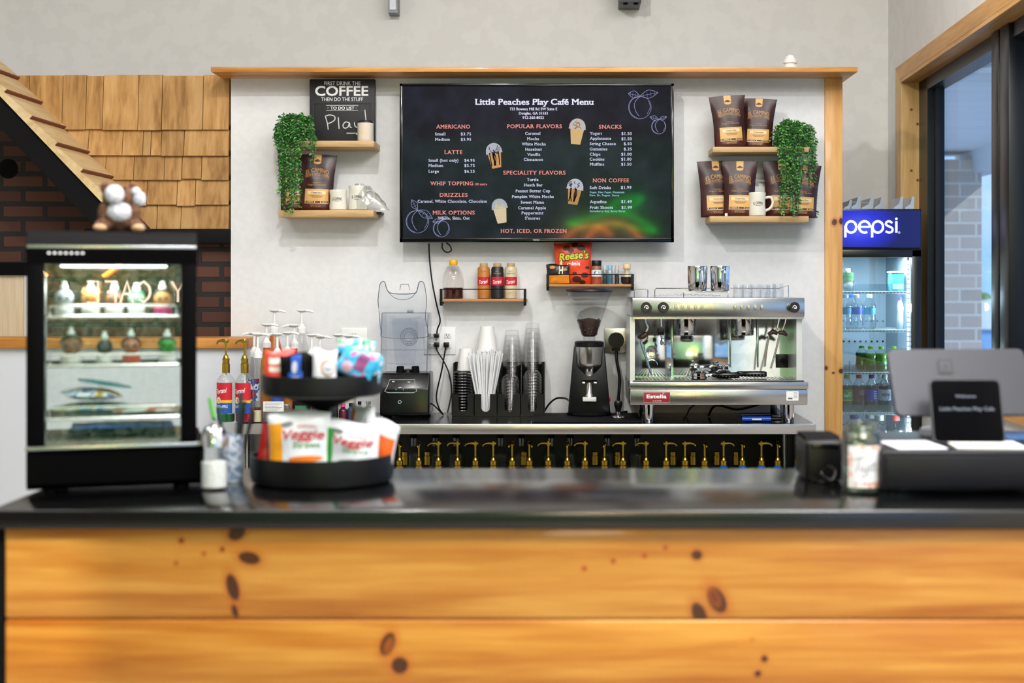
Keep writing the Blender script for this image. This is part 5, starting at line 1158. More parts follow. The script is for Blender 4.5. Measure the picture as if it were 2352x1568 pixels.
b = B(); b.box(X(1781, ym), X(1813, ym), ym - .014, ym - .0005, Z(844, ym), Z(813, ym), .003); sw = b.build('power_switch', M_black, em)
b = B(); b.lathe([(0, -.014), (.012, -.014), (.012, -.017), (.006, -.017), (.006, -.024), (0, -.024)], (X(1797, ym), ym, Z(828, ym)), 18, 'Y'); b.build('switch_dial', M_blackg, sw)
# badge and sticker
b = B(); b.box(X(1478, d), X(1539, d), d - .002, d - .0003, Z(924, d), Z(900, d), .001); bd = b.build('badge', mat('badge_red', '#8f1f2d', .35), em)
b = B(); b.text('Estella', X(1485, d), X(1531, d), Z(914, d), .0145, d - .0026, .035); b.text('CAFFE', X(1499, d), X(1519, d), Z(921.5, d), .0045, d - .0026, .02, space=1.25)
b.ribbon(ring(X(1524, d), Z(902.5, d), .0035, n=8, a0=30, a1=330), .0012, d - .0026); b.build('lettering', mat('badge_white', '#f0e8e6', .5), bd, solid=False)
b = B()
for P in ([(1478.6, 900.6), (1538.4, 900.6), (1538.4, 923.4), (1478.6, 923.4)],): b.ribbon([(X(p[0], d), Z(p[1], d)) for p in P], .0012, d - .0026, closed=True)
b.build('badge_border', mat('badge_pink', '#c9969a', .5), bd, solid=False)
b = B(); b.prism(rrect(X(1806, d), X(1834, d), Z(919.5, d), Z(898, d), .003), d - .0012, d - .0002); sk = b.build('sticker', M_whitem, em)
b = B()
for i in range(5): b.box(X(1823, d), X(1831, d), d - .0018, d - .0013, Z(901 + i * 3, d) - .001, Z(901 + i * 3, d))
b.box(X(1810, d), X(1820, d), d - .0018, d - .0013, Z(916.5, d), Z(913, d)); b.build('sticker_print', mat('print_charcoal', '#55585c', .6), sk)
# wire rails on top
zr = Z(663, 6.0)
def rail(P, r=.0026): 
    b = B(); b.tube(smoothpts(P, 1), r, 8); return b
b = B()
for y in (d + .02,):
    b.tube([pp(1457, 684, y), pp(1457, 664, y), pp(1486, 664, y), pp(1488, 667, y), pp(1488, 684, y)], .002, 8)
    b.tube([pp(1504, 684, y + .1), pp(1504, 666, y + .1), pp(1507, 662, y + .1), pp(1790, 662, y + .1), pp(1811, 655, y + .1), pp(1811, 684, y + .1)], .002, 8)
    b.tube([pp(1570, 684, y), pp(1570, 673, y), pp(1574, 670, y), pp(1672, 670, y), pp(1672, 684, y)], .002, 8)
    b.tube([pp(1572, 670, y + .08), pp(1672, 670, y + .08)], .002, 8); b.tube([pp(1572, 670, y), pp(1572, 670, y + .08)], .002, 8); b.tube([pp(1672, 670, y), pp(1672, 670, y + .08)], .002, 8)
b.build('cup_rail', M_chrome, em)
b = B(); b.grid(lambda u, v: (X(1500 + 155 * u, 6.0), 5.99 + .06 * v, z1 + .008 + .003 * math.sin(60 * u) + .004 * math.sin(PI * u)), 60, 2); b.build('top_liner', mat('liner_grey', '#b9bab8', .4, .4), em)
# pitchers: upside down on the wire rack
zr = Z(670, d + .02) + .0035
def pitcher(label, px, dd):
    x = X(px, dd); t = thing('milk_pitcher', label, 'pitcher', (x, dd, zr), group='steel pitchers on the espresso machine')
    h = Z(611, dd) - zr
    b = B(); b.lathe([(0, .0), (.036, .0), (.0385, .004), (.041, h * .4), (.0425, h - .006), (.041, h), (.0395, h), (.039, h - .006), (.037, .006), (0, .004)], (x, dd, zr), 30); b.build('body', M_chrome, t)
    b = B(); b.tube(smoothpts([(x + .006, dd - .041, zr + h * .78), (x + .012, dd - .062, zr + h * .8), (x + .013, dd - .066, zr + h * .45), (x + .012, dd - .06, zr + h * .16), (x + .006, dd - .0385, zr + h * .14)], 6), .006, 8); b.build('handle', M_chrome, t)
pitcher('left steel milk pitcher on top of the espresso machine', 1602, d + .06); pitcher('right steel milk pitcher, beside the glasses on the espresso machine', 1653.5, d + .06)
def glass_cup(label, px, dd, h, z=None):
    x = X(px, dd); z = z1 if z is None else z
    t = thing('shot_glass', label, 'glass', (x, dd, z + .0004), group='upturned glasses on the espresso machine')
    b = B(); b.lathe([(.0215, 0), (.0235, .0), (.0245, h * .4), (.0235, h * .55), (.0225, h * .62), (.0225, h * .9), (.02, h), (0, h), (0, h - .006), (.017, h - .006), (.0195, h * .6), (.0215, h * .4), (.0205, 0)], (x, dd, z + .0004), 20); b.build('glass', glass('tumbler', '#fbfcfd', .05, 2.6, .03, .7), t)
for i, (px, dd, h) in enumerate(((1696, 6.0, .055), (1735, 6.0, .058), (1770, 6.02, .055), (1787, 6.0, .06), (1716, 6.1, .055), (1758, 6.1, .055))):
    glass_cup(['leftmost upturned glass, beside the right pitcher', 'upturned glass second from the pitchers in the front row', 'upturned glass in the front row left of the last one', 'rightmost upturned glass on the espresso machine', 'upturned glass at the back left between two front glasses', 'upturned glass at the back right behind the front row'][i], px, dd, h)
# portafilters lying on the drip tray
zg = zt + .0068
def portafilter(label, px, py, px2, dd, rz):
    x = X(px, dd); t = thing('portafilter', label, 'portafilter', (x, dd, zg), group='portafilters on the drip tray')
    b = B(); b.lathe([(0, 0), (.03, 0), (.034, .003), (.034, .012), (.031, .014), (.031, .026), (.022, .034), (.01, .036), (0, .036)], (x, dd, zg), 28); b.build('basket_holder', M_chrome, t)
    b = B()
    for q in (-1, 1): b.tube(smoothpts([(x, dd, zg + .034), (x + q * .008, dd, zg + .05), (x + q * .02, dd, zg + .052), (x + q * .022, dd, zg + .058)], 4), .0055, 8)
    b.box(x - .036, x - .028, dd - .012, dd + .012, zg + .001, zg + .01, .002); b.build('spout', M_chrome, t)
    L = X(px2, dd) - x
    b = B(); b.tube([(x + .03, dd, zg + .016), (x + .055, dd, zg + .018)], [.008, .007], 12); b.build('neck', M_chrome, t)
    b = B(); b.tube([(x + .055, dd, zg + .0185), (x + .06, dd, zg + .0185), (x + .1, dd, zg + .0175), (x + L - .01, dd, zg + .0165), (x + L, dd, zg + .0165)], [.008, .0105, .012, .0128, .01], 14); b.build('handle', M_blackg, t)
    t.rotation_euler = (0, 0, rz)
portafilter('front portafilter with its black handle pointing right', 1605, 850, 1698, 5.97, -.02)
portafilter('rear portafilter lying right of the front one', 1662, 845, 1760, 6.06, -.1)
# blue tool under the machine
tl = thing('glue_gun', 'blue handled tool lying under the right of the espresso machine', 'tool', (X(1740, 5.95), 5.95, ZT_))
def q(px, py, dd=5.95): return (X(px, dd), dd, Z(py, dd))
b = B(); b.tube([(X(1704, 5.97), 5.97, ZT_ + .012), (X(1770, 5.97), 5.97, ZT_ + .012)], [.011, .012], 12); b.build('barrel', mat('tool_blue', '#1c4fc0', .3), tl)
b = B(); b.tube([(X(1768, 5.97), 5.97, ZT_ + .011), (X(1792, 5.97), 5.97, ZT_ + .012), (X(1800, 5.99), 6.0, ZT_ + .014)], [.0085, .009, .009], 12); b.build('grip', M_black, tl)
b = B(); b.box(X(1728, 5.95), X(1750, 5.95), 5.9565, 5.957, ZT_ + .008, ZT_ + .015); b.build('mark', M_whitem, tl)
tl = thing('marker', 'dark blue marker lying behind the blue tool under the machine', 'marker', (X(1735, 6.0), 6.0, ZT_))
b = B(); b.tube([(X(1702, 6.0), 6.01, ZT_ + .024), (X(1770, 6.0), 6.01, ZT_ + .028)], .008, 12); b.box(X(1712, 6), X(1760, 6), 6.0, 6.02, ZT_ + .0005, ZT_ + .018); b.build('barrel', mat('tool_navy', '#14254f', .35), tl)
cord('black machine cord looping under the espresso machine', [(X(1750, 6.1), 6.1, Z(926, 6.1)), (X(1725, 6.1), 6.1, Z(934, 6.1)), (X(1690, 6.1), 6.1, Z(940, 6.1)), (X(1655, 6.1), 6.1, Z(931, 6.1)), (X(1640, 6.12), 6.15, Z(937, 6.1)), (X(1632, 6.12), 6.2, ZT_ + .006)], .005)
cord('thin dark cord hanging down behind the left machine leg', [(X(1600, 6.2), 6.2, Z(926, 6.2)), (X(1585, 6.2), 6.2, Z(938, 6.2)), (X(1575, 6.2), 6.18, ZT_ + .004), (X(1570, 6.1), 6.1, ZT_ + .004)], .003)

# ------------------------------------------------------------------ small wire fronted shelves
def wire_shelf(label, x0, x1, ybot, yplank, yrail, d):
    xa, xb = X(x0, d), X(x1, d); t = thing('wire_shelf', label, 'shelf', ((xa + xb) / 2, d + .06, Z(ybot, d)))
    zt, zb = Z(yplank, d), Z(ybot, d); zr = Z(yrail, d)
    b = B(); b.box(xa, xb, d, 6.398, zb, zt, .0015); b.build('board', wood('shelf_ply', '#a8713d', '#c6925c', None, 'X', 14, .5), t)
    b = B()
    for x in (xa + .008, xb - .008):
        b.box(x - .006, x + .006, d - .003, d + .004, zb - .008, zr + .002); b.box(x - .003, x + .003, d, 6.398, zb - .011, zb - .0008); b.box(x - .006, x + .006, d - .003, d + .02, zb - .018, zb - .0008, .002)
        b.tube([(x, d, zr), (x, 6.39, zr)], .002, 6)
    b.tube([(xa + .004, d, zr), (xb - .004, d, zr)], .0022, 6); b.build('frame', M_black, t)
    return zt
d = 6.28
zs1 = wire_shelf('left wire fronted wooden shelf holding syrup and sauce bottles', 1009, 1210, 692.5, 686.5, 664, d)
zs2 = wire_shelf('right wire fronted wooden shelf holding candy and seasoning', 1254, 1457, 658, 652.5, 630, d)
# syrup jug
dd = 6.335; x = X(1041, dd); h = Z(597, dd) - zs1
jg = thing('syrup_jug', 'clear plastic jug of dark syrup with a yellow cap', 'jug', (x, dd, zs1))
b = B(); k = b.mk(); b.lathe([(0, .0006), (.043, .0006), (.0455, .004), (.046, .045), (.047, .055), (.047, .08), (.04, .115), (.026, h - .032), (.018, h - .024), (.018, h - .02), (0, h - .02)], (x, dd, zs1), 28); b.build('jug', glass('jug_plastic', '#fbfaf8', .05, 3., .05, .6), jg)
b = B(); b.lathe([(0, .002), (.042, .002), (.0435, .005), (.0435, .05), (0, .05)], (x, dd, zs1), 26); b.build('syrup', mat('jug_syrup', '#3f0f10', .12), jg)
b = B(); b.lathe([(0, h - .02), (.018, h - .022), (.019, h - .02), (.019, h - .004), (.0165, h), (0, h)], (x, dd, zs1), 22); b.build('cap', mat('cap_yellow', '#e6ad1c', .4), jg)
M_caplg = mat('sauce_cap', '#b99a6a', .45)
def sauce_bottle(label, px, body, capm, flavour):
    x = X(px, dd); t = thing('sauce_bottle', label, 'bottle', (x, dd, zs1), group='sauce bottles on the left wire shelf')
    H = Z(604, dd) - zs1; w = .0275
    m = mat('sauce_' + body, body, .4)
    b = B(); b.lathe([(0, .0006), (w - .003, .0006), (w, .004), (w, H - .026), (w - .003, H - .018), (.019, H - .016), (0, H - .016)], (x, dd, zs1), 26); b.build('bottle', m, t)
    b = B(); b.lathe([(0, H - .016), (.018, H - .016), (.018, H - .002), (.016, H), (0, H)], (x, dd, zs1), 20); b.build('cap', capm, t)
    f = cylmap(x, dd, w + .0005)
    b = B(); b.grid(lambda u, v: f(x - .0425 + .085 * u, 0, Z(655, dd) + (Z(636, dd) - Z(655, dd)) * v), 24, 1); b.build('label', TR, t)
    f2 = cylmap(x, dd, w + .001)
    b = B(); b.text('Torani', x - .021, x + .021, Z(651, dd), .0165, 0, .02, .25, fn=lambda X_, Y_, Z_: f2(X_, 0, Z_ + .12 * (X_ - x))); b.build('lettering', M_white, t, solid=False)
    b = B()
    for i, s in enumerate(flavour): b.text(s, x - .0019 * len(s), x + .0019 * len(s), Z(624 + 5 * i, dd), .0045, 0, .01, fn=lambda X_, Y_, Z_: f2(X_, 0, Z_))
    b.build('flavour_text', mat('text_tan', '#8a7a62', .5) if body != '#171618' else M_gold, t, solid=False)
sauce_bottle('orange brown sauce bottle at the left of the three on the wire shelf', 1111, '#b8742f', M_caplg, ['CARAMEL'])
sauce_bottle('dark brown sauce bottle in the middle of the three on the wire shelf', 1142.5, '#171618', M_caplg, ['DARK', 'CHOCOLATE'])
sauce_bottle('cream coloured sauce bottle at the right of the three on the wire shelf', 1173.5, '#cdbf9c', M_caplg, ['WHITE', 'CHOCOLATE'])
# candy bags
M_orange = mat('candy_orange', '#e2441c', .32)
choc = mat('choc_print', '#3a1a10', .45)
w_ = X(1360, 6.34) - X(1272, 6.34); h_ = Z(557, 6.34) - zs2
def blobs(L):
    def g(b, f):
        for (u, v, r) in L: oval(u, v, r, r * .62, .0022)(b, f)
    return g
pillow('candy_bag', 'large orange candy bag with green lettering on the right wire shelf', X(1316, 6.345), 6.345, zs2, w_, h_, .02,
       [M_orange, ('chocolate_pictures', choc, blobs([(.33, .88, .1), (.55, .93, .09), (.72, .86, .11), (.45, .8, .08), (.6, .12, .12), (.82, .22, .1), (.75, .05, .08), (.9, .4, .06), (.55, .26, .06)])),
        ('brand_lettering', mat('candy_lime', '#c9cf2f', .4), words("Reese's", .12, .93, .58, .17, .035, .12, .0042, .05)), ('lettering_outline', mat('candy_brown', '#2f1d10', .5), words("Reese's", .105, .945, .575, .185, .075, .12, .003, .05)),
        ('sub_lettering', mat('candy_white', '#f4f0ea', .4), words('minis', .34, .7, .45, .085, .03, 0, .0034))], group='candy bags on the right wire shelf', cat='candy bag', seed=21, ry=.0)
pillow('candy_bag', 'black and orange candy bag at the left end of the right wire shelf', X(1283, 6.31), 6.312, zs2, X(1313, 6.31) - X(1258, 6.31), Z(607, 6.31) - zs2, .014,
       [mat('candy_black', '#1d1612', .35), ('orange_base', mat('candy_amber', '#e88a1a', .35), patch(.03, .97, .03, .45)), ('lettering', mat('candy_cream', '#e9dfc8', .4), words('H', .52, .72, .52, .4, .03, .1)), ('nuts', mat('nut_print', '#c48a3f', .45), blobs([(.25, .82, .12), (.8, .75, .1), (.4, .12, .1)]))], group='candy bags on the right wire shelf', cat='candy bag', seed=22, ry=-.03)
pillow('candy_bag', 'yellow cream packet sticking up behind the black and orange bag', X(1287, 6.33), 6.334, zs2 + .02, .018, Z(585, 6.33) - zs2 - .02, .006, [mat('candy_ivory', '#e2d3a0', .45), ('stripe', choc, patch(.2, .8, .35, .45))], group='candy bags on the right wire shelf', cat='candy bag', seed=23, ry=.06)
def jarlet(label, px, h, w, prof, parts, cat='jar', name='seasoning_jar', group=None):
    x = X(px, 6.33); t = thing(name, label, cat, (x, 6.33, zs2), group=group)
    for nm, m, pr in parts: b = B(); b.lathe([(r * w, z * h) for r, z in pr], (x, 6.33, zs2), 20); b.build(nm, m, t)
    return t, x
t, x = jarlet('seasoning jar with a black cap and white label', 1370, Z(598, 6.33) - zs2, .0225, 0, [('jar', mat('cocoa_powder', '#8a5a46', .4), [(0, .005), (.95, .005), (1, .03), (1, .75), (.95, .77), (0, .77)]), ('cap', M_black, [(0, .77), (1, .77), (1, .98), (.95, 1), (0, 1)])])
f = cylmap(x, 6.33, .0231); H_ = Z(598, 6.33) - zs2
b = B(); b.grid(lambda u, v: f(x - .03 + .06 * u, 0, zs2 + H_ * (.32 + .28 * v)), 16, 1); lb = b.build('label', M_whitem, t)
f = cylmap(x, 6.33, .0236); b = B(); b.poly(ring(x, zs2 + H_ * .47, .0125, .0095), 0, fn=lambda X_, Y_, Z_: f(X_, 0, Z_)); b.build('label_mark', mat('mark_blue', '#3d6fb0', .5), lb, solid=False)
b = B(); f = cylmap(x, 6.33, .0232); b.grid(lambda u, v: f(x - .03 + .06 * u, 0, zs2 + H_ * (.05 + .22 * v)), 16, 1); b.build('label_band', mat('label_rust', '#a8432a', .5), t)
GS = 'small sprinkle jars on the right wire shelf'
for i, (px, c1, c2, lab) in enumerate(((1389, '#a9c9cf', '#1c3c44', 'small sprinkle jar with pale blue top half, left of the three'), (1401, '#7fb7cc', '#2f7a98', 'small sprinkle jar with bright blue sugar, middle of the three'), (1417, '#c9b9b6', '#20181a', 'small sprinkle jar with dark and pink sugar, right of the three'))):
    hh = Z(609, 6.33) - zs2
    jarlet(lab, px, hh, .0105 if i != 1 else .013, 0, [('sprinkles', mat('spr' + c2, c2, .4), [(0, .01), (.85, .01), (.85, .5), (0, .5)]), ('jar', glass('sprinkle_glass', '#e9f0f2', .1, 2.2), [(0, .005), (.95, .005), (1, .02), (1, .72), (.85, .76), (0, .76)]), ('cap', mat('cap' + c1, c1, .35), [(0, .76), (.85, .76), (.85, .97), (.75, 1), (0, 1)])], group=GS, name='sprinkle_jar')
x = X(1440, 6.33)
br = thing('shaving_brush', 'small brush with a turned wooden handle standing in a dark bowl', 'brush', (x, 6.33, zs2 + .02))
b = B(); b.lathe([(0, .012), (.012, .012), (.0135, .03), (.0115, .042), (.009, .05), (.012, .064), (.018, .07), (.0185, .082), (.015, .09), (0, .092)], (x, 6.33, zs2), 22); b.build('handle', wood('light_handle', '#d8bd8c', '#ead6ae', None, 'Z', 20, .4), br)
b = B(); b.lathe([(0, .004), (.008, .005), (.012, .012), (0, .012)], (x, 6.33, zs2), 16); b.build('bristles', M_blackm, br)
bw = thing('small_bowl', 'small dark wooden bowl at the right end of the right wire shelf', 'bowl', (x, 6.33, zs2))
b = B(); b.lathe([(0, .0005), (.018, .0005), (.026, .008), (.0275, .032), (.025, .032), (.0235, .01), (.016, .003), (0, .003)], (x, 6.33, zs2), 26); b.build('bowl', mat('bowl_dark', '#1c1210', .35), bw)
# ------------------------------------------------------------------ thick wooden wall shelves
DS = 6.2
M_shelf = wood('oak_shelf', '#b08a58', '#d6b685', '#c6a26e', 'X', 9, .5, bump=.1)
def wshelf(label, x0, x1, yt, yb):
    t = thing('wall_shelf', label, 'shelf', ((X(x0, DS) + X(x1, DS)) / 2, 6.3, Z(yb, DS)), group='wooden wall shelves')
    b = B(); b.box(X(x0, DS), X(x1, DS), DS, 6.399, Z(yb, DS), Z(yt, DS), .003); b.build('board', M_shelf, t); return Z(yt, DS)
z_lu = wshelf('thick oak shelf at the upper left of the television, holding the chalkboard', 641, 859, 323, 337.5)
z_ll = wshelf('thick oak shelf at the lower left of the television, holding the mugs', 640, 858, 482, 498)
z_ru = wshelf('thick oak shelf at the upper right of the television, under two coffee bags', 1637, 1858, 337, 349.5)
z_rl = wshelf('thick oak shelf at the lower right of the television, holding four coffee bags', 1630, 1858, 496, 510)
b = B(); b.box(X(861, 6.32), X(877, 6.32), 6.3, 6.399, z_ll - .012, z_ll - .002, .002); tag(b.build('shelf_bracket', M_black), 'black bracket end at the right of the lower left shelf', 'bracket')
# ---- coffee bags
M_bagb = speckle('coffee_bag_brown', '#2a1213', '#3a1a18', 14, .38, .35, .65)
M_bagl = mat('coffee_bag_maroon', '#4a1c18', .38)
M_lblg = mat('bag_label_gold', '#d9a860', .45); M_lblc = mat('bag_label_cream', '#e6d3ac', .5); M_pg = mat('bag_print_gold', '#b98a4c', .45); M_brn = mat('bag_print_brown', '#3a1c14', .5)
BW, BH = .158, .232
def bagf(u, v, s=-1, off=0.):
    """surface of a stand-up coffee pouch: u across, v up"""
    w = BW * (.86 + .02 * math.cos(2 * PI * v) + .14 * v ** 2.2)
    T = .034 * (1 - v ** 1.6) ** .9 + .0012
    e = max(0., 1 - abs(2 * u - 1) ** 3.5)
    foot = 1 if v > .05 else .75 + 5 * v
    wr = .0016 * math.sin(11 * u + 7 * v) * math.sin(PI * v) + .002 * math.sin(23 * v + 3 * u) * (v > .55) * (1 - v)
    return (w * (u - .5), s * (T * e * foot + wr * (v < .97) + off), BH * v + .003 * math.sin(PI * u) * (v > .97))
def arcw(s, u0, u1, v, cap, bold, rise=.05, off=.002, shear=0.):
    def g(b, f):
        uc = (u0 + u1) / 2; hw = (u1 - u0) / 2
        b.text(s, u0, u1, v, cap, 0, bold, shear, fn=lambda X_, Y_, Z_: f(X_, Z_ - rise * ((X_ - uc) / hw) ** 2, -1, off))
    return g
BAGK = []
def bag_proto(flavour):
    t = thing('coffee_bag', '', 'coffee bag', (0, 0, 0), group='brown coffee bags on the wall shelves')
    b = B(); b.grid(lambda u, v: bagf(u, v, -1), 22, 30); b.grid(lambda u, v: bagf(u, v, 1), 22, 30); bmesh.ops.remove_doubles(b.bm, verts=b.bm.verts, dist=1e-4)
    b.build('pouch', M_bagb, t)
    for nm, m, fn in (('lower_band', M_bagl, patch(.04, .96, .02, .3, 16, .0005)), ('seal_tag', M_lblg, both(patch(.4, .6, .86, .995, 6, .0012), oval(.5, .862, .1, .03, .0012))),
                      ('tag_emblem', M_brn, both(oval(.5, .9, .05, .022, .0022), patch(.42, .46, .88, .9, 2, .0022), patch(.54, .58, .88, .9, 2, .0022))),
                      ('brand_lettering', M_pg, arcw('EL CAMINO', .18, .84, .69, .075, .012)), ('roast_lettering', M_pg, arcw('FRESH ROASTED COFFEE', .16, .86, .625, .05, .01)), ('society_lettering', M_pg, both(words('Douglas GA. Coffee Society', .24, .8, .445, .03, .005, .3), patch(.4, .62, .49, .497, 4, .002))),
                      ('label', M_lblg, patch(.16, .88, .12, .385, 12, .0016)), ('label_banner', M_lblc, patch(.24, .8, .29, .35, 8, .0026)),
                      ('label_text', M_brn, both(words(flavour, .36, .68, .305, .03, .008, .2, .0034), patch(.34, .72, .255, .262, 4, .0026), patch(.38, .68, .235, .241, 4, .0026), patch(.17, .87, .135, .165, 8, .0024))),
                      ('label_marks', M_lblc, both(oval(.2, .15, .014, .012, .0034), oval(.48, .15, .014, .012, .0034), oval(.66, .15, .014, .012, .0034), patch(.25, .43, .146, .154, 3, .0034), patch(.7, .85, .146, .154, 3, .0034))),
                      ('weight_text', M_pg, both(words('NET WT 12 OZ (340G)', .36, .66, .06, .026, .008), patch(.34, .68, .095, .101, 3, .002)))):
        b = B(); fn(b, bagf); b.build(nm, m, t, solid=False)
    BAGK.append(t); return t
bp1 = bag_proto('Costa Rica'); bp2 = bag_proto('Colombia')
used_ = set()
def bag(proto, label, px, dd, z, rz=0., ry=0., sc=1.):
    if proto not in used_: used_.add(proto); r = place(proto, (X(px, dd), dd, z + .0005), rot=(0, ry, rz), scale=sc); r['label'] = label
    else: r = dup(proto, (X(px, dd), dd, z + .0005), rot=(0, ry, rz), scale=sc, label=label)
    return r
bag(bp1, 'brown coffee bag tilted to the left in front on the upper right shelf', 1678, 6.25, z_ru, .06, -.075, (1., 1, .98))
bag(bp2, 'brown coffee bag behind the tilted one on the upper right shelf', 1738, 6.30, z_ru, -.12, .05, (.97, 1, .95))
bag(bp1, 'brown coffee bag in front, beside the mugs on the lower left shelf', 727, 6.28, z_ll, .0, .03, (1.05, 1, 1.06))
bag(bp2, 'brown coffee bag behind the trailing plant on the lower left shelf', 678, 6.315, z_ll, .25, -.02, (.9, 1, 1.06))
bag(bp2, 'leftmost brown coffee bag overhanging the lower right shelf', 1646, 6.30, z_rl, .12, -.03, (1.02, 1, 1.06))
bag(bp1, 'brown coffee bag second from left on the lower right shelf', 1697, 6.255, z_rl, -.08, .02, (.98, 1, 1.04))
bag(bp2, 'brown coffee bag right of the mug, behind the trailing plant', 1795, 6.29, z_rl, .02, .0, (1.05, 1, 1.06))
bag(bp1, 'rightmost brown coffee bag leaning outwards on the lower right shelf', 1840, 6.32, z_rl, -.05, .06, (.95, 1, 1.0))
# ---- mugs
M_mug = mat('mug_cream', '#e4e0d2', .22)
def mug(label, px, dd, z, handle, w=.036, h=.088, rz=0.):
    x = X(px, dd); t = thing('mug', label, 'mug', (x, dd, z), group='cream mugs')
    b = B(); b.lathe([(0, .0006), (w * .86, .0006), (w * .97, .004), (w, .02), (w * .93, h * .45), (w * .93, h * .75), (w, h - .004), (w * .98, h), (w * .88, h - .002), (w * .82, h * .5), (w * .82, .008), (0, .006)], (x, dd, z), 32); b.build('cup', M_mug, t)
    if handle:
        s = handle
        b = B(); b.tube(smoothpts([(x + s * w * .86, dd, z + h * .78), (x + s * (w + .022), dd, z + h * .8), (x + s * (w + .03), dd, z + h * .56), (x + s * (w + .018), dd, z + h * .34), (x + s * w * .9, dd, z + h * .24)], 6), .0062, 10); b.build('handle', M_mug, t)
    f = cylmap(x, dd, w * .945)
    b = B(); b.text('EL CAMINO', x - .022, x + .022, z + h * .5, .0115, 0, .02, fn=lambda X_, Y_, Z_: f(X_, 0, Z_ - 7 * (X_ - x) ** 2))
    b.text('COFFEE SOCIETY', x - .012, x + .012, z + h * .42, .004, 0, .01, fn=lambda X_, Y_, Z_: f(X_, 0, Z_)); b.build('lettering', mat('mug_print', '#4a352a', .5), t, solid=False)
    return t
mug('plain cream mug between the coffee bag and the wrapped mug', 777, 6.25, z_ll, 0, .039, .09)
wm = mug('cream mug wrapped in clear plastic on the lower left shelf', 822, 6.25, z_ll, 1, .041, .108)
mug('cream mug with its handle to the right on the lower right shelf', 1739, 6.235, z_rl, 1, .0385, .104)
tl = thing('plastic_wrap', 'crumpled clear plastic wrap around the right mug on the lower left shelf', 'wrap', (X(845, 6.25), 6.25, z_ll))
b = B(); random.seed(4); NZ = [(random.uniform(5, 16), random.uniform(5, 16), random.uniform(0, 6)) for _ in range(4)]
def wrapf(u, v):
    a = 2 * PI * u; cx = X(838, 6.25); n = sum(math.sin(p * a / 2 + q * v * 3 + r) for p, q, r in NZ) / 4
    rx = .062 * (1 - .55 * v ** 2.2) + .006 * n; tail = .045 * max(0, math.cos(a)) ** 6 * (1 - v)
    return (cx + math.cos(a) * rx + tail - .012 * v, 6.25 + math.sin(a) * .047 * (1 - .5 * v ** 2) + .004 * n, z_ll + .002 + .116 * v * (1 - .1 * max(0, math.cos(a))) + .004 * n * v)
b.grid(wrapf, 40, 12, True); b.build('film', glass('wrap_film', '#f3f4f4', .1, 1.6, .12, .7), tl, smooth=25)
np_ = thing('napkins', 'white folded napkins standing behind the mug on the lower right shelf', 'napkins', (X(1745, 6.33), 6.33, z_rl))
b = B(); b.box(X(1734, 6.33), X(1757, 6.33), 6.325, 6.335, z_rl + .001, Z(428, 6.33), .001); b.box(X(1742, 6.34), X(1757, 6.34), 6.338, 6.345, z_rl + .001, Z(421, 6.33), .001); b.build('sheets', M_whitem, np_)
pt_ = thing('price_tag', 'tiny white tag on the lower right shelf between the first two coffee bags', 'tag', (X(1668, 6.21), 6.21, z_rl))
b = B(); b.box(X(1665, 6.21), X(1671, 6.21), 6.209, 6.211, z_rl + .0005, z_rl + .0125); b.build('card', M_whitem, pt_)
# ---- chalkboard sign
dd = 6.33
sg = thing('chalkboard_sign', 'black coffee quote chalkboard leaning on the upper left shelf', 'sign', (X(786, dd), dd, z_lu))
xa, xb, za, zb = X(711, dd), X(861, dd), z_lu + .001, Z(181.5, dd)
b = B(); b.box(xa, xb, dd, dd + .03, za, zb, .002); b.build('board', mat('sign_black', '#17171b', .6), sg)
ia, ib, ja, jb = X(721, dd), X(850, dd), za + .012, Z(238, dd)
b = B(); 
for P in ((ia, ib, jb, jb + .004), (ia, ib, ja - .004, ja), (ia - .004, ia, ja - .004, jb + .004), (ib, ib + .004, ja - .004, jb + .004)): b.box(P[0], P[1], dd - .003, dd - .0003, P[2], P[3])
b.build('inner_frame', mat('sign_black2', '#101013', .5), sg)
y = dd - .0012
b = B(); zq = lambda py: Z(py, dd)
b.text('FIRST DRINK THE', X(745, dd), X(828, dd), zq(195.5), .0165, y, .008); b.text('COFFEE', X(724, dd), X(846, dd), zq(219.5), .041, y, .028); b.text('THEN DO THE STUFF', X(738, dd), X(834, dd), zq(232), .0155, y, .01)
b.text('TO DO LIST', X(759, dd), X(814, dd), zq(251.5), .0125, y, .025)
P = [(X(p[0], dd), zq(p[1])) for p in ((749, 242), (823, 242), (817, 247.5), (823, 253.5), (749, 253.5), (754, 247.5))]; b.ribbon(P, .0018, y, closed=True); b.build('lettering', mat('sign_white', '#eeeeec', .6), sg, solid=False)
b = B()
for P in ([(747, 266), (752, 283), (754, 298)], [(747, 267), (757, 264), (768, 267), (769, 275), (761, 281), (752, 284)], [(777, 269), (778, 284), (779, 296)], [(802, 282), (794, 280), (788, 287), (791, 294), (799, 292), (803, 282), (804, 291), (808, 293)], [(814, 281), (816, 290), (824, 292), (833, 280), (831, 300), (822, 309), (814, 304)], [(838, 252), (839.5, 265), (841, 281)], [(841, 290), (841.5, 291.5)], [(796, 306), (808, 306), (821, 306)]):
    b.ribbon(smoothpts([(X(p[0], dd), zq(p[1]), 0) for p in P], 5), .0042, y - .0004)
b.build('chalk_writing', mat('chalk', '#d8d8d6', .9), sg, solid=False)
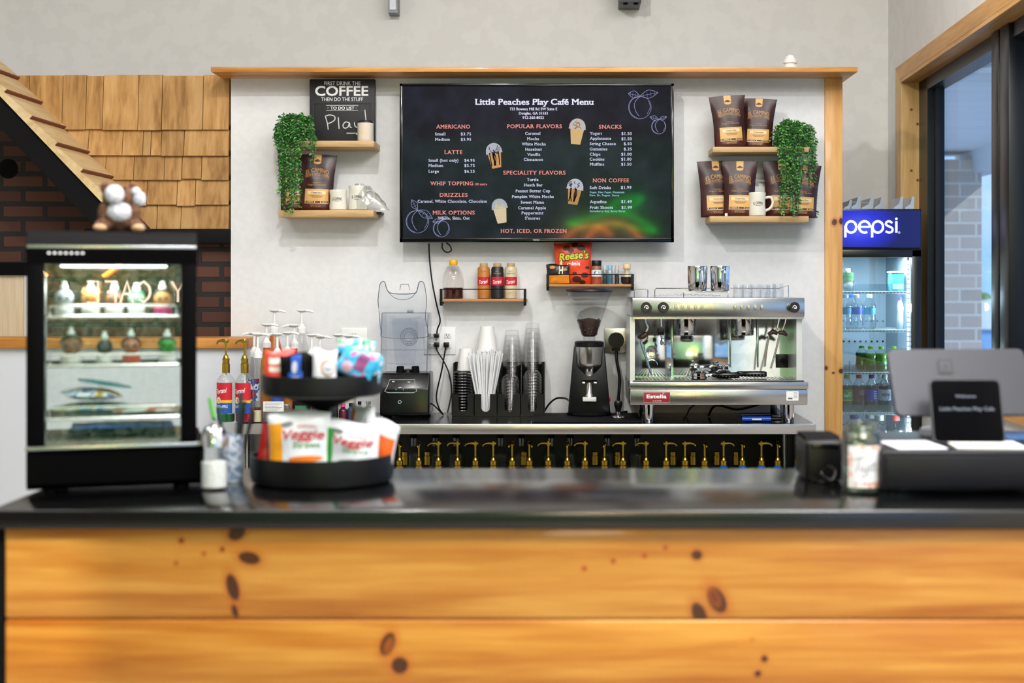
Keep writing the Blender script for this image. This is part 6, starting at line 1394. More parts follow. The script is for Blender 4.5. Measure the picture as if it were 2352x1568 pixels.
# ---- candle
dd = 6.27; x = X(839.5, dd); h = Z(279, dd) - z_lu
cn = thing('candle', 'small glass candle with a dark lid in front of the chalkboard', 'candle', (x, dd, z_lu))
b = B(); b.lathe([(0, .0006), (.034, .0006), (.0355, .003), (.0355, h - .008), (0, h - .008)], (x, dd, z_lu), 28); b.build('jar', mat('candle_wax', '#ddd2c6', .25, coat=.6), cn)
b = B(); b.lathe([(0, h - .0078), (.0358, h - .0078), (.0358, h), (.034, h + .002), (0, h + .002)], (x, dd, z_lu), 28); b.build('lid', mat('candle_lid', '#3a3536', .25, .6), cn)
f = cylmap(x, dd, .0361); b = B(); b.grid(lambda u, v: f(x - .026 + .05 * u, 0, z_lu + .012 + .06 * v), 14, 1); lb = b.build('label', mat('candle_label', '#dccbb6', .6), cn)
f = cylmap(x, dd, .0366); b = B()
for i in range(4): b.box(0, 0.001, 0, 0, 0, 0) if False else b.add([f(x - .014 + .003 * (i % 2), 0, z_lu + .058 - .009 * i), f(x + .012 - .004 * (i % 3), 0, z_lu + .058 - .009 * i), f(x + .012 - .004 * (i % 3), 0, z_lu + .0595 - .009 * i), f(x - .014 + .003 * (i % 2), 0, z_lu + .0595 - .009 * i)], [(0, 1, 2, 3)])
b.build('label_text', mat('candle_print', '#a4927e', .6), lb, solid=False)

# ---- trailing plants
def leafmat():
    if 'leaf_green' in MATS: return MATS['leaf_green']
    m = mat('leaf_green', '#2f6b2c', .45); n, l, bs = nodes(m)
    g = n.new('ShaderNodeNewGeometry'); r = n.new('ShaderNodeValToRGB'); e = r.color_ramp.elements
    e[0].color = (*lin('#1c4f20'), 1); e[1].color = (*lin('#7fb55c'), 1); x = e.new(.6); x.color = (*lin('#37802f'), 1)
    l.new(g.outputs['Random Per Island'], r.inputs[0]); l.new(r.outputs[0], bs.inputs['Base Color']); return m
def plant(label, cpx, cpy, dd, zsh, ru, rh, vines, seed, pot_w=.04):
    """cpx: crown centre; vines: list of (px, depth, py_bottom) trailing over the shelf"""
    rnd = random.Random(seed); x = X(cpx, dd)
    t = thing('trailing_plant', label, 'plant', (x, dd, zsh))
    b = B(); b.lathe([(0, .0006), (pot_w * .8, .0006), (pot_w, .075), (pot_w * .92, .075), (pot_w * .75, .06), (0, .06)], (x, dd, zsh), 22); b.build('pot', mat('pot_dark', '#23262c', .5), t)
    st = B(); lf = B()
    def leaf(p, tn, s):
        tn = Vector(tn).normalized(); side = Vector((rnd.uniform(-1, 1), rnd.uniform(-1.1, .5), rnd.uniform(-.3, .6))); side = (side - tn * side.dot(tn)); side.normalize()
        dr = (side * .8 + tn * .55).normalized(); up = dr.cross(Vector((rnd.uniform(-1, 1), rnd.uniform(-1, 1), rnd.uniform(-1, 1)))).normalized(); wn_ = up * s * .27; nn = dr.cross(up) * s * .1
        p = Vector(p)
        lf.add([tuple(p), tuple(p + dr * s * .45 + wn_ + nn), tuple(p + dr * s), tuple(p + dr * s * .45 - wn_ + nn), tuple(p + dr * s * .5 - nn)], [(0, 1, 4), (1, 2, 4), (2, 3, 4), (3, 0, 4)])
    def run(P, step, s, spread=0.):
        P = smoothpts(P, 6); st.tube(P, .0011, 5)
        acc = 0
        for a, c in zip(P, P[1:]):
            a, c = Vector(a), Vector(c); L = (c - a).length
            while acc < L:
                p = a + (c - a) * (acc / max(L, 1e-6))
                for _ in range(2): leaf(p, c - a, s * rnd.uniform(.7, 1.2))
                acc += step
            acc -= L
    ztop = Z(cpy, dd)
    for i in range(95):                                   # crown: short arching sprays
        a = rnd.uniform(0, 2 * PI); rr = rnd.uniform(.3, 1)
        ex, ey = x + ru * rr * math.cos(a), dd + min(.07, ru) * rr * math.sin(a) * .9 - .006
        zt_ = ztop - rh * .25 * rr * rr - rnd.uniform(0, .03)
        run([(x + .2 * (ex - x), dd + .2 * (ey - dd), zsh + .06), (x + .6 * (ex - x), dd + .6 * (ey - dd), zt_), (ex, ey, zt_ - .02), (ex + .012 * math.cos(a), ey + .008 * math.sin(a), max(zsh + .01, zt_ - rnd.uniform(.05, .13)))], .0115, .018)
    for (px, vd, py) in vines:
        vx = X(px, vd); zb = Z(py, vd); z0 = zsh + rnd.uniform(.03, .08)
        mid = zsh - .02
        run([(x + (vx - x) * .55, dd - .02, ztop - .03), (x + (vx - x) * .9, min(vd, dd) + .01, z0 + .03), (vx, vd, mid), (vx + rnd.uniform(-.01, .01), vd + rnd.uniform(-.006, .004), (mid + zb) / 2), (vx + rnd.uniform(-.008, .008), vd, zb)], .0125, .018)
    st.build('stems', mat('stem_green', '#2a4a22', .6), t, smooth=0); lf.build('foliage', leafmat(), t, smooth=0, solid=False)
random.seed(1)
V = [(646, 6.17, 470), (652, 6.18, 455), (642, 6.18, 420), (656, 6.17, 482), (660, 6.17, 400), (666, 6.17, 440), (672, 6.17, 476), (676, 6.16, 486), (681, 6.17, 470), (685, 6.17, 474), (690, 6.17, 420), (664, 6.16, 486), (670, 6.17, 400), (682, 6.16, 380), (718, 6.17, 366), (714, 6.18, 340), (722, 6.18, 345), (695, 6.17, 355), (640, 6.19, 350), (648, 6.17, 380), (655, 6.17, 430), (644, 6.17, 446), (675, 6.17, 440), (687, 6.17, 400), (700, 6.17, 345), (661, 6.17, 455), (638, 6.2, 300), (634, 6.2, 310)]
plant('leafy trailing plant hanging from the left end of the upper left shelf', 680, 264, 6.28, z_lu, .085, .12, V, 5)
V = [(1795, 6.17, 490), (1800, 6.17, 495), (1792, 6.18, 480), (1806, 6.17, 460), (1815, 6.17, 420), (1818, 6.16, 498), (1822, 6.17, 490), (1830, 6.17, 470), (1836, 6.16, 490), (1833, 6.17, 420), (1812, 6.17, 470), (1826, 6.17, 440), (1840, 6.18, 400), (1846, 6.2, 380), (1852, 6.22, 375), (1858, 6.24, 372), (1862, 6.26, 380), (1866, 6.3, 420), (1870, 6.32, 470), (1873, 6.33, 497), (1868, 6.31, 490), (1862, 6.3, 440), (1800, 6.17, 400), (1790, 6.18, 370), (1824, 6.17, 380), (1803, 6.17, 430), (1838, 6.17, 450)]
plant('leafy trailing plant hanging from the right end of the upper right shelf', 1815, 278, 6.29, z_ru, .085, .12, V, 9)

# ------------------------------------------------------------------ television menu board
DT = 6.27
tv = thing('television', 'large wall mounted television showing the cafe menu', 'television', (X(1233, DT), 6.33, Z(374, DT)))
xa, xb, za, zb = X(918, DT), X(1548, DT), Z(556, DT), Z(191.5, DT)
b = B(); b.box(xa, xb, DT + .002, DT + .04, za, zb, .004); b.build('housing', M_black, tv)
bz = .0135
b = B(); 
for P in ((xa, xb, zb - bz, zb), (xa, xb, za, za + bz * 1.35), (xa, xa + bz, za, zb), (xb - bz, xb, za, zb)): b.box(P[0], P[1], DT - .002, DT + .01, P[2], P[3], .002)
b.build('bezel', M_blackg, tv)
b = B(); b.box(X(1100, 6.3), X(1370, 6.3), 6.31, 6.399, Z(470, 6.3), Z(260, 6.3)); b.build('wall_mount', M_blackm, tv)
m = mat('screen_glow', '#0a0a0f', .05, spec=.2, emit='#14141d', estr=1.0); n, l, bs = nodes(m)
tc = n.new('ShaderNodeTexCoord'); nz = n.new('ShaderNodeTexNoise'); nz.inputs['Scale'].default_value = 9; nz.inputs['Detail'].default_value = 5; rp = n.new('ShaderNodeValToRGB')
rp.color_ramp.elements[0].color = (*lin('#101119'), 1); rp.color_ramp.elements[1].color = (*lin('#20222f'), 1); rp.color_ramp.elements[0].position = .4; rp.color_ramp.elements[1].position = .75
l.new(tc.outputs['Object'], nz.inputs['Vector']); l.new(nz.outputs['Fac'], rp.inputs[0]); l.new(rp.outputs[0], bs.inputs['Emission Color'])
b = B(); b.box(xa + bz, xb - bz, DT + .0015, DT + .003, za + bz, zb - bz); b.build('screen', m, tv)
y = DT + .0008
def ex(name, c, s=1.): return mat(name, '#000000', .6, spec=.1, emit=c, estr=s)
M_tw = ex('menu_white', '#d3d6f0', .95); M_ts = ex('menu_salmon', '#ef8f88', .95); M_tt = ex('menu_title', '#e4e2fb', 1.0); M_tc = ex('menu_cyan', '#9fd8e2', .9)
px_ = lambda q: X(910 + q / 3.6185, DT); pz_ = lambda q: Z(180 + q / 3.6185, DT); ps = DT / FPX / 3.6185
def T(b, s, x0, x1, base, cap, bold=.022, space=1.): b.text(s, px_(x0), px_(x1), pz_(base), cap * ps, y, bold * .4, 0, space, serif=.05)
b = B(); T(b, 'Little Peaches Play Caf\u00e9 Menu', 655, 1642, 218, 47, .06); b.build('menu_title', M_tt, tv, solid=False)
b = B(); T(b, '733 Bowens Mill Rd SW Suite E', 944, 1338, 264, 21, .035); T(b, 'Douglas, GA 31533', 1020, 1260, 300, 21, .035); T(b, '912-260-8022', 1050, 1228, 336, 21, .035); b.build('menu_address', M_tt, tv, solid=False)
b = B()
for s, x0, x1, bs_ in (('AMERICANO', 332, 614, 415), ('POPULAR FLAVORS', 920, 1377, 413), ('SNACKS', 1685, 1873, 416), ('LATTE', 400, 550, 628), ('SPECIALITY FLAVORS', 890, 1407, 798), ('WHIP TOPPING', 282, 640, 887), ('DRIZZLES', 362, 594, 983), ('MILK OPTIONS', 303, 652, 1130), ('HOT, ICED, OR FROZEN', 868, 1417, 1282), ('NON COFFEE', 1633, 1935, 862)):
    b = B(); T(b, s, x0, x1, bs_, 30, .045, 1.12)
    if s[0] == 'W': T(b, '.50 extra', 652, 757, 887, 18, .03)
    b.build('menu_heading', M_ts, tv, solid=False)
b = B()
L = [('Small', 322, 410, 473), ('$3.75', 537, 622, 473), ('Medium', 322, 446, 518), ('$3.95', 537, 622, 518), ('Small (hot only)', 268, 517, 692), ('$4.95', 566, 652, 692), ('Medium', 268, 391, 735), ('$5.75', 566, 652, 735), ('Large', 268, 355, 783), ('$6.25', 566, 652, 783),
     ('Caramel, White Chocolate, Chocolate', 178, 754, 1032), ('Whole, Skim, Oat', 345, 611, 1172), ('Caramel', 1071, 1199, 468), ('Mocha', 1088, 1187, 512), ('White Mocha', 1043, 1243, 556), ('Hazelnut', 1072, 1211, 600), ('Vanilla', 1088, 1197, 643), ('Cinnamon', 1060, 1220, 684),
     ('Turtle', 1087, 1182, 852), ('Heath Bar', 1061, 1217, 897), ('Peanut Butter Cup', 992, 1279, 946), ('Pumpkin White Mocha', 961, 1310, 993), ('Sweet Mama', 1035, 1228, 1040), ('Caramel Apple', 1014, 1244, 1087), ('Peppermint', 1041, 1224, 1129), ("S'mores", 1070, 1195, 1172),
     ('Yogurt', 1609, 1711, 468), ('$1.50', 1872, 1958, 470), ('Applesauce', 1609, 1787, 509), ('$1.50', 1872, 1958, 513), ('String Cheese', 1609, 1825, 554), ('$.50', 1892, 1958, 554), ('Gummies', 1609, 1755, 598), ('$.25', 1892, 1958, 598), ('Chips', 1609, 1697, 641), ('$1.00', 1870, 1958, 641), ('Cookies', 1609, 1730, 682), ('$1.00', 1870, 1955, 682), ('Muffins', 1609, 1728, 724), ('$1.50', 1870, 1955, 724),
     ('Soft Drinks', 1609, 1785, 919), ('$1.99', 1868, 1955, 918), ('Aquafina', 1609, 1749, 1036), ('$1.49', 1870, 1958, 1035), ('Fruit Shoots', 1609, 1801, 1083), ('$1.99', 1872, 1960, 1083)]
for nm, lo, hi in (('americano_items', 0, 4), ('latte_items', 4, 10), ('drizzle_items', 10, 11), ('milk_items', 11, 12), ('flavor_items', 12, 18), ('speciality_items', 18, 26), ('snack_items', 26, 40), ('drink_items', 40, 46)):
    b = B()
    for s, x0, x1, bs_ in L[lo:hi]: T(b, s, x0, x1, bs_, 23, .03, 1.08)
    b.build(nm, M_tw, tv, solid=False)
b = B(); T(b, 'Pepsi, Diet Pepsi, Mountain', 1609, 1897, 953, 15, .03, 1.1); T(b, 'Dew, Dr. Pepper, Starry', 1609, 1855, 978, 15, .03, 1.1); T(b, 'Strawberry Raz, Berry Burst', 1609, 1903, 1110, 15, .03, 1.1); b.build('menu_small_print', M_tc, tv, solid=False)
b = B(); b.text('VIZIO', X(1223.5, DT), X(1239.5, DT), Z(553, DT), .0075, DT - .0026, .03); b.build('maker_logo', mat('logo_silver', '#9aa0a4', .4), tv, solid=False)
# drinks shown on the screen
def drink(cx, cy, h, tilt, body, top, swirl):
    g = math.radians(tilt); c, s_ = math.cos(g), math.sin(g)
    def r(u, v): return (px_(cx + (u * c - v * s_) * h), pz_(cy - (u * s_ + v * c) * h))
    for nm, m, pts, dy in (('menu_drink', ex('drink' + body, body, .85), [r(-.27, .12), r(-.18, -.5), r(.18, -.5), r(.27, .12)], 0), ('menu_drink_cream', ex('cream' + top, top, .8), [r(-.33, .08)] + [r(.32 * math.cos(math.radians(q)), .16 + .34 * math.sin(math.radians(q))) for q in range(180, -1, -15)] + [r(.33, .08)], -.0002)):
        b = B(); b.poly(pts, y + dy); b.build(nm, m, tv, solid=False)
    b = B(); rr = random.Random(int(cx))
    for i in range(9):
        u, v = rr.uniform(-.2, .2), rr.uniform(.15, .42); b.ribbon([r(u, v), r(u + rr.uniform(-.1, .1), v - rr.uniform(.02, .12)), r(u + rr.uniform(-.1, .1), v - .1)], h * .028 * ps * 1., y - .0004)
    if swirl == 2:
        for i in range(6): u = rr.uniform(-.2, .2); b.ribbon([r(u, .12), r(u + rr.uniform(-.05, .05), -.1), r(u * .8 + rr.uniform(-.05, .05), -.4)], h * .04 * ps, y - .0004)
    b.build('menu_drink_drizzle', ex('driz%d' % swirl, ['#a8702a', '#e6d98a', '#1c0f0c'][swirl], .8), tv, solid=False)
drink(1502, 440, 215, -6, '#d8b67c', '#c9c3bd', 0); drink(818, 640, 210, 10, '#cf9a62', '#b9bcc9', 2); drink(1482, 940, 215, -8, '#b98f55', '#c3c5d2', 2); drink(864, 1100, 205, 9, '#dcc9a4', '#b4bac2', 1)
def peach(cx, cy, R_, flip, leaves, m):
    b = B(); q = lambda a, k: (px_(cx + R_ * a * flip), pz_(cy - R_ * k)); w = 3.2 * ps
    b.ribbon([q(math.cos(math.radians(a)) * .96, math.sin(math.radians(a)) * .98 - .06 * max(0, math.sin(math.radians(a))) ** 6) for a in range(0, 361, 12)], w, y)
    b.ribbon([q(math.cos(math.radians(a)) * .9, math.sin(math.radians(a)) * .92) for a in range(100, 260, 12)], w * .8, y)
    b.ribbon(smoothpts([(*q(.02, .92), 0), (*q(-.38, .5), 0), (*q(-.45, 0), 0), (*q(-.25, -.5), 0), (*q(-.05, -.75), 0)], 4), w * 1.2, y)
    b.ribbon(smoothpts([(*q(.75, .5), 0), (*q(.88, 0), 0), (*q(.6, -.6), 0)], 4), w * .8, y)
    for (dx, dz, lw) in leaves:
        tip = (dx, 1 + dz); mid = (dx / 2, 1 + dz / 2); nx, nz_ = -dz, dx; k = lw
        for sgn in (-1, 1): b.ribbon(smoothpts([(*q(0, .95), 0), (*q(mid[0] + sgn * nx * k, mid[1] + sgn * nz_ * k), 0), (*q(*tip), 0)], 5), w, y)
        b.ribbon([q(0, .95), q(*tip)], w * .7, y)
        for i in range(1, 5):
            f_ = i / 5; b.ribbon([q(dx * f_, .95 + (dz + .05) * f_), q(dx * f_ + nx * k * .6, .95 + (dz + .05) * f_ + nz_ * k * .6)], w * .5, y); b.ribbon([q(dx * f_, .95 + (dz + .05) * f_), q(dx * f_ - nx * k * .6, .95 + (dz + .05) * f_ - nz_ * k * .6)], w * .5, y)
    b.build('menu_peach_drawing', m, tv, solid=False)
M_line = ex('line_art', '#9a9fce', .8)
peach(2025, 240, 98, 1, [(-1.0, .18, .3), (1.55, .25, .22)], M_line); peach(2182, 400, 62, 1, [(-1.2, .3, .25), (1.1, .3, .2)], M_line)
peach(176, 1188, 98, 1, [(-.5, .85, .28), (1.3, -.75, .22)], M_line); peach(375, 1248, 70, 1, [(-1.05, -.2, .25), (.6, .45, .25)], M_line)
# ------------------------------------------------------------------ pump bottles on the undershelf of the work table
M_bluesl = mat('sleeve_blue', '#124a8c', .35)
UP = [(918, 0), (962, 0), (1007, -1), (1051, -1), (1092, -1), (1133, -1), (1176.5, 0), (1216, 0), (1259.5, -1), (1303, 0), (1343.5, -1), (1388.5, 0), (1431, -1), (1484, -1), (1530, 1), (1573.5, 1), (1618.5, 0), (1662, 1), (1705, 0), (1749, 1), (1786.5, 0), (1832, 0)]
NUM = 'first second third fourth fifth sixth seventh eighth ninth tenth eleventh twelfth thirteenth fourteenth fifteenth sixteenth seventeenth eighteenth nineteenth twentieth twenty-first twenty-second'.split()
GU = 'gold pump syrup bottles under the work table'
USH = .4785
gp = syrup('syrup_bottle', 'x', 'amber', '#4a2c14', .12, M_brass, 1, GU, (0, 0, 0), 0)
bp = syrup('syrup_bottle', 'x', 'amber', '#4a2c14', .12, M_bluesl, 1, GU, (0, 0, 0), 0)
seen_ = set(); DU = 5.985
for i, (px, sp) in enumerate(UP):
    proto = bp if px > 1650 else gp
    rz = {-1: PI + random.uniform(-.25, .25), 0: -PI / 2 + random.uniform(-.3, .3), 1: random.uniform(-.25, .1)}[sp]
    what = 'gold pump syrup bottle under the table, %s from the left of the front row' % NUM[i] if px < 1650 else 'blue sleeved gold pump syrup bottle under the table, %s of the five at the right' % NUM[i - 17]
    loc = (X(px, DU), DU, USH)
    if proto.name in seen_: dup(proto, loc, rz, label=what)
    else: seen_.add(proto.name); place(proto, loc, rz); proto['label'] = what
b = B(); b.box(X(560, 6.1), X(1840, 6.1), 6.1, 6.2, .451, .5); b.box(X(560, 6.1), X(1840, 6.1), 6.21, 6.355, .451, .565); b.box(X(560, 6.1), X(1840, 6.1), 5.93, 6.04, .451, USH - .0005); b.build('riser', M_blackm, wt)
nb = syrup('syrup_bottle', 'x', 'amber', '#4a2c14', .12, M_brass, 1, 'capless pump sleeves of the second row under the table', (0, 0, 0), 0, pump=False, cap=M_brass)
for i, px in enumerate((930, 982, 1204, 1367, 1419, 1546, 1592, 1647, 1691)):
    what = 'gold necked syrup bottle in the second row under the table, %s from the left' % NUM[i]
    loc = (X(px, 6.15), 6.15, .5005)
    if i: dup(nb, loc, .3 * i, label=what)
    else: place(nb, loc, 0); nb['label'] = what
tb = syrup('syrup_bottle', 'x', 'clear', '#3a2a24', 0.05, glass('clear_neck', base=.07), 1, 'clear bottles at the back under the table', (0, 0, 0), 0, pump=False, cap=M_blackm)
for i, px in enumerate((950, 1000, 1048, 1150, 1198, 1265, 1310, 1395, 1463)):
    what = 'clear glass bottle at the back under the table, %s from the left' % NUM[i]
    loc = (X(px, 6.28), 6.28, .5655)
    if i: dup(tb, loc, 0, label=what)
    else: place(tb, loc, 0); tb['label'] = what

# ------------------------------------------------------------------ glass door drinks fridge
DF = 6.51
fr = thing('drinks_fridge', 'black glass door drinks fridge with a glowing blue soda sign', 'fridge', (1.4, 6.8, 0))
fa, fb, ft = 1.17, X(2116, DF), Z(480, DF); fy = 7.12
M_fr = mat('fridge_black', '#0d0f14', .3)
IN = mat('fridge_inside', '#a9b7c6', .5)
b = B(); b.box(fa, fa + .04, DF + .03, fy, .08, ft); b.box(fb - .03, fb, DF + .03, fy, .08, ft); b.box(fa + .04, fb - .03, fy - .04, fy, .08, ft); b.box(fa + .04, fb - .03, DF + .03, fy - .04, ft - .2, ft); b.box(fa + .04, fb - .03, DF + .03, fy - .04, .08, .3)
b.box(fa, fb, DF + .05, fy, .0005, .08); b.build('cabinet', M_fr, fr)
b = B(); b.box(fa + .041, fb - .031, fy - .05, fy - .041, .3, ft - .2); b.box(fb - .036, fb - .031, DF + .05, fy - .05, .3, ft - .2); b.box(fa + .041, fb - .031, DF + .06, fy - .05, .3, .31); b.build('liner', IN, fr)
b = B()
for row in (738, 784, 786, 975, 978):
    for i in range(8): b.box(X(1942 + 13 * i + (row % 2) * 6, 7.0), X(1946 + 13 * i + (row % 2) * 6, 7.0), fy - .053, fy - .0495, Z(row + 1, 7.0), Z(row - 1, 7.0))
b.build('vent_holes', M_dark, fr)
zs0, zs_ = Z(567, DF), ft - .004
b = B(); b.box(fa, fb, DF + .0, DF + .03, zs0 - .008, ft, .003); hd = b.build('sign_box', M_fr, fr)
m = mat('sign_glow', '#02051e', .3, emit='#1522b8', estr=1.); n, l, bs = nodes(m)
tc = n.new('ShaderNodeTexCoord'); mp = n.new('ShaderNodeMapping'); mp.inputs['Location'].default_value = (-(1.34 - 1.4), 0, -(Z(522, DF))); gr_ = n.new('ShaderNodeVectorMath'); gr_.operation = 'LENGTH'
sc_ = n.new('ShaderNodeVectorMath'); sc_.operation = 'MULTIPLY'; sc_.inputs[1].default_value = (1, 0, 1.6)
rp = n.new('ShaderNodeValToRGB'); e = rp.color_ramp.elements; e[0].position = .0; e[0].color = (*lin('#4a5cf0'), 1); e[1].position = .2; e[1].color = (*lin('#050f5c'), 1); x_ = e.new(.1); x_.color = (*lin('#1a26d0'), 1)
l.new(tc.outputs['Object'], mp.inputs[0]); l.new(mp.outputs[0], sc_.inputs[0]); l.new(sc_.outputs[0], gr_.inputs[0]); l.new(gr_.outputs['Value'], rp.inputs[0]); l.new(rp.outputs[0], bs.inputs['Emission Color'])
b = B(); b.box(fa + .006, fb - .004, DF - .0015, DF - .0003, zs0, zs_ - .002); b.build('sign_panel', m, fr)
# lettering of the sign drawn as round strokes
y = DF - .0022; P_ = lambda px, py: (X(px, DF), Z(py, DF)); sw_ = 5.2 * DF / FPX
b = B()
def bowl(cx, cy, rx, ry, a0=0, a1=360): return [P_(cx + rx * math.cos(math.radians(a)), cy - ry * math.sin(math.radians(a))) for a in range(a0, a1 + 1, 12)]
for cx in (1954.5, 2016):
    b.ribbon(bowl(cx, 521, 12, 13), sw_, y); b.ribbon([P_(cx - 13, 518), P_(cx - 13, 545)], sw_, y)
b.ribbon(bowl(1985.5, 521, 12.5, 13, 0, 300) , sw_, y); b.ribbon([P_(1973, 521), P_(1999, 521)], sw_ * .8, y)
b.ribbon([P_(*q) for q in smoothpts([(2049, 512, 0), (2043, 508, 0), (2036, 510, 0), (2035, 516, 0), (2042, 520, 0), (2049, 524, 0), (2049, 531, 0), (2042, 534, 0), (2034, 531, 0)], 4) for q in [q[:2]]], sw_ * .9, y)
b.ribbon([P_(2058.5, 508), P_(2058.5, 534)], sw_, y); b.poly([P_(2058.5 + 3 * math.cos(a * PI / 6), 502.5 + 3 * math.sin(a * PI / 6)) for a in range(12)], y)
b.ribbon([P_(2065 + 2 * math.cos(a * PI / 6), 534 + 2 * math.sin(a * PI / 6)) for a in range(12)], sw_ * .12, y, closed=True)
b.build('sign_lettering', mat('sign_letters', '#ffffff', .5, emit='#eef0ff', estr=1.15), fr, solid=False)
dt, db, dl, dr_ = Z(568, DF), .12, fa, fb
b = B(); wv = X(2116, DF) - X(2094, DF)
b.box(dl, dr_, DF - .004, DF + .03, dt - .045, dt - .01, .003); b.box(dl, dr_, DF - .004, DF + .03, db, db + .06, .003); b.box(dr_ - wv, dr_, DF - .004, DF + .03, db, dt - .01, .003); b.box(dl, dl + .035, DF - .004, DF + .03, db, dt - .01, .003)
dd_ = b.build('door_frame', M_fr, fr)
b = B(); b.box(dl + .03, dr_ - wv + .002, DF + .008, DF + .012, db + .055, dt - .04); b.build('door_pane', glass('fridge_glass', '#dcebef', .1, 3.), fr)
m = mat('fridge_led', '#ffffff', .4, emit='#f4f2ff', estr=7)
b = B(); xx = X(2086, 6.56)
for i in range(58): zz_ = .32 + i * (ft - .25 - .32) / 57; b.box(xx - .004, xx + .004, 6.555, 6.563, zz_, zz_ + .014, .001)
b.build('led_strip', m, fr)
b = B(); b.box(xx - .005, xx + .006, 6.563, 6.572, .31, ft - .22); b.build('led_rail', mat('led_rail', '#c9ced4', .3, .6), fr)
lamp('fridge_lamp', 'AREA', (1.42, 6.62, ft - .215), 9, (.9, .96, 1), .3, size_y=.12)
for i_ in range(3): lamp('fridge_lamp', 'POINT', (X(2080, 6.585), 6.585, (1.38, 1.1, .8)[i_]), 2.6, (.92, .96, 1), .02)
SH = [672, 760, 857, 950]; M_rack = mat('rack_white', '#dfe4e8', .4)
FZ = []; FSH = {}
for py in SH:
    z = Z(py - 3, 6.58); FZ.append(z)
    b = B(); b.box(fa + .045, fb - .034, 6.575, 6.583, z - .011, z, .001)
    for i in range(26): xx_ = fa + .05 + i * (fb - .036 - fa - .05) / 25; b.box(xx_ - .0015, xx_ + .0015, 6.583, 7.05, z - .004, z)
    sh = b.build('shelf', M_rack, fr); FSH[z] = sh
    b = B()
    for i in range(19): xx_ = X(1940 + 8 * i, 6.575); b.box(xx_, xx_ + .009, 6.5738, 6.5752, z - .0075, z - .0045)
    b.build('shelf_slots', mat('slot_dark', '#3a444e', .6), sh)
M_fclr = glass('fence_plastic', '#eef4f8', .15, 2., .08, .7, opaque=.06, ocol='#e4ecf4')
for z, xs in ((FZ[0], (1938, 1962, 2090)), (FZ[2], (1938, 1954, 1982, 2012, 2040, 2070)), (FZ[3], (1938, 1956, 1986, 2016, 2046))):
    for a, c in zip(xs, xs[1:]):
        ra, rc = X(a, 6.585), X(c, 6.585)
        b = B(); b.box(ra + .001, rc - .001, 6.5845, 6.5865, z + .0004, z + .034); b.box(rc - .009, rc - .001, 6.584, 6.5868, z + .0004, z + .052, .002); b.build('shelf_divider', M_fclr, FSH[z])
def soda(label, px, dd, z, liquid, lab, capc, H=.172, w=.030, fill=.72, lz=(.3, .62), name='soda_bottle', group='soda bottles on the fourth fridge shelf', art=None, cat='bottle'):
    x = X(px, dd); t = thing(name, label, cat, (x, dd, z + .0004), group=group); z += .0004
    pr = [(0, .0), (w * .7, .0), (w * .95, H * .04), (w, H * .1), (w, H * .3), (w * .94, H * .32), (w * .94, H * .6), (w, H * .63), (w * .96, H * .7), (w * .75, H * .8), (w * .42, H * .89), (w * .38, H * .94), (0, H * .94)]
    b = B(); b.lathe(pr, (x, dd, z), 22); b.build('bottle', glass('pet_bottle', '#f2f6f8', .08, 2.4), t)
    if liquid:
        b = B(); q = [(max(0, r - .0015), zz_ + .001) for r, zz_ in pr if zz_ <= H * fill]; b.lathe(q + [(q[-1][0], H * fill), (0, H * fill)], (x, dd, z), 20); b.build('drink', liquid, t)
    if lab:
        f = cylmap(x, dd, w * .94 + .001); b = B(); b.lathe([(w * .94 + .0008, H * lz[0] + .002), (w * .94 + .0008, H * lz[1] - .002)], (x, dd, z), 22); lb = b.build('label', lab, t)
        if art:
            f = cylmap(x, dd, w * .94 + .0014)
            for nm, m_, fn in art: b = B(); fn(b, x, z, H, f); b.build(nm, m_, lb, solid=False)
    b = B(); b.lathe([(0, H * .9), (w * .44, H * .9), (w * .44, H), (w * .4, H * 1.005), (0, H * 1.005)], (x, dd, z), 16); b.build('cap', mat('cap_' + capc, capc, .4), t)
    return t
COLA = mat('cola', '#24100c', .12); WAT = None
W3 = lambda f: (lambda X_, Y_, Z_: f(X_, 0, Z_))
def a_text(s, w, zc, cap, bold=.02, shear=0.): return lambda b, x, z, H, f: b.text(s, x - w, x + w, z + H * zc, cap, 0, bold, shear, fn=W3(f))
z = FZ[3]
soda('lime capped bottle with a green label at the left of the soda shelf', 1945, 6.62, z, COLA, mat('lab_green', '#2d9a2e', .4), '#a8d43a', art=[('lemon', yel, lambda b, x, z, H, f: b.poly(ring(x + .012, z + H * .5, .011, .009), 0, fn=W3(f))), ('lettering', M_white, a_text('Starry', .022, .41, .015, .02, .2)), ('base_band', mat('lab_lime', '#b8cc30', .4), lambda b, x, z, H, f: b.grid(lambda u, v: f(x - .035 + .07 * u, 0, z + H * (.305 + .03 * v)), 14, 1))])
soda('red capped bottle with a maroon label on the soda shelf', 1973, 6.62, z, COLA, mat('lab_maroon', '#6f2634', .4), '#d2503f', art=[('lettering', mat('lab_pale', '#c9b4b6', .5), lambda b, x, z, H, f: [b.text(s, x - .004, x + .024, z + H * (.55 - .045 * i), .006, 0, .01, fn=W3(f)) for i, s in enumerate(('ZERO', 'SUGAR', 'CHERRY'))])])
soda('blue capped bottle with a blue label on the soda shelf', 2002, 6.62, z, COLA, mat('lab_blue', '#2232b8', .35), '#3b3fc0', art=[('lettering', mat('lab_paleblue', '#b9c4f0', .5), lambda b, x, z, H, f: [b.box(0, 0, 0, 0, 0, 0) if 0 else b.grid(lambda u, v, i=i: f(x + .004 + .02 * u, 0, z + H * (.54 - .06 * i) + .004 * v), 4, 1) for i in range(4)])])
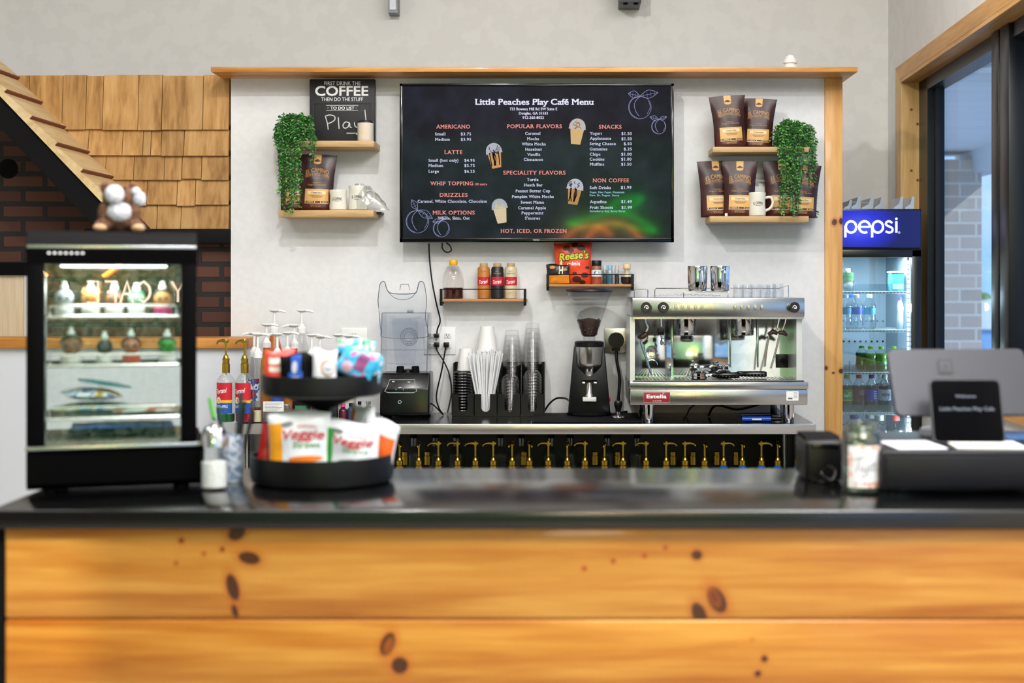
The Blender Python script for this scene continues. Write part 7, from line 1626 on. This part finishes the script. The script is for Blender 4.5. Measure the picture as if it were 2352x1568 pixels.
soda('white capped cola bottle with a round red white and blue mark', 2032, 6.62, z, COLA, mat('lab_grey', '#aab3c9', .35), '#e6e8ec',
     art=[('globe_red', mat('globe_red', '#c23a3c', .4), lambda b, x, z, H, f: b.poly([(x - .004 + .021 * math.cos(math.radians(a)), z + H * .5 + .019 * max(.0, math.sin(math.radians(a)))) for a in range(0, 181, 12)], 0, fn=W3(f))), ('globe_blue', mat('globe_blue', '#24349a', .4), lambda b, x, z, H, f: b.poly([(x - .004 + .02 * math.cos(math.radians(a)), z + H * .41 + .019 * min(.0, math.sin(math.radians(a)))) for a in range(180, 361, 12)], 0, fn=W3(f))), ('lettering', mat('globe_black', '#15171f', .5), a_text('PEPSI', .021, .43, .0115, .04))])
soda('white capped cola bottle behind the one with the round mark', 2022, 6.70, z, COLA, mat('lab_grey', '#aab3c9', .35), '#e6e8ec', H=.176)
GW = 'water bottles on the second fridge shelf'
M_wlab = mat('water_label', '#2f6fd0', .4)
for px, dd, c, lab in ((1942, 6.62, 'water bottle with a blue label at the left of the second fridge shelf', mat('water_label2', '#3a86b0', .4)), (1967, 6.63, 'water bottle with a wide royal blue label on the second fridge shelf', mat('water_label3', '#1c43c8', .4)), (1957, 6.72, 'blue capped water bottle behind the two front water bottles', M_wlab), (1997, 6.64, 'water bottle with a small teal label on the second fridge shelf', mat('water_label4', '#4aa0c0', .4))):
    soda(c, px, dd, FZ[1], None, lab, '#dfe8f2' if dd < 6.7 else '#2f58c8', H=.162, w=.030, lz=(.42, .64), name='water_bottle', group=GW)
t = soda('slim white bottle with a purple cap at the right of the second fridge shelf', 2067, 6.62, FZ[1], mat('milk_white', '#eceef2', .3), None, '#4a3ab8', H=.15, w=.018, fill=.9, name='milk_bottle', group=None)
GT2 = 'green tea bottles on the third fridge shelf'
TEA = mat('green_tea', '#7fae3a', .2); TEA2 = mat('green_tea_dark', '#2c7a2e', .2)
for px, dd, c, liq in ((1979, 6.7, 'dark green bottle behind the left of the green tea row', TEA2), (2000, 6.62, 'pale green tea bottle at the left of the third fridge shelf', TEA), (2024, 6.62, 'pale green tea bottle in the middle of the third fridge shelf', TEA), (2053, 6.63, 'pale green tea bottle at the right of the third fridge shelf', TEA)):
    soda(c, px, dd, FZ[2], liq, mat('tea_label_dark', '#2f8a3a', .4) if liq is TEA else None, '#8cc04a' if liq is TEA else '#2f9a3a', H=.116, w=.029, lz=(.08, .45), name='tea_bottle', group=GT2)
t = soda('green topped yogurt drink bottle at the left of the top fridge shelf', 1948, 6.62, FZ[0], mat('yogurt', '#d8d4c4', .4), mat('yogurt_green', '#3f8a3a', .4), '#e6e4da', H=.105, w=.025, lz=(.45, .85), fill=.8, name='yogurt_bottle', group=None)
ctn = thing('carton', 'teal carton at the right of the top fridge shelf', 'carton', (X(2064, 6.65), 6.65, FZ[0]))
b = B(); b.box(X(2048, 6.62), X(2077, 6.62), 6.62, 6.7, FZ[0] + .0005, FZ[0] + .085, .003); b.build('box', mat('carton_teal', '#4fa6a8', .4), ctn)
b = B(); b.box(X(2050, 6.62), X(2075, 6.62), 6.619, 6.6195, FZ[0] + .01, FZ[0] + .035); b.box(X(2046, 6.62), X(2079, 6.62), 6.616, 6.704, FZ[0] + .085, FZ[0] + .093, .002); b.build('lid', mat('carton_cream', '#d9dccb', .4), ctn)
GB = 'large bottles at the bottom of the fridge'
zb5 = Z(1075, 6.62)
b = B(); b.box(fa + .045, fb - .034, 6.575, 7.05, zb5 - .012, zb5 - .0006); b.build('shelf', M_rack, fr)
for px, dd, cc, c in ((1962, 6.72, '#2440b8', 'blue capped large bottle at the left of the bottom fridge row'), (1998, 6.74, '#c9ccd0', 'large bottle in shadow behind the white capped one'), (2020, 6.64, '#e6e8ea', 'white capped large cola bottle in the bottom fridge row'), (2057, 6.64, '#c4504a', 'red capped large cola bottle at the right of the bottom fridge row')):
    soda(c, px, dd, zb5, COLA, mat('lab_bottom', '#c9c6c8', .4), cc, H=.245, w=.046, fill=.72, lz=(.2, .5), name='large_bottle', group=GB)
# clear organizers on top of the fridge
M_org2 = glass('organizer_clear', '#eef2f8', .15, 2., .1, .7, opaque=.55, ocol='#dfe5ee')
for i, (px, w, h, lab) in enumerate(((1946, 12, 22, 'leftmost clear display rack on top of the fridge'), (1964, 16, 30, 'tall clear display rack second from the left on top of the fridge'), (1993, 18, 28, 'clear display rack in the middle of the fridge top'), (2018, 14, 30, 'slim clear display rack right of the middle on the fridge top'), (2062, 14, 30, 'clear display rack near the right of the fridge top'), (2088, 14, 30, 'rightmost clear display rack on top of the fridge'))):
    dd = 6.6; s = dd / FPX; x = X(px, dd); t = thing('display_rack', lab, 'rack', (x, dd, ft), group='clear plastic racks on the fridge')
    b = B(); b.prism([(6.55, ft + .0005), (6.8, ft + .0005), (6.8, ft + .004), (6.555, ft + .004)], x - w * s, x + w * s * .6, 'X'); b.build('base', M_org2, t)
    b = B(); b.prism([(x - w * s, ft + .004), (x + w * s * .45, ft + .004), (x + w * s * .55, ft + h * s), (x + w * s * .2, ft + h * s), (x - w * s * .1, ft + h * s * .45), (x - w * s, ft + h * s * .15)], 6.56, 6.566); b.build('front', M_org2, t)
    b = B(); b.box(x + w * s * .2, x + w * s * .5, 6.566, 6.79, ft + .0045, ft + h * s * .95); b.build('back', M_org2, t)
    if i in (1, 2): b = B(); b.tube([(x - w * s, 6.6, ft + h * s * .6), (x + w * s, 6.6, ft + h * s * .6)], .002, 6); b.build('bar', M_org2, t)

# ------------------------------------------------------------------ the cafe behind the viewer: leafy wall with neon signs (seen only as reflections)
b = B(); b.box(-6, 1.8, -3.5, -3.3, 0, 3.7); struct(b.build('wall_front', mat('front_wall', '#8a847c', .8)))
iv = B(); random.seed(6)
iv.box(-3.4, 1.75, -3.29, -3.22, .05, 3.1); o = iv.build('ivy_panel', speckle('ivy', '#3a7a40', '#b4dab6', 26, .7, .4, .62, bump=.8, detail=4)); tag(o, 'leafy green ivy wall panel behind the neon signs', 'ivy wall')
def neon(name, label, c, strength, strokes, r=.009, loc=(0, -3.1, 0)):
    b = B()
    for P in strokes: b.tube(smoothpts([(p[0], -3.1, p[1]) for p in P], 5), r, 8)
    o = b.build(name, mat('neon_' + c, c, .4, emit=c, estr=strength)); tag(o, label, 'neon sign'); return o
CXN, CZN = .42, 1.82
circ = lambda cx, cz, r, a0, a1: [(cx + r * math.cos(math.radians(a)), cz + r * math.sin(math.radians(a))) for a in range(a0, a1 + 1, 15)]
neon('neon_peach', 'orange neon peach outline on the ivy wall', '#ff7a2a', 75, [circ(CXN + .1, CZN, .33, -60, 240), circ(CXN - .16, CZN - .02, .32, 40, 230)])
neon('neon_leaf', 'green neon leaves above the neon peach', '#0cff4a', 30, [[(.0, 2.14), (.25, 2.2), (.5, 2.27), (.75, 2.22), (1.0, 2.05)], [(1.0, 2.05), (.75, 2.1), (.5, 2.14), (.25, 2.12), (0, 2.14)], [(.45, 2.28), (.6, 2.4), (.85, 2.43)], [(.85, 2.43), (.75, 2.35), (.62, 2.27)]])
ltr = lambda s, x0, h, z: None
def nsgn(name, label, c, strength, word, x0, z, h, adv):
    GL = {'P': [[(0, 0), (0, 1)], [(0, 1), (.4, .98), (.5, .75), (.4, .5), (0, .5)]], 'L': [[(0, 1), (0, 0), (.5, 0)]], 'A': [[(0, 0), (.3, 1), (.6, 0)], [(.12, .4), (.48, .4)]], 'Y': [[(0, 1), (.3, .5), (.6, 1)], [(.3, .5), (.3, 0)]], 'C': [[(.55, .85), (.3, 1), (.05, .75), (0, .5), (.05, .25), (.3, 0), (.55, .15)]], 'F': [[(0, 0), (0, 1), (.5, 1)], [(0, .5), (.4, .5)]], 'E': [[(.5, 1), (0, 1), (0, 0), (.5, 0)], [(0, .5), (.4, .5)]], ' ': [],
          'l': [[(0, .2), (.25, .75), (.15, 1), (.05, .7), (.1, .1), (.25, 0), (.4, .2)]], 'i': [[(0, .5), (.05, .1), (.2, 0), (.35, .2)]], 't': [[(.05, 1), (.05, .15), (.2, 0), (.4, .15)], [(-.15, .7), (.35, .7)]], 'e': [[(0, .25), (.3, .4), (.15, .55), (.02, .3), (.1, .03), (.35, .1)]]}
    S = []
    for i, ch in enumerate(word):
        for P in GL[ch]: S.append([(x0 - (i * adv + p[0] * h), z + p[1] * h) for p in P])
    b = B()
    for P in S: b.tube([(p[0], -3.1, p[1]) for p in P], .008, 8)
    o = b.build(name, mat('neon_' + c + name, c, .4, emit=c, estr=strength)); tag(o, label, 'neon sign')
nsgn('neon_lettering', 'warm white neon lettering reading play cafe on the ivy wall', '#ffe0c8', 12, 'PLAY CAFE', 1.52, 1.37, .13, .108)
nsgn('neon_script', 'warm white neon script reading little on the ivy wall', '#ffe6cf', 60, 'little', .2, 1.46, .27, .1)
